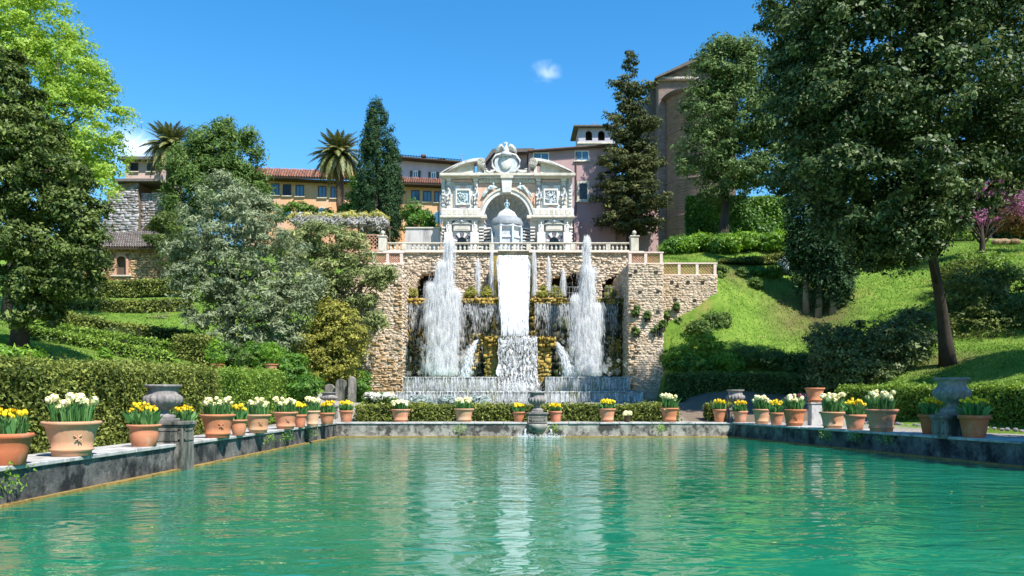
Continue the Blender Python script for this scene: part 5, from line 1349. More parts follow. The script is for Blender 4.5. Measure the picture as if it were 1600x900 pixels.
# striped rustication beside the niche and at the ends
for xs, sgn in (((748, 756), 1), ((828, 836), -1), ((690.5, 696.5), 0), ((889, 894.5), 0)):
    for k in range(8):
        y0 = 356+k*5.0
        fb(xs[0]+.3*(k % 2), xs[1]-.3*(k % 2), y0, y0+2.6, 0, .5, 'rustic_band', 'marble_white', .04); fb(xs[0]+1, xs[1]-1, y0+2.62, y0+4.98, 0, .34, 'rustic_joint', 'marble_dark', .02)
for sg in (-1, 1):
    for k in range(8):     # bands turning into the niche
        y0 = 356+k*5.0; e = OX(NC+sg*NR)
        MB().prism([(e, OZ(y0+2.6)), (e, OZ(y0)), (e-sg*.62, OZ(y0-1.6)), (e-sg*.62, OZ(y0+1.0))], YO+.1, YO+1.5).build('niche_band', 'marble_white' if k % 1 == 0 else 'marble_dark', of, bevel=.03)
        MB().box(min(e, e-sg*.5), max(e, e-sg*.5), YO+.2, YO+1.5, OZ(y0+4.9), OZ(y0+2.7)).build('niche_joint', 'marble_dark', of)
    fb(NC+sg*36-5 if sg > 0 else NC-36-7, NC+sg*36+7 if sg > 0 else NC-36+5, 338, 343, -.4, .5, 'niche_impost', 'travertine', .03)
# coat of arms with garlands and a crowned eagle
MB().ball((OX(790.5), YO-.5, OZ(257)), .50, 20, 14, (1.0, .35, 1.25)).build('shield', 'marble_white', of, smooth=True)
for sg in (-1, 1):
    m = MB(); X0 = OX(790.5)
    m.tube([(X0+sg*.25, YO-.5, OZ(242)), (X0+sg*.85, YO-.5, OZ(245)), (X0+sg*1.2, YO-.5, OZ(253)), (X0+sg*1.15, YO-.5, OZ(262)), (X0+sg*.8, YO-.5, OZ(270)), (X0+sg*.3, YO-.5, OZ(273))], [.09, .10, .08, .10, .11, .08], 8)
    m.tube([(X0+sg*.9, YO-.5, OZ(268)), (X0+sg*1.4, YO-.5, OZ(272)), (X0+sg*1.75, YO-.5, OZ(270)), (X0+sg*1.8, YO-.5, OZ(266)), (X0+sg*1.6, YO-.5, OZ(266.5))], [.09, .10, .09, .07, .04], 8)
    m.build('scroll_garland', 'marble_white', of, smooth=True)
MB().prism([(OX(790.5)+1.0*math.cos(a), OZ(257)+.95*math.sin(a)) for a in np.linspace(0, 2*math.pi, 24, endpoint=False)], YO-.42, YO-.12).build('crest_plate', 'marble_grey', of, bevel=.03)
m = MB(); X0 = OX(790.5)
m.lathe([(.25, 0), (.55, .1), (.45, .35), (.2, .5), (.3, .62), (.1, .7)], (X0, YO-.45, OZ(248)), 12); m.build('helm', 'marble_grey', of, smooth=True)
fb(756, 828, 266, 273, -.6, .18, 'arms_base', 'travertine', .03)
m = MB(); m.lathe([(.1, 0), (.24, .2), (.26, .45), (.16, .7), (.1, .8), (.13, .9), (.1, 1.0), (.01, 1.05)], (X0, YO-.4, OZ(244)), 12)
m.tube([(X0, YO-.5, OZ(226.5)), (X0, YO-.7, OZ(228))], [.06, .02], 6)
m.build('eagle_body', 'marble_white', of, smooth=True)
for sg in (-1, 1):
    for k in range(8):
        a = .15+k*.16
        m = MB(); b0 = Vector((X0+sg*.18, YO-.4+.02*k, OZ(234))); e = Vector((X0+sg*(.52+.42*math.sin(a*1.5)), YO-.36+.02*k, OZ(229+k*1.7)))
        mid = b0.lerp(e, .55)+Vector((0, 0, .16)); m.tube([b0, mid, e], [.08, .10, .05], 6); m.build('wing_feather', 'marble_white', of, smooth=True)
for k in range(5): MB().tube([(X0+(k-2)*.05, YO-.4, OZ(227)), (X0+(k-2)*.10, YO-.4, OZ(223+abs(k-2)*.8))], [.035, .02], 5).build('crown_point', 'marble_white', of)
# kiosk in the niche
YKi = 71.2
kx = WX(792, YKi); kk = YKi/F
ki = thing('organ_kiosk', 'grey domed stone kiosk standing in front of the shell niche', 'kiosk', (kx, YKi, 12.6))
def KZ(py): return WZ(py, YKi)
zk = 12.6
MB().lathe([(21*kk, 0), (21*kk, KZ(376)-zk), (23*kk, KZ(374)-zk), (22*kk, KZ(371)-zk), (20.5*kk, KZ(370)-zk), (20.5*kk, KZ(362)-zk), (23*kk, KZ(359)-zk), (25.5*kk, KZ(357)-zk), (25*kk, KZ(354)-zk)], (kx, YKi, zk), 8, None, math.pi/8, 2*math.pi+math.pi/8).build('drum', 'marble_grey', ki)
MB().lathe([(25*kk, 0), (25.5*kk, .12), (25*kk, .35), (22*kk, .62), (17*kk, .78)], (kx, YKi, KZ(354)), 24).build('lower_dome', 'lead_grey', ki, smooth=True)
MB().lathe([(17*kk, 0), (16*kk, .2), (12*kk, .55), (6*kk, .75), (.01, .8)], (kx, YKi, KZ(342)), 20).build('upper_dome', 'marble_white', ki, smooth=True)
for k in range(8):
    a = math.pi/8+k*math.pi/4
    MB().tube([(kx+24.6*kk*math.cos(a), YKi+24.6*kk*math.sin(a), zk), (kx+24.6*kk*math.cos(a), YKi+24.6*kk*math.sin(a), KZ(358))], .09, 8).build('corner_column', 'relief_blue', ki, smooth=True)
m = MB(); figure(m, (kx, YKi, KZ(333)), 1.15); carve(m.build('statue', 'bronze_statue', ki, smooth=True))
for k in range(6):
    a = k*math.pi/3; MB().tube([(kx+.34*math.cos(a), YKi+.34*math.sin(a), KZ(333.5)), (kx+.14*math.cos(a), YKi+.14*math.sin(a), KZ(326))], [.09, .05], 6).build('pedestal_scroll', 'bronze_statue', ki, smooth=True)

# ------------------------------------------------------------------ houses
def window(par, xa, xb, z0, z1, Y, frame='window_white', glass='glass', fw=.09, bars=1, hbar=0, sill=True, proud=.06):
    f = MB(); f.box(xa, xb, Y-proud, Y+.02, z1-fw, z1); f.box(xa, xb, Y-proud, Y+.02, z0, z0+fw)
    f.box(xa, xa+fw, Y-proud, Y+.02, z0+fw, z1-fw); f.box(xb-fw, xb, Y-proud, Y+.02, z0+fw, z1-fw)
    for k in range(bars):
        c = xa+(xb-xa)*(k+1)/(bars+1); f.box(c-fw*.35, c+fw*.35, Y-proud*.8, Y+.02, z0+fw, z1-fw)
    for k in range(hbar):
        c = z0+(z1-z0)*(k+1)/(hbar+1); f.box(xa+fw, xb-fw, Y-proud*.7, Y+.02, c-fw*.25, c+fw*.25)
    w = f.build('window', frame, par)
    MB().box(xa+fw*.9, xb-fw*.9, Y-.012, Y+.015, z0+fw*.9, z1-fw*.9).build('pane', glass, w)
    if sill: MB().box(xa-.1, xb+.1, Y-.2, Y+.02, z0-.1, z0-.002).build('sill', 'travertine', w)
    return w
def tiles(name, par, A, B, C, D, ncol, nrow, mat='roof_tile'):
    """barrel tile roof over quad A-B (eave, left to right) and D-C (ridge)"""
    A, B, C, D = [np.array(p, float) for p in (A, B, C, D)]
    N = unit(np.cross(B-A, D-A)); Vs = []; Qs = []; Ts = []; k = 0
    MB().add([tuple(A-N*.02), tuple(B-N*.02), tuple(C-N*.02), tuple(D-N*.02), tuple(A-N*.18), tuple(B-N*.18), tuple(C-N*.18), tuple(D-N*.18)], [(0, 1, 2, 3), (7, 6, 5, 4), (0, 4, 5, 1), (1, 5, 6, 2), (2, 6, 7, 3), (3, 7, 4, 0)]).build('roof_slab', 'frame_brown', par)
    for i in range(ncol):
        for j in range(nrow):
            u0, u1 = (i+.08)/ncol, (i+.92)/ncol; v0, v1 = max(0, (j-.12)/nrow), (j+1)/nrow; tt = rng.random()
            E = lambda u, v: A*(1-u)*(1-v)+B*u*(1-v)+C*u*v+D*(1-u)*v
            hgt = np.linalg.norm(B-A)/ncol*.42; P = []
            for v, up in ((v0, .05), (v1, 0)):
                for q in range(4):
                    u = u0+(u1-u0)*q/3; P.append(E(u, v)+N*(hgt*math.sin(math.pi*q/3)*1.1+up))
            Vs += P; Qs += [(k+q, k+q+1, k+q+5, k+q+4) for q in range(3)]; Ts += [tt]*3; k += 8
    o = npmesh(name, np.array(Vs), np.array(Qs), np.array(Ts), mat, par); o['kind'] = 'stuff'; return o
# purple house right behind the organ
YP = 80.0
pz = thing('purple_house', 'tall purple plastered house directly right of the organ facade', 'house', (WX(880, YP), YP, 12.6))
def PX(p): return WX(p, YP)
def PZ(p): return WZ(p, YP)
pl = [(PX(826), 12), (PX(826), PZ(239)), (PX(962), PZ(229)), (PX(962), 12)]
MB().prism(pl, YP, YP+9).build('wall', 'plaster_purple', pz)
MB().prism([(PX(824), PZ(239)), (PX(824), PZ(236.5)), (PX(964), PZ(226.5)), (PX(964), PZ(229))], YP-.5, YP+9.3).build('roof', 'roof_grey', pz)
m = MB()
for k in range(46): x = PX(825+k*3); m.box(x, x+.12, YP-.62, YP-.5, PZ(238.4-k*.222), PZ(237-k*.222))
m.build('eave_tile_ends', 'roof_tile', pz)['kind'] = 'stuff'
window(pz, PX(833), PX(858), PZ(252), PZ(238.5), YP, bars=1); window(pz, PX(898), PX(920.5), PZ(251.5), PZ(235.5), YP, bars=1)
window(pz, PX(901.5), PX(921), PZ(315), PZ(283), YP, 'travertine', 'glass_dark', .22, 0)
MB().box(PX(896.5), PX(904), YP-.7, YP-.002, 12, PZ(340)).build('buttress_strip', 'plaster_purple', pz)
MB().box(PX(962)+.01, PX(1030), YP+.5, YP+7, 12, PZ(315)).build('annex', 'plaster_purple', pz)
MB().tube([(PX(900), YP-.1, PZ(238)), (PX(900), YP-.1, 12.6)], .06, 6).build('downpipe', 'frame_brown', pz)
# darker gabled house behind the coat of arms
YG = 84.0
gh = thing('gabled_house', 'dark roofed purple house peeking out behind the eagle crest', 'house', (WX(795, YG), YG, 12.6))
MB().prism([(WX(757, YG), 12), (WX(757, YG), WZ(262, YG)), (WX(772, YG), WZ(243, YG)), (WX(832, YG), WZ(241, YG)), (WX(832, YG), 12)], YG, YG+6).build('wall', 'plaster_purple', gh)
MB().prism([(WX(753, YG), WZ(265, YG)), (WX(753, YG), WZ(261, YG)), (WX(770, YG), WZ(237, YG)), (WX(834, YG), WZ(236, YG)), (WX(834, YG), WZ(241, YG)), (WX(772, YG), WZ(243, YG))], YG-1.0, YG+6.4).build('roof', 'roof_grey', gh)
MB().tube([(WX(774, YG), YG-.1, WZ(243, YG)), (WX(774, YG), YG-.1, WZ(290, YG))], .06, 6).build('downpipe', 'frame_brown', gh)
# belvedere
YV = 96.0
bv = thing('belvedere', 'small square belvedere tower with two arched openings and a hipped roof', 'tower', (WX(928, YV), YV, 20))
def VX(p): return WX(p, YV)
def VZ(p): return WZ(p, YV)
ops = [(VX(920), 12.6*YV/F/2), (VX(939.5), 12.6*YV/F/2)]
xl, xr = VX(904), VX(958); z0, z1 = VZ(222), VZ(198)
poly = [(xl, z0), (xl, z1), (xr, z1), (xr, z0)]
m = MB(); segs = [xl, VX(915), VX(925.5), VX(934.5), VX(945), xr]
for k in (0, 2, 4): m.box(segs[k], segs[k+1], YV, YV+.4, z0, z1)
for k in (1, 3):
    c = (segs[k]+segs[k+1])/2; r = (segs[k+1]-segs[k])/2; zs = VZ(209)
    m.prism([(segs[k], z1), (segs[k], zs)] + [(c-r*math.cos(a), zs+r*math.sin(a)) for a in np.linspace(0, math.pi, 10)] + [(segs[k+1], zs), (segs[k+1], z1)], YV, YV+.4)
    m.box(segs[k], segs[k+1], YV, YV+.4, z0, VZ(219.5))
m.box(xl, xl+.4, YV+.4, YV+4, z0, z1); m.box(xr-.4, xr, YV+.4, YV+4, z0, z1); m.box(xl, xr, YV+4, YV+4.3, z0, z1)
m.build('wall', 'plaster_mauve', bv)
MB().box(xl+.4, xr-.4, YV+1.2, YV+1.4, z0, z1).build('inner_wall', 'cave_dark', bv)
MB().box(xl-.15, xr+.15, YV-.2, YV+4.4, VZ(225), VZ(222)).build('string_course', 'travertine', bv)
MB().box(xl-.05, xr+.05, YV-.05, YV+4.4, VZ(236), VZ(225)).build('base', 'plaster_grey', bv)
ax, ay = (xl+xr)/2, YV+2
MB().add([(xl-.6, YV-.7, VZ(198)), (xr+.6, YV-.7, VZ(198)), (xr+.6, YV+5, VZ(198)), (xl-.6, YV+5, VZ(198)), (ax, ay, VZ(188)), (xl-.6, YV-.7, VZ(200)), (xr+.6, YV-.7, VZ(200)), (xr+.6, YV+5, VZ(200)), (xl-.6, YV+5, VZ(200))],
         [(0, 1, 4), (1, 2, 4), (2, 3, 4), (3, 0, 4), (0, 5, 6, 1), (1, 6, 7, 2), (2, 7, 8, 3), (3, 8, 5, 0), (8, 7, 6, 5)]).build('roof', 'roof_grey', bv)
MB().tube([(ax, ay, VZ(190)), (ax, ay, VZ(182))], .04, 5).tube([(ax-.35, ay, VZ(184.5)), (ax+.35, ay, VZ(184.5))], .03, 5).build('weather_vane', 'iron', bv)
# orange house
YQ = 96.0
oh = thing('orange_house', 'long ochre orange house with red tiled roof behind the palm and cypress', 'house', (WX(550, YQ), YQ, 14))
def QX(p): return WX(p, YQ)
def QZ(p): return WZ(p, YQ)
MB().prism([(QX(380), 12), (QX(380), QZ(276)), (QX(697), QZ(292)), (QX(697), 12)], YQ, YQ+7).build('wall', 'plaster_orange', oh)
tiles('roof_tiles', oh, (QX(378), YQ-1.3, QZ(279)), (QX(562), YQ-1.3, QZ(284)), (WX(562, YQ+3.2), YQ+3.2, WZ(268, YQ+3.2)), (WX(378, YQ+3.2), YQ+3.2, WZ(261.5, YQ+3.2)), 46, 7)
tiles('roof_tiles', oh, (QX(610), YQ-1.3, QZ(289)), (QX(694), YQ-1.3, QZ(292)), (WX(694, YQ+3.2), YQ+3.2, WZ(280, YQ+3.2)), (WX(610, YQ+3.2), YQ+3.2, WZ(276, YQ+3.2)), 24, 7)
MB().prism([(QX(378), QZ(281)), (QX(378), QZ(279.5)), (QX(694), QZ(292.5)), (QX(694), QZ(294.5))], YQ-1.1, YQ-.002).build('eave_boards', 'wood_dark', oh)
for c, dark in [(430, 0), (448.5, 1), (468.5, 0), (503.5, 0), (523, 0), (649, 0), (667.5, 0), (685, 0)]:
    sl = (c-430)*.052; w = window(oh, QX(c-6.5), QX(c+6.5), QZ(305+sl-(2 if c > 600 else 0)), QZ(287+sl-(1 if c > 600 else 0)), YQ, 'frame_brown', 'glass_dark' if dark else 'glass', .09, 0 if dark else 1, 0)
for c in (449, 503, 667, 685):
    zz = QZ(331+(6 if c > 600 else 0)); x = QX(c); r = .45
    w = MB().prism([(x-r*1.25, zz-.9), (x+r*1.25, zz-.9)] + [(x+r*1.25*math.cos(a), zz+r*1.25*math.sin(a)) for a in np.linspace(0, math.pi, 12)], YQ-.05, YQ+.01).build('arched_window', 'travertine', oh)
    MB().prism([(x-r, zz-.8), (x+r, zz-.8)] + [(x+r*math.cos(a), zz+r*math.sin(a)) for a in np.linspace(0, math.pi, 12)], YQ-.08, YQ-.052).build('pane', 'glass', w)
MB().tube([(QX(688), YQ-.3, QZ(294)), (QX(688), YQ-.3, QZ(385))], .09, 6).build('downpipe', 'lead_pipe', oh)
# mauve house behind
YM = 108.0
mh = thing('mauve_house', 'pale mauve upper house with dark shutters and chimneys above the orange roof', 'house', (WX(670, YM), YM, 16))
def MX(p): return WX(p, YM)
def MZ(p): return WZ(p, YM)
MB().prism([(MX(600), 14), (MX(600), MZ(246)), (MX(720), MZ(256)), (MX(720), 14)], YM, YM+7).build('wall', 'plaster_mauve', mh)
MB().prism([(MX(598), MZ(248.5)), (MX(598), MZ(246)), (MX(722), MZ(256)), (MX(722), MZ(258.5))], YM-1.2, YM-.002).build('eave_boards', 'wood_dark', mh)
tiles('roof_tiles', mh, (MX(596), YM-1.4, MZ(246)), (MX(722), YM-1.4, MZ(256)), (WX(722, YM+4), YM+4, WZ(251.5, YM+4)), (WX(596, YM+4), YM+4, WZ(241, YM+4)), 30, 6, 'roof_grey')
for c, dy in ((649, 0), (677.5, 2), (702, 4)):
    w = window(mh, MX(c-4), MX(c+4), MZ(280+dy), MZ(267+dy), YM, 'window_white', 'glass', .1, 1)
    for s_ in (-1, 1): MB().box(MX(c+s_*6.2)-.17, MX(c+s_*6.2)+.17, YM-.1, YM-.01, MZ(280+dy), MZ(267+dy)).build('shutter', 'shutter', mh)
for c, t0, wd in ((660, 238, .4), (689, 245, .8)):
    x = MX(c); h = MB().box(x-wd/2, x+wd/2, YM+1, YM+1.8, MZ(256), MZ(t0+2)).build('chimney', 'plaster_grey', mh)
    MB().box(x-wd/2-.12, x+wd/2+.12, YM+.88, YM+1.92, MZ(t0+2), MZ(t0)).build('chimney_cap', 'roof_tile', h)
    MB().box(x-wd*.3, x+wd*.3, YM+.985, YM+.999, MZ(t0+7), MZ(t0+3)).build('chimney_vent', 'glass_dark', h)
MB().tube([(MX(722), YM, MZ(256)), (MX(722), YM, MZ(240))], .03, 4).tube([(MX(718), YM, MZ(243)), (MX(726), YM, MZ(243))], .02, 4).tube([(MX(719), YM, MZ(247)), (MX(725), YM, MZ(247))], .02, 4).build('aerial', 'iron', mh)
# grey garden wall left of the organ
gw = thing('garden_wall', 'plain grey plastered garden wall between cypress and organ facade', 'wall', (WX(660, 73), 73, 12.6))
MB().prism([(WX(628, 73), 12), (WX(634, 73), WZ(356, 73)), (WX(687, 73), WZ(357, 73)), (WX(687, 73), 12)], 73, 73.5).build('wall', 'plaster_grey', gw)
MB().box(WX(633, 73), WX(688, 73), 72.9, 73.6, WZ(357, 73), WZ(355, 73)).build('coping', 'travertine', gw)
# church with apse
YC = 94.0
ch = thing('church', 'brown stone church with round apse and gabled roof among the right trees', 'church', (WX(1080, YC), YC, 18))
def HX(p): return WX(p, YC)
def HZ2(p): return WZ(p, YC)
MB().prism([(HX(1029), 14), (HX(1029), HZ2(125)), (HX(1090), HZ2(98)), (HX(1150), HZ2(125)), (HX(1150), 14)], YC, YC+18).build('nave_wall', 'brick_church', ch)
MB().box(HX(1015), HX(1029)-.01, YC+2.5, YC+17, 14, HZ2(172)).build('side_aisle', 'brick_church', ch)
MB().prism([(HX(1022), HZ2(127)), (HX(1022), HZ2(124.5)), (HX(1090), HZ2(92)), (HX(1157), HZ2(124.5)), (HX(1157), HZ2(128)), (HX(1090), HZ2(98))], YC-.9, YC+18.5).build('roof', 'roof_grey', ch)
MB().prism([(HX(1012), HZ2(175)), (HX(1012), HZ2(171)), (HX(1023), HZ2(127)), (HX(1029)-.02, HZ2(127)), (HX(1029)-.02, HZ2(172))], YC+2, YC+17.5).build('aisle_roof', 'roof_grey', ch)
MB().box(HX(1027), HX(1090), YC-.4, YC-.004, HZ2(127), HZ2(122)).build('string_course', 'travertine', ch)
m = MB()
for k in range(22): x = HX(1028+k*2.8); m.box(x, x+.1, YC-.55, YC-.4, HZ2(127), HZ2(124))
m.build('corbels', 'brick_church', ch)['kind'] = 'stuff'
x = HX(1056); MB().prism([(x-.3, HZ2(153)), (x+.3, HZ2(153)), (x+.3, HZ2(144))] + [(x+.3*math.cos(a), HZ2(144)+.3*math.sin(a)) for a in np.linspace(.2, math.pi-.2, 8)] + [(x-.3, HZ2(144))], YC-.03, YC+.01).build('window', 'glass_dark', ch)
axx = HX(1094); ar = HX(1094)-HX(1041)
MB().lathe([(ar, 14), (ar, HZ2(163)), (ar+.15, HZ2(162)), (ar+.15, HZ2(159)), (ar+.45, HZ2(156))], (axx, YC, 0), 40, None, math.pi, 2*math.pi).build('apse', 'brick_church', ch, smooth=True)
MB().lathe([(ar+.5, HZ2(156)), (ar+.5, HZ2(154)), (.01, HZ2(138))], (axx, YC, 0), 40, None, math.pi, 2*math.pi).build('apse_roof', 'roof_grey', ch)
for k in range(34):
    a = math.pi+math.pi*(k+.5)/34; MB().tube([(axx+(ar+.1)*math.cos(a), YC+(ar+.1)*math.sin(a), HZ2(161)), (axx+(ar+.42)*math.cos(a), YC+(ar+.42)*math.sin(a), HZ2(157))], .08, 4).build('corbel', 'roof_tile', ch)
for a, py in ((3.9, 300), (4.1, 200), (3.7, 240), (4.3, 270)):
    c = Vector((axx+ar*math.cos(a), YC+ar*math.sin(a), HZ2(py))); MB().ball(c, .14, 6, 5).build('putlog_hole', 'cave_dark', ch)
for py in (215, 290, 345): MB().lathe([(ar, HZ2(py)), (ar+.10, HZ2(py)), (ar+.10, HZ2(py-2.5)), (ar, HZ2(py-2.5))], (axx, YC, 0), 40, None, math.pi, 2*math.pi).build('apse_band', 'brick_church', ch)
# old buildings on the left
YA = 70.0
sc = thing('stone_chapel', 'old brown stone garden building with one arched window on the left hillside', 'building', (WX(195, YA), YA, 10))
def AX(p): return WX(p, YA)
def AZ(p): return WZ(p, YA)
wx_ = AX(190); wr = 7.5*YA/F
m = MB(); m.prism([(AX(128), 8), (AX(128), AZ(388)), (wx_-wr, AZ(388)), (wx_-wr, 8)], YA, YA+.5); m.prism([(wx_+wr, 8), (wx_+wr, AZ(388)), (AX(253), AZ(390)), (AX(253), 8)], YA, YA+.5)
m.prism([(wx_-wr, AZ(388)), (wx_-wr, AZ(408))] + [(wx_-wr*math.cos(a), AZ(408)+wr*math.sin(a)) for a in np.linspace(0, math.pi, 10)] + [(wx_+wr, AZ(408)), (wx_+wr, AZ(388))], YA, YA+.5)
m.box(wx_-wr, wx_+wr, YA, YA+.5, 8, AZ(429)); m.box(AX(252.5), AX(253), YA+.5, YA+6, 8, AZ(390)); m.box(AX(128), AX(128.5), YA+.5, YA+6, 8, AZ(390))
m.build('wall', 'mortar_dark', sc)
kp = lambda u, v: not (abs(AX(128)+u-wx_) < wr+.15 and AZ(429)-.1 < 9.2+v < AZ(399))
rubble_obj('wall_stones', [rubble((AX(128), YA, 9.2), (1, 0, 0), (0, 0, 1), AX(253)-AX(128), AZ(389)-9.2, .32, .18, .05, .9, kp, .06)], 'rubble_ochre', sc)
MB().box(wx_-wr, wx_+wr, YA+.3, YA+.34, AZ(429), AZ(399)).build('window_shutter', 'frame_brown', sc)
fr_ = MB().prism([(wx_-wr*1.5, AZ(430)), (wx_-wr*1.5, AZ(408))] + [(wx_-wr*1.5*math.cos(a), AZ(408)+wr*1.5*math.sin(a)) for a in np.linspace(0, math.pi, 12)] + [(wx_+wr*1.5, AZ(408)), (wx_+wr*1.5, AZ(430)), (wx_+wr, AZ(430)), (wx_+wr, AZ(408))] + [(wx_+wr*math.cos(a), AZ(408)+wr*math.sin(a)) for a in np.linspace(0, math.pi, 12)] + [(wx_-wr, AZ(430))], YA-.1, YA-.002).build('window_surround', 'brick_lattice', sc)
MB().box(wx_-wr*2.2, wx_+wr*2.2, YA-.2, YA-.002, AZ(432), AZ(430)).build('sill', 'travertine', sc)
tiles('roof_tiles', sc, (AX(124), YA-.6, AZ(388)), (AX(257), YA-.6, AZ(389)), (WX(250, YA+6), YA+6, WZ(362, YA+6)), (WX(132, YA+6), YA+6, WZ(364, YA+6)), 34, 9, 'roof_grey')
YT = 80.0
ot = thing('ruined_tower', 'grey rubble tower with a dark arch above the stone garden building', 'tower', (WX(210, YT), YT, 14))
def TX(p): return WX(p, YT)
def TZ(p): return WZ(p, YT)
xa_, xc_ = TX(162), TX(216)
MB().prism([(xa_, 12), (TX(168), TZ(300)), (TX(186), TZ(288)), (xc_, TZ(284)), (xc_, 12)], YT, YT+3).build('left_wall', 'mortar_dark', ot)
rubble_obj('left_stones', [rubble((xa_, YT, 14), (1, 0, 0), (0, 0, 1), xc_-xa_, TZ(287)-14, .45, .24, .08, .9, lambda u, v: 14+v < TZ(318)+u*.62, .05)], 'rubble_grey', ot)
MB().box(xc_+.01, TX(262), YT+.6, YT+4, 12, TZ(300)).build('right_wall', 'mortar_dark', ot)
rubble_obj('right_stones', [rubble((xc_, YT+.6, 14), (1, 0, 0), (0, 0, 1), TX(262)-xc_, TZ(300)-14, .45, .24, .08, .9, None, .05)], 'rubble_grey', ot)
x = TX(238); r = 17*YT/F
MB().prism([(x-r, TZ(362)), (x+r, TZ(362))] + [(x+r*math.cos(a), TZ(360)+r*.8*math.sin(a)) for a in np.linspace(0, math.pi, 12)], YT+.3, YT+.62).build('dark_arch', 'cave_dark', ot)
MB().box(TX(180), TX(252), YT-.5, YT+4, TZ(285), TZ(281)).build('roof_slab', 'roof_grey', ot)
YU = 92.0
uh = thing('pink_house', 'small pale pink house with dark windows behind the left palm', 'house', (WX(222, YU), YU, 18))
MB().box(WX(196, YU), WX(252, YU), YU, YU+6, 14, WZ(252, YU)).build('wall', 'fresco_pink', uh)
MB().box(WX(190, YU), WX(257, YU), YU-.8, YU+6.5, WZ(252, YU), WZ(247.5, YU)).build('roof', 'roof_grey', uh)
for c in (210, 236): window(uh, WX(c-6, YU), WX(c+6, YU), WZ(268, YU), WZ(255, YU), YU, 'wood_dark', 'glass_dark', .1, 1)
bh = thing('blue_shutter_house', 'weathered grey house wall with a bright blue shutter, left of the rubble tower', 'house', (WX(150, 84), 84, 14))
MB().box(WX(120, 84), WX(163, 84), 84, 88, 12, WZ(320, 84)).build('wall', 'plaster_mauve', bh)
plain('blue_paint', (.08, .22, .48), .6)
MB().box(WX(155, 84), WX(162, 84), 83.9, 83.99, WZ(345, 84), WZ(333, 84)).build('shutter', 'blue_paint', bh)
# arched recess with tomb-like slabs at the left foot of the buttress
rc = thing('stone_niche', 'grey stone recess with arched slabs left of the basins', 'stone niche', (WX(530, 46), 46, 1.4))
for a, b, t0, yy in ((505, 523, 600, 46.6), (523, 541, 592, 46.3), (543, 556, 588, 46.0)):
    x0_, x1_ = WX(a, yy), WX(b, yy); c = (x0_+x1_)/2; r = (x1_-x0_)/2*.92; z1 = WZ(t0, yy)
    MB().prism([(c-r, .9), (c+r, .9)] + [(c+r*math.cos(q), z1-r+r*math.sin(q)) for q in np.linspace(0, math.pi, 12)], yy, yy+.35).build('slab', 'pedestal_stone', rc, bevel=.03)
# pergola with wisteria
YE = 67.0
pg = thing('pergola', 'garden pergola roofed with lilac and yellow wisteria left of the cypress', 'pergola', (WX(530, YE), YE, 12.6))
for px in (470, 515, 560, 573, 602):
    for dy in (0, 2.4): MB().tube([(WX(px, YE), YE+dy, 12.2), (WX(px, YE), YE+dy, WZ(345, YE))], .06, 6).build('post', 'frame_brown', pg)
for dy in (0, 2.4): MB().tube([(WX(452, YE), YE+dy, WZ(346, YE)), (WX(606, YE), YE+dy, WZ(346, YE))], .07, 6).build('beam', 'frame_brown', pg)
for px in range(455, 606, 12): MB().tube([(WX(px, YE), YE-.3, WZ(344.5, YE)), (WX(px, YE), YE+2.8, WZ(344.5, YE))], .05, 5).build('rafter', 'frame_brown', pg)
foliage('wisteria_leaves', [pblob(470+k*20, 343+1.5*(k % 2), YE, 16, 5, 1.6, 1.2) for k in range(7)], 360, .32, 26, .13, 'leaf_wisteria_young', pg)
foliage('wisteria_flowers', [pblob(470+k*20, 350, YE, 14, 5, .5, -.2) for k in range(7)], 260, .26, 24, .12, 'leaf_wisteria', pg, flat=1.6)
lf = thing('lattice_fence', 'red brown wooden lattice fence under the pergola', 'fence', (WX(560, 66.4), 66.4, 12.6))
xa_, xb_ = WX(450, 66.4), WX(592, 66.4); q0, q1 = WZ(389, 66.4), WZ(368, 66.4)
MB().box(xa_, xb_, 66.36, 66.46, q1, q1+.08).build('top_rail', 'brick_lattice', lf); MB().box(xa_, xb_, 66.36, 66.46, q0-.6, q0).build('base_rail', 'brick_lattice', lf)
m = MB(); o = xa_-(q1-q0)
while o < xb_:
    for s_ in (0, 1):
        p = [(o+f*(q1-q0) if s_ == 0 else o+(1-f)*(q1-q0), 66.4+.03*s_, q0+f*(q1-q0)) for f in np.linspace(0, 1, 7)]; p = [k for k in p if xa_ <= k[0] <= xb_]
        if len(p) > 1: m.tube([p[0], p[-1]], .03, 4)
    o += .3
m.build('lattice_panel', 'brick_lattice', lf)

# ------------------------------------------------------------------ trees
def gbase(px, py, Y):
    p = W(px, py, Y); return (p.x, p.y, gz(p.x, p.y))
# big holm oak on the right: tall crown over the slope
Yk = 45.0
ob = [pblob(1395, 30, Yk, 150, 80, 5.5), pblob(1300, 70, Yk, 95, 70, 4.0, -1), pblob(1250, 30, Yk, 66, 62, 3), pblob(1330, 175, Yk, 115, 75, 4.2, -1.5), pblob(1255, 170, Yk, 52, 58, 2.6),
      pblob(1440, 150, Yk, 110, 85, 4.5, -1), pblob(1545, 90, Yk, 95, 110, 4.5, 1), pblob(1560, 230, Yk, 85, 70, 3.5, 1), pblob(1290, 270, Yk, 82, 52, 3.2, -1), pblob(1400, 275, Yk, 95, 60, 3.5, -1.5),
      pblob(1500, 290, Yk, 70, 50, 3), pblob(1340, 345, Yk, 62, 48, 2.6, -.5), pblob(1395, 370, Yk, 58, 50, 2.4, -.5), pblob(1440, 345, Yk, 55, 40, 2.3), pblob(1365, 395, Yk, 40, 26, 1.8), pblob(1420, 395, Yk, 34, 24, 1.6), pblob(1480, 340, Yk, 40, 34, 2), pblob(1620, 150, Yk, 80, 130, 4, 2), pblob(1400, -10, Yk, 130, 40, 4.5), pblob(1540, -10, Yk, 110, 50, 4.5), pblob(1235, 120, Yk, 40, 40, 2)]
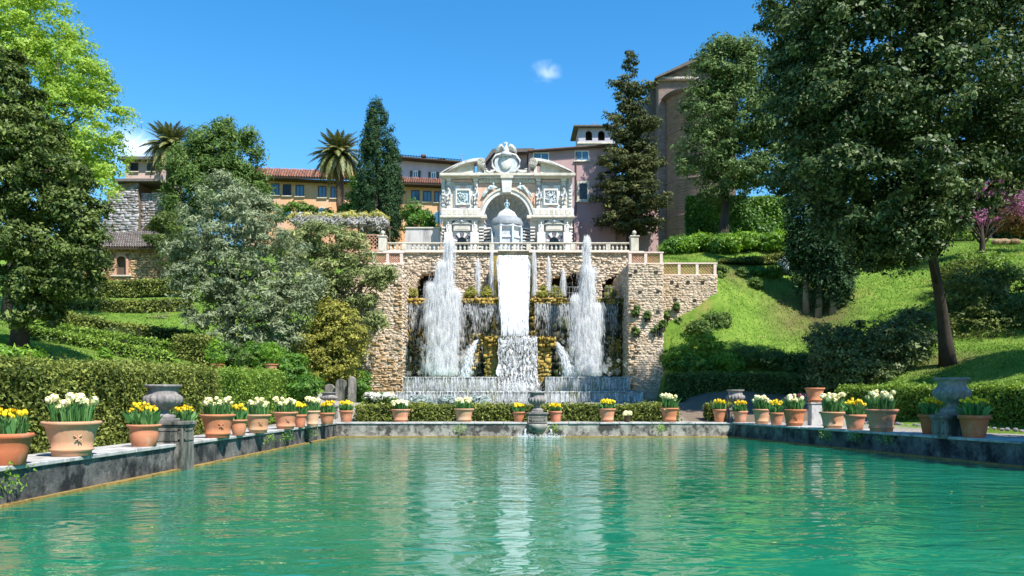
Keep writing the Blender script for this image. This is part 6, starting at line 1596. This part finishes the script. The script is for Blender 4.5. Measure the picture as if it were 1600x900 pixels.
ob = [(lambda k: (b[0]*k, b[1]*k, CZ+(b[2]-CZ)*k, b[3]*k, b[4], b[5]*k))(1-4.6/b[1]) for b in ob]   # whole crown set nearer the viewer so its shade clears the buttress
tree('holm_oak', 'huge dark evergreen oak filling the upper right with a leaning bare trunk', 'tree', gbase(1482, 572, 44.5), ob, .34, W(1425, 230, 41), 'bark', 'leaf_oak', 2500, .58, 66, .12, limbs=16, inner=.35, spread=.55, tri=False)
# leaning bare trunk continues from the slope into the crown
# round evergreen in front of the apse
Ye = 68.0
eb = [pblob(1140, 110, Ye, 50, 46, 2.4), pblob(1110, 120, Ye, 34, 36, 2), pblob(1175, 115, Ye, 38, 42, 2.2), pblob(1105, 180, Ye, 44, 46, 2.5), pblob(1165, 185, Ye, 52, 52, 2.8, -.6), pblob(1205, 190, Ye, 34, 55, 2.2), pblob(1100, 245, Ye, 44, 42, 2.6), pblob(1155, 255, Ye, 50, 44, 2.8, -.8), pblob(1200, 255, Ye, 34, 40, 2.2), pblob(1130, 292, Ye, 44, 28, 2.4), pblob(1130, 80, Ye, 26, 22, 1.5), pblob(1165, 82, Ye, 20, 20, 1.3)]
tree('evergreen_tree', 'rounded dense evergreen tree standing in front of the church apse', 'tree', gbase(1128, 372, 68), eb, .42, W(1140, 180, Ye), 'bark', 'leaf_mid2', 1150, .58, 56, .135, inner=.4, spread=.5)
# dark conifer left of the church: ragged tiers
Yt = 78.0; cb = []
for k in range(15):
    f = k/14; py = 85+f*265; hw = 8+f**.8*50+(6 if k % 3 == 0 else -5)
    if k >= 13: hw *= .85
    for j in range(3 if k > 2 else 1):
        off = (j-1)*hw*.55 if k > 2 else 0
        if k == 0: cb += [pblob(984, 82, Yt, 5, 10, .4), pblob(983, 96, Yt, 9, 10, .6)]
        cb.append(pblob(984+off+3*math.sin(k*2.3), py+random.uniform(-5, 5), Yt, hw*.52+3, 13, max(.4, hw*Yt/F*.6), random.uniform(-.8, .8)))
tree('cedar_tree', 'tall pointed dark conifer with ragged tiers left of the church', 'tree', gbase(984, 380, Yt), cb, .4, W(983, 150, Yt), 'bark', 'leaf_cedar', 900, .48, 46, .15, inner=.3, flat=.5, spread=.5, out=.5, limbs=14)
# cypress left of the organ
Yy = 78.0
def cypress_blobs(px, ptop, pbot, hw, Y, lean=0, n=14):
    b = []
    for k in range(n):
        f = k/(n-1); py = ptop+(pbot-ptop)*f; w = hw*min(1, .2+1.25*f**.6)*(1 if f < .85 else 1-.25*(f-.85)/.15)
        b.append(pblob(px+lean*f, py, Y, w, (pbot-ptop)/n*.9, w*Y/F))
    return b
yb = cypress_blobs(592, 172, 372, 36, Yy, 0) + cypress_blobs(582, 160, 240, 10, Yy) + cypress_blobs(612, 215, 372, 19, Yy)+cypress_blobs(572, 215, 360, 16, Yy)
tree('cypress', 'tall dark green cypress between the palm and the organ facade', 'tree', gbase(592, 388, Yy), yb, .35, W(590, 200, Yy), 'bark', 'leaf_cypress', 1500, .26, 46, .085, inner=.6, flat=2.0, spread=.45, limbs=4, aspect=2.4)
# three cypresses on the right slope
for px, hw, top, by, lab in [(1250, 27, 150, 492, 'left one of three dark cypresses on the lawn of the right slope'), (1283, 26, 170, 500, 'middle one of three dark cypresses on the right slope'), (1306, 22, 250, 502, 'right one of three dark cypresses on the right slope, shortest')]:
    Yc = 58.0+(1283-px)*.02
    tree('cypress', lab, 'tree', gbase(px+10 if px == 1250 else px-4, by, Yc), cypress_blobs(px, top, by-46 if px != 1306 else by-38, hw, Yc, 6, 16), .19, W(px, top+60, Yc), 'bark_pale', 'leaf_cypress', 430, .36, 46, .115, group='three cypresses on the right slope', inner=.55, flat=2.2, spread=.45, limbs=3, aspect=2.4)
# redbud
Yr = 60.0
rb = [pblob(1497, 332, Yr, 24, 14, 1.2), pblob(1535, 338, Yr, 22, 14, 1.2), pblob(1560, 300, Yr, 34, 20, 1.5), pblob(1590, 315, Yr, 30, 24, 1.5), pblob(1580, 285, Yr, 30, 14, 1.3), pblob(1470, 305, Yr, 14, 12, 1)]
tree('redbud_tree', 'small pink blossoming tree with forked trunk at the right edge', 'tree', gbase(1530, 392, Yr), rb, .28, W(1535, 350, Yr), 'bark', 'leaf_redbud', 260, .42, 34, .10, limbs=12, inner=.2)
shrub('bronze_shrub', 'bronze leaved shrub under the pink blossom at the right edge', 'shrub', [pblob(1580, 345, 62, 26, 18, 1.4), pblob(1600, 350, 62, 22, 18, 1.2)], 'leaf_bronze', 150, .35, 26, .11)
# lime green tree far left
Yl = 50.0
lb = [pblob(-10, 40, Yl, 70, 80, 3.5), pblob(60, 40, Yl, 55, 60, 3), pblob(100, 100, Yl, 50, 50, 2.6), pblob(40, 120, Yl, 70, 60, 3.2), pblob(140, 130, Yl, 42, 36, 2), pblob(160, 190, Yl, 40, 38, 2), pblob(110, 190, Yl, 55, 55, 2.6), pblob(150, 245, Yl, 46, 40, 2.2), pblob(165, 285, Yl, 30, 28, 1.6), pblob(40, 220, Yl, 60, 60, 3), pblob(100, 275, Yl, 50, 40, 2.4), pblob(20, -40, Yl, 60, 50, 3), pblob(-70, 60, Yl, 60, 120, 3)]
tree('lime_tree', 'tall lime green tree in fresh leaf at the left edge', 'tree', gbase(20, 500, Yl), lb, .5, W(40, 120, Yl), 'bark', 'leaf_lime', 1000, .52, 62, .115, limbs=12, inner=.45, spread=.5)
# dark tree in front of it
Yd = 32.0
db = [pblob(-10, 135, Yd, 34, 44, 1.8), pblob(18, 205, Yd, 46, 46, 2), pblob(-30, 210, Yd, 60, 70, 2.2), pblob(68, 262, Yd, 40, 40, 1.9), pblob(10, 290, Yd, 64, 56, 2.2), pblob(95, 325, Yd, 40, 36, 1.8), pblob(108, 385, Yd, 38, 36, 1.6), pblob(45, 370, Yd, 62, 48, 2.2), pblob(-20, 360, Yd, 50, 70, 2), pblob(85, 430, Yd, 42, 32, 1.6), pblob(30, 440, Yd, 55, 38, 1.8), pblob(28, 490, Yd, 34, 30, 1.1), pblob(-20, 85, Yd, 26, 34, 1.3)]
tree('magnolia_tree', 'big dark olive green evergreen tree on the lawn at the left edge', 'tree', gbase(30, 541, 34), [(b[0]*1.0, b[1]+1.2, b[2], b[3], b[4], b[5]) for b in db], .3, W(25, 250, 33.2), 'bark', 'leaf_dark', 1350, .30, 62, .085, limbs=12, inner=.4, spread=.5, tri=False)
# broad green tree above the hillside
Yn = 80.0
nb_ = [pblob(335, 235, Yn, 40, 38, 2.2), pblob(375, 250, Yn, 36, 40, 2), pblob(300, 270, Yn, 44, 40, 2.4), pblob(350, 300, Yn, 60, 46, 3), pblob(295, 315, Yn, 38, 40, 2.4), pblob(280, 345, Yn, 22, 34, 2), pblob(390, 300, Yn, 28, 40, 2), pblob(352, 205, Yn, 14, 20, 1), pblob(320, 225, Yn, 20, 22, 1.2), pblob(385, 222, Yn, 14, 18, 1)]
tree('pine_tree', 'broad mid green tree rising behind the grey olive on the left', 'tree', gbase(320, 400, Yn), nb_, .4, W(335, 260, Yn), 'bark', 'leaf_mid', 700, .58, 60, .13, inner=.35, flat=1.2, droop=-.4, aspect=3.0, spread=.45)
# silver olive
Yv = 47.0
vb = [pblob(350, 310, Yv, 42, 32, 1.7), pblob(320, 360, Yv, 50, 44, 2), pblob(390, 345, Yv, 50, 46, 2), pblob(300, 420, Yv, 38, 44, 1.6), pblob(360, 420, Yv, 60, 52, 2.3), pblob(430, 400, Yv, 50, 48, 2), pblob(330, 480, Yv, 50, 42, 1.8), pblob(400, 480, Yv, 55, 46, 2), pblob(450, 470, Yv, 46, 44, 1.8), pblob(370, 530, Yv, 55, 26, 1.6), pblob(440, 525, Yv, 40, 26, 1.4), pblob(352, 285, Yv, 16, 14, .7), pblob(275, 395, Yv, 16, 22, .8), pblob(405, 310, Yv, 20, 18, .8), pblob(285, 455, Yv, 18, 18, .8), pblob(490, 450, Yv, 18, 24, .9)]
tree('olive_tree', 'large silvery grey olive tree left of the fountain', 'tree', gbase(365, 578, Yv), vb, .26, W(365, 420, Yv), 'bark', 'leaf_olive', 1000, .40, 56, .075, inner=.15, aspect=3.2, spread=.7, limbs=14)
vb2 = [pblob(505, 375, 53, 46, 30, 1.8), pblob(470, 400, 53, 40, 36, 1.6), pblob(545, 395, 53, 34, 32, 1.5), pblob(520, 430, 53, 48, 36, 1.8), pblob(585, 435, 53, 28, 18, 1.1), pblob(565, 470, 53, 24, 16, 1), pblob(585, 505, 53, 20, 16, .8), pblob(500, 460, 53, 40, 34, 1.6), pblob(605, 430, 53, 14, 8, .7)]
tree('olive_tree', 'second, greener olive tree leaning in front of the left buttress', 'tree', gbase(520, 590, 52), vb2, .22, W(515, 430, 53), 'bark', 'leaf_olive_green', 620, .40, 50, .085, inner=.2, aspect=3.2, spread=.7, limbs=16)
yg = [pblob(522, 500, 48, 30, 34, 1.3), pblob(500, 540, 48, 36, 38, 1.5), pblob(548, 530, 48, 26, 36, 1.2), pblob(520, 572, 48, 44, 28, 1.5), pblob(475, 560, 48, 20, 26, 1)]
tree('laurel_tree', 'bushy yellow green laurel at the foot of the left buttress', 'tree', gbase(520, 606, 48), yg, .16, W(520, 530, 48), 'bark', 'leaf_yellowgreen', 520, .34, 46, .095, inner=.4, spread=.5)
shrub('garden_bush', 'green bush between cypress and grey garden wall', 'shrub', [pblob(655, 348, 76, 24, 26, 1.5), pblob(645, 330, 76, 12, 14, .9), pblob(672, 360, 76, 14, 14, 1)], 'leaf_fresh2', 190, .4, 34, .14)
shrub('garden_bush', 'bright green creeper bush between palm trunk and cypress', 'shrub', [pblob(553, 310, 83, 10, 34, .8), pblob(545, 335, 83, 16, 16, 1)], 'leaf_fresh2', 160, .35, 30, .13)
shrub('garden_bush', 'green bush in front of the orange house left of the pergola', 'shrub', [pblob(465, 330, 86, 26, 12, 1.4), pblob(500, 334, 86, 18, 10, 1.2), pblob(430, 335, 86, 20, 14, 1.2)], 'leaf_fresh2', 170, .4, 30, .14)

# palms: each frond is a part
def frond_mesh(L, droop, dry, seed):
    r = np.random.default_rng(seed); n = 34; V = []; Q = []; k = 0
    pts = []
    for i in range(n+1):
        f = i/n; pts.append(np.array([L*(f-.18*droop*f*f), 0, L*(.42*f-droop*f**2.0)]))
    for i in range(n):
        d = unit(pts[i+1]-pts[i]); w = .035*(1-i/n)+.01; s = np.array([0, 1.0, 0]); u = np.cross(d, s)
        V += [pts[i]+s*w, pts[i]-s*w, pts[i+1]-s*w, pts[i+1]+s*w]; Q.append((k, k+1, k+2, k+3)); k += 4
        f = i/n; ll = L*.19*math.sin(math.pi*min(1, f*.9+.12))+.05
        for sg in (-1, 1):
            for h in (0, .5):
                b = pts[i]*(1-h)+pts[i+1]*h; t = unit(s*sg*.75+d*.75-u*(.15 if not dry else -.35)+np.array([0, 0, -.12 if not dry else -.7])+r.normal(size=3)*.08)
                wv = unit(np.cross(t, u))*.026
                V += [b-wv, b+wv, b+t*ll*.6+wv*1.1+np.array([0, 0, -.01]), b+t*ll]; Q.append((k, k+1, k+2, k+3)); k += 4
    V = np.array(V, np.float32); Q = np.array(Q, np.int32); me = bpy.data.meshes.new('frond')
    me.vertices.add(len(V)); me.vertices.foreach_set('co', V.ravel()); me.loops.add(Q.size); me.loops.foreach_set('vertex_index', Q.ravel())
    me.polygons.add(len(Q)); me.polygons.foreach_set('loop_start', np.arange(0, Q.size, 4, dtype=np.int32))
    a = me.attributes.new('tint', 'FLOAT', 'FACE'); a.data.foreach_set('value', np.clip(.5+r.normal(size=len(Q))*.25, 0, 1).astype(np.float32))
    me.update(calc_edges=True); me.materials.append(M('leaf_palm_dry' if dry else 'leaf_palm')); return me
def palm(label, px, py, Y, rpx, base, trunk_r):
    c = W(px, py, Y); L = rpx*Y/F*1.12
    t = thing('palm_tree', label, 'palm tree', base)
    m = MB(); n = 16; bz = base[2]-.3
    pts = [(c.x+(base[0]-c.x)*(1-i/n), c.y, bz+(c.z-.35-bz)*i/n) for i in range(n+1)]
    m.tube(pts, [trunk_r*(1.0+(.06 if i % 2 else -.05)+(.35 if i >= n-2 else 0)) for i in range(n+1)], 12); m.build('trunk', 'bark_palm', t, smooth=False)
    FM = [frond_mesh(L, dr, False, i) for i, dr in enumerate((.42, .8, 1.1))] + [frond_mesh(L*.8, 1.15, True, 9), frond_mesh(L*.85, 1.0, True, 10)]
    N = 120
    for i in range(N):
        f = i/N; el = 72-f*92; k = 0 if f < .22 else 1 if f < .5 else 2
        if f > .74: k = 3+i % 2; el = -5-random.random()*20
        o = link('frond', FM[k], None, t, world=False)
        o.location = (c.x-base[0], c.y-base[1], c.z-base[2]-.2*f)
        o.rotation_euler = (random.uniform(-.15, .15), -R(el-18 if k < 3 else el), i*2.39996+random.uniform(-.15, .15)); s = random.uniform(.85, 1.08); o.scale = (s, s, s)
    return t
palm('tall palm with a full crown and hanging dry fronds before the orange house', 529, 245, 85, 46, gbase(536, 380, 85), .42)
palm('smaller palm with dry brown fronds behind the trees on the left', 266, 232, 88, 46, gbase(266, 360, 88), .42)

# ------------------------------------------------------------------ right slope planting
# ivy covered wall
YI = 73.0
iv = thing('ivy_wall', 'garden wall thickly covered with bright ivy below the church', 'ivy wall', (WX(1150, YI), YI, gz(WX(1150, YI), YI)))
MB().box(WX(1072, YI), WX(1232, YI), YI, YI+.6, 12, WZ(312, YI)).build('wall_body', 'mortar_dark', iv)
n = 16000; C = np.stack([WX(1070, YI)+rng.random(n)*(WX(1234, YI)-WX(1070, YI)), YI-.05-np.abs(rng.normal(size=n))*.18, WZ(380, YI)+rng.random(n)*(WZ(308, YI)-WZ(380, YI))], 1)
C[:, 1] -= .25*(np.sin(C[:, 0]*1.6)*np.sin(C[:, 2]*1.9)+.6)
V, Q = leaf_quads(C, unit(np.array([0, -.8, .35])+rng.normal(size=(n, 3))*.5), .13+.09*rng.random(n), 1.3)
npmesh('ivy_leaves', V, Q, np.clip(.5+.3*np.sin(C[:, 0]*1.2+C[:, 2])+rng.normal(size=n)*.2, 0, 1), 'leaf_fresh2', iv)
# row of bright shrubs on the upper terrace
for k, px in enumerate(range(1050, 1240, 23)):
    lab = ['first bright shrub right of the white finial pier', 'second bright shrub of the row above the wing parapet', 'third bright shrub of the row above the wing parapet', 'fourth bright shrub of the row, left of the round tree trunk', 'fifth bright shrub of the row, in front of the round tree trunk', 'sixth bright shrub of the row, right of the round tree trunk', 'seventh bright shrub of the row under the ivy wall', 'eighth bright shrub of the row beside the oak', 'last bright shrub of the row, partly behind the cypresses'][k]
    shrub('terrace_shrub', lab, 'shrub', [pblob(px, 388-(k % 3)*3-k*.8, 66, 17, 13, 1.1, random.uniform(-.5, .8)), pblob(px+9, 383-k, 67, 13, 11, 1.0)], 'leaf_fresh' if k % 3 else 'leaf_fresh2', 150, .34, 28, .11, group='bright shrubs on the upper terrace')
hedge('clipped_hedge', 'clipped sloping hedge on the upper edge of the right lawn', [(WX(1122, 63), 63, gz(WX(1122, 63), 63), WZ(408, 63)), (WX(1165, 63.4), 63.4, gz(WX(1165, 63.4), 63.4), WZ(404, 63.4)), (WX(1232, 64), 64, gz(WX(1232, 64), 64), WZ(397, 64))], 1.2, 'leaf_hedge', 330, .10)
for px, py, Y, r, lab, mt in [(1160, 428, 61, 7, 'small plant below the upper hedge, leftmost of the lawn plants', 'leaf_mid'), (1185, 424, 61.5, 8, 'small leafy plant below the upper hedge', 'leaf_fresh2'), (1210, 423, 61.6, 12, 'broad leafy plant under the upper hedge beside the spiky one', 'leaf_fresh2'), (1182, 447, 60, 8, 'lone small shrub in the middle of the right lawn', 'leaf_mid'), (1228, 413, 62.4, 11, 'spiky blue green plant at the right end of the upper hedge', 'leaf_silver'), (1125, 431, 60, 9, 'plant beside the end of the wing parapet', 'leaf_mid')]:
    x = WX(px, Y); z = gz(x, Y); k = r*Y/F
    shrub('lawn_plant', lab, 'plant', [(x, Y, z+k*.7, k, k, k)], mt, 50, .2, 22, .10, aspect=4 if mt == 'leaf_silver' else 2, group='plants on the right lawn')
# bright wild shrubs beside the buttress
for k, (px, py, Y, rx, ry_, lab, mt) in enumerate([(1062, 562, 53, 28, 20, 'bright wild shrub touching the right buttress', 'leaf_fresh'), (1098, 545, 53.5, 30, 22, 'tall bright wild shrub on the slope near the buttress', 'leaf_fresh'), (1080, 572, 52.2, 30, 14, 'low bright shrub above the dark hedge', 'leaf_fresh2'), (1130, 570, 52.4, 26, 16, 'yellowish bright shrub right of the tall wild shrub', 'leaf_fresh'), (1165, 560, 53, 24, 15, 'mid green shrub in the middle of the lower slope', 'leaf_mid'), (1205, 566, 52.6, 28, 16, 'darker shrub on the lower slope near the big hedge', 'leaf_hedge_dark'), (1245, 572, 51.5, 24, 18, 'dark shrub against the left end of the big hedge', 'leaf_hedge_dark'), (1120, 505, 56.6, 20, 16, 'shaded green bush on the slope under the wing wall', 'leaf_mid'), (1092, 515, 56.2, 16, 14, 'small shaded bush right at the wing wall', 'leaf_mid')]):
    shrub('slope_shrub', lab, 'shrub', [pblob(px, py, Y, rx, ry_, 1.2), pblob(px+rx*.4, py+ry_*.5, Y, rx*.7, ry_*.7, 1.0)], mt, 210, .30, 32, .10, group='wild shrubs on the right slope', spread=.5)
# big informal hedge round the oak trunk
bb = [pblob(1310, 560, 46, 46, 36, 1.6), pblob(1300, 590, 46, 34, 22, 1.3), pblob(1350, 540, 46.6, 44, 38, 1.6), pblob(1395, 555, 45.6, 44, 42, 1.6), pblob(1430, 525, 47, 38, 38, 1.5), pblob(1350, 585, 45.4, 50, 24, 1.4), pblob(1290, 530, 47, 26, 24, 1.3)]
shrub('big_hedge', 'big glossy untrimmed hedge left of the leaning oak trunk', 'hedge', bb, 'leaf_oak2', 640, .42, 52, .105, inner=.45, spread=.55)
bb = [pblob(1520, 470, 52, 50, 42, 2), pblob(1580, 460, 52, 50, 44, 2), pblob(1540, 515, 49, 56, 34, 1.8), pblob(1620, 500, 49, 50, 40, 1.8), pblob(1500, 440, 55, 40, 30, 1.6)]
shrub('big_hedge', 'loose olive green shrub mass right of the oak trunk', 'hedge', bb, 'leaf_hedge2', 620, .45, 46, .10, inner=.4, spread=.5)
shrub('slope_bush', 'pale green feathery bush in front of the pink blossoming tree', 'shrub', [pblob(1535, 420, 57, 40, 22, 1.5), pblob(1500, 425, 57, 24, 18, 1.2)], 'leaf_hedge_fresh', 240, .4, 36, .10, aspect=3, droop=-.6)
hedge('clipped_hedge', 'distant low hedge strip at the top of the right lawn', [(WX(1470, 72), 72, gz(WX(1470, 72), 72), gz(WX(1470, 72), 72)+1.1), (WX(1520, 72), 72, gz(WX(1520, 72), 72), gz(WX(1520, 72), 72)+1.1)], 1.2, 'leaf_hedge_fresh', 200, .12)
t = thing('boulder_pile', 'pale boulders on the upper right lawn beside the pink tree', 'boulders', (WX(1572, 68), 68, gz(WX(1572, 68), 68)))
for k in range(7):
    x = WX(1555+k*5.5, 68); MB().ball((x, 68+random.uniform(-.3, .3), gz(x, 68)+.15), random.uniform(.25, .5), 8, 6, (1.2, 1, .7)).build('boulder', 'rubble_ochre', t)
for k in range(10):
    px = 1360+k*34; Yx = 79+random.uniform(-2, 2); x = WX(px, Yx); z = gz(x, Yx); r_ = random.uniform(1.6, 2.4)
    lab = ['thicket bush on the right ridge, leftmost behind the oak', 'second thicket bush on the right ridge behind the oak', 'third thicket bush on the right ridge', 'thicket bush on the ridge left of the pink tree', 'thicket bush on the ridge directly behind the pink tree', 'thicket bush on the ridge just right of the pink tree trunk', 'thicket bush on the ridge above the boulders', 'thicket bush on the ridge at the right photo edge', 'thicket bush on the ridge cut by the right photo edge', 'thicket bush on the ridge beyond the right photo edge'][k]
    shrub('ridge_bush', lab, 'shrub', [(x, Yx, z+r_*.8, r_*1.2, r_, r_*1.1), (x+1, Yx+.5, z+r_*1.6, r_*.9, r_*.8, r_)], ['leaf_dark', 'leaf_mid', 'leaf_oak'][k % 3], 190, .55, 34, .16, group='bushes on the right ridge')
# trees beyond the right edge of the photo, whose shade falls on the path
for (x, y), h, lab in [((20.2, 15.8), 14, 'evergreen oak beside the pool beyond the right photo edge, nearest the viewer'), ((30, 33), 16, 'evergreen oak on the right lawn beyond the photo edge'), ((36, 44), 18, 'evergreen oak behind the right hedge beyond the photo edge')]:
    z = gz(x, y)
    bl_ = [(x+random.uniform(-1.8, 1.8), y+random.uniform(-1.8, 1.8), z+h*(.5+.42*random.random()), 2.4, 2.4, 2.2) for k in range(9)] if h < 19 else [(x-2.5+random.uniform(-3, 3), y+random.uniform(-3.5, 3.5), z+h*(.6+.32*random.random()), 2.9, 2.9, 2.3) for k in range(13)]
    tree('holm_oak', lab, 'tree', (x, y, z), bl_, .4, (x, y, z+h*.7), 'bark', 'leaf_oak', 620 if h < 19 else 1300, .8, 40, .22, group='oaks beyond the right edge')

# ------------------------------------------------------------------ left hillside
def lhedge(label, pts, w, hgt, mt, dens=260, leaf=.10):
    P = []
    for px, Y in pts: x = WX(px, Y); z = gz(x, Y); P.append((x, Y, z-.1, z+hgt))
    hedge('terrace_hedge', label, P, w, mt, dens, leaf, group='terrace hedges on the left hillside')
lhedge('highest terrace hedge right under the stone garden building', [(120, 66), (200, 65.5), (290, 64)], 1.2, 1.1, 'leaf_hedge')
lhedge('second terrace hedge down the left hillside', [(70, 58), (150, 57), (230, 57), (300, 58)], 1.0, .7, 'leaf_hedge')
lhedge('third terrace hedge in the middle of the left hillside', [(55, 51), (140, 50), (220, 49.5), (300, 51)], 1.0, .75, 'leaf_hedge')
lhedge('bright topped terrace hedge above the left lawn', [(50, 45), (120, 44.5), (200, 44), (270, 45)], 1.0, .7, 'leaf_hedge_fresh')
lhedge('lowest terrace hedge along the left lawn', [(35, 40), (100, 40.5), (170, 41), (270, 42.5)], .9, .55, 'leaf_hedge_fresh', 320, .09)
x = WX(300, 44.5); hedge('block_hedge', 'dark square clipped hedge block under the silver olive', [(WX(281, 44.5), 44.5, WZ(572, 44.5)-.3, WZ(527, 44.5)), (WX(326, 44.5), 44.5, WZ(572, 44.5)-.3, WZ(529, 44.5))], 1.6, 'leaf_hedge', 420, .085)
for k, (px, py, Y, rx, ry_, lab, mt) in enumerate([(90, 470, 62, 26, 22, 'dark shrub below the left end of the stone building', 'leaf_dark'), (150, 480, 60, 26, 20, 'shrub on the upper left hillside under the arched window', 'leaf_hedge'), (215, 490, 58, 28, 18, 'olive green shrub on the hillside right of the arched window', 'leaf_hedge'), (255, 505, 56, 20, 12, 'small shrub by the dry grass patch on the left hillside', 'leaf_olive_green'), (135, 515, 53, 20, 14, 'shrub in the middle of the left terraces', 'leaf_hedge'), (190, 530, 49, 22, 14, 'shrub above the bright terrace hedge', 'leaf_dark'), (410, 560, 45, 34, 24, 'fresh green shrubbery behind the far end of the left hedge', 'leaf_fresh2'), (455, 580, 44, 22, 26, 'fresh green creeper mass right of the left hedge end', 'leaf_fresh2'), (345, 555, 45, 26, 20, 'dark shrub beneath the silver olive', 'leaf_hedge_dark'), (562, 600, 50, 14, 16, 'green plant at the foot of the left buttress', 'leaf_fresh2'), (480, 605, 43, 20, 16, 'fresh bush left of the grey stone recess', 'leaf_fresh2'), (20, 560, 30, 40, 10, 'low leafy plants behind the left hedge at the photo edge', 'leaf_fresh')]):
    shrub('hillside_shrub', lab, 'shrub', [pblob(px, py, Y, rx, ry_, 1.2), pblob(px-rx*.4, py+ry_*.4, Y, rx*.7, ry_*.7, 1.0)], mt, 200, .3, 30, .095, group='shrubs on the left hillside', spread=.5)
# short grass over the lawns
def grass(name, label, xr, yr, n, ok):
    x = xr[0]+rng.random(n)*(xr[1]-xr[0]); y = yr[0]+rng.random(n)*(yr[1]-yr[0]); k = ok(x, y); x, y = x[k], y[k]; n = len(x)
    b = (np.sin(x*1.3+y*.7)+np.sin(y*1.7-x*.9)+np.sin(x*.41+y*.37))*.035
    C = np.stack([x, y, ground(x, y)+b+.03], 1); N = unit(rng.normal(size=(n, 3))*np.array([1, 1, .25])+np.array([0, -.5, .3]))
    V, Q = leaf_quads(C, N, .035+.04*rng.random(n), 2.6, -1.5)
    return tag(npmesh(name, V, Q, np.clip(.45+.3*np.sin(x*.9+np.sin(y*.7)*2)+rng.normal(size=n)*.25, 0, 1), 'leaf_grass'), label, 'grass', kind='stuff')
grass('lawn_grass', 'short grass of the lawns on the right slope', (10.5, 42), (30, 72), 120000, lambda x, y: (x/y*F+800 < 1640) & ((y > 52) | (x > 17)) & ~((x < 14.3) & (y > 56.5) & (y < 60)))
grass('lawn_grass', 'short grass of the lawn and terraces on the left', (-34, -12), (28, 62), 50000, lambda x, y: (x/y*F+800 > -30))
shrub('bare_bush', 'leafless reddish bush against the stone building wall', 'shrub', [pblob(152, 438, 68.5, 22, 20, .8)], 'leaf_bronze', 110, .3, 14, .06, aspect=4)
shrub('ivy_mass', 'dark creepers hanging over the right end of the stone building', 'shrub', [pblob(262, 385, 68, 18, 36, 1), pblob(255, 350, 72, 24, 16, 1.2), pblob(240, 375, 69, 20, 7, .8)], 'leaf_dark', 200, .35, 32, .12)
t = thing('stone_steps', 'small flight of pale stone steps on the left bank by the block hedge', 'steps', (WX(268, 43.5), 43.5, WZ(575, 43.5)))
for k in range(4): MB().box(WX(254, 43.5), WX(281, 43.5), 43.5+k*.3, 43.85+k*.3, WZ(577, 43.5), WZ(574-k*3.2, 43.5)).build('step', 'coping', t, bevel=.02)
# background trees that close the view behind houses and hill
for px, Y, h, lab, mt in [(-60, 80, 14, 'dark tree high on the hillside at the far left', 'leaf_dark'), (100, 88, 12, 'green tree behind the lime tree on the left', 'leaf_mid'), (430, 100, 6, 'low tree behind the left end of the orange house', 'leaf_mid'), (1290, 84, 17, 'tree behind the oak on the upper right', 'leaf_mid'), (1420, 86, 16, 'dark tree behind the oak at the far right', 'leaf_oak'), (1560, 84, 18, 'tall tree on the ridge at the right edge', 'leaf_dark'), (1680, 72, 17, 'dark tree beyond the right edge of the ridge', 'leaf_oak')]:
    x = WX(px, Y); z = gz(x, Y)
    bl_ = [(x+random.uniform(-2.5, 2.5), Y+random.uniform(-1.5, 1.5), z+h*(.35+.5*random.random()), 2.6, 2.4, 2.6) for k in range(8)]
    tree('background_tree', lab, 'tree', (x, Y, z), bl_, .35, (x, Y, z+h*.6), 'bark', mt, 260, .7, 40, .22, group='background trees')
# small yellow leaf shapes put in as glints on the pool
t = tag(npmesh('glint_specks', *(lambda C: leaf_quads(C, unit(np.array([0, 0, 1.0])+rng.normal(size=(90, 3))*.03), .02+.03*rng.random(90), 1.5, tri=False))(np.stack([-8+17*rng.random(90), 9+26*rng.random(90)**.8, np.full(90, .012)], 1)), rng.random(90), 'leaf_wisteria_young'), 'yellow specks standing in for glints on the pool surface', 'leaves', kind='stuff')
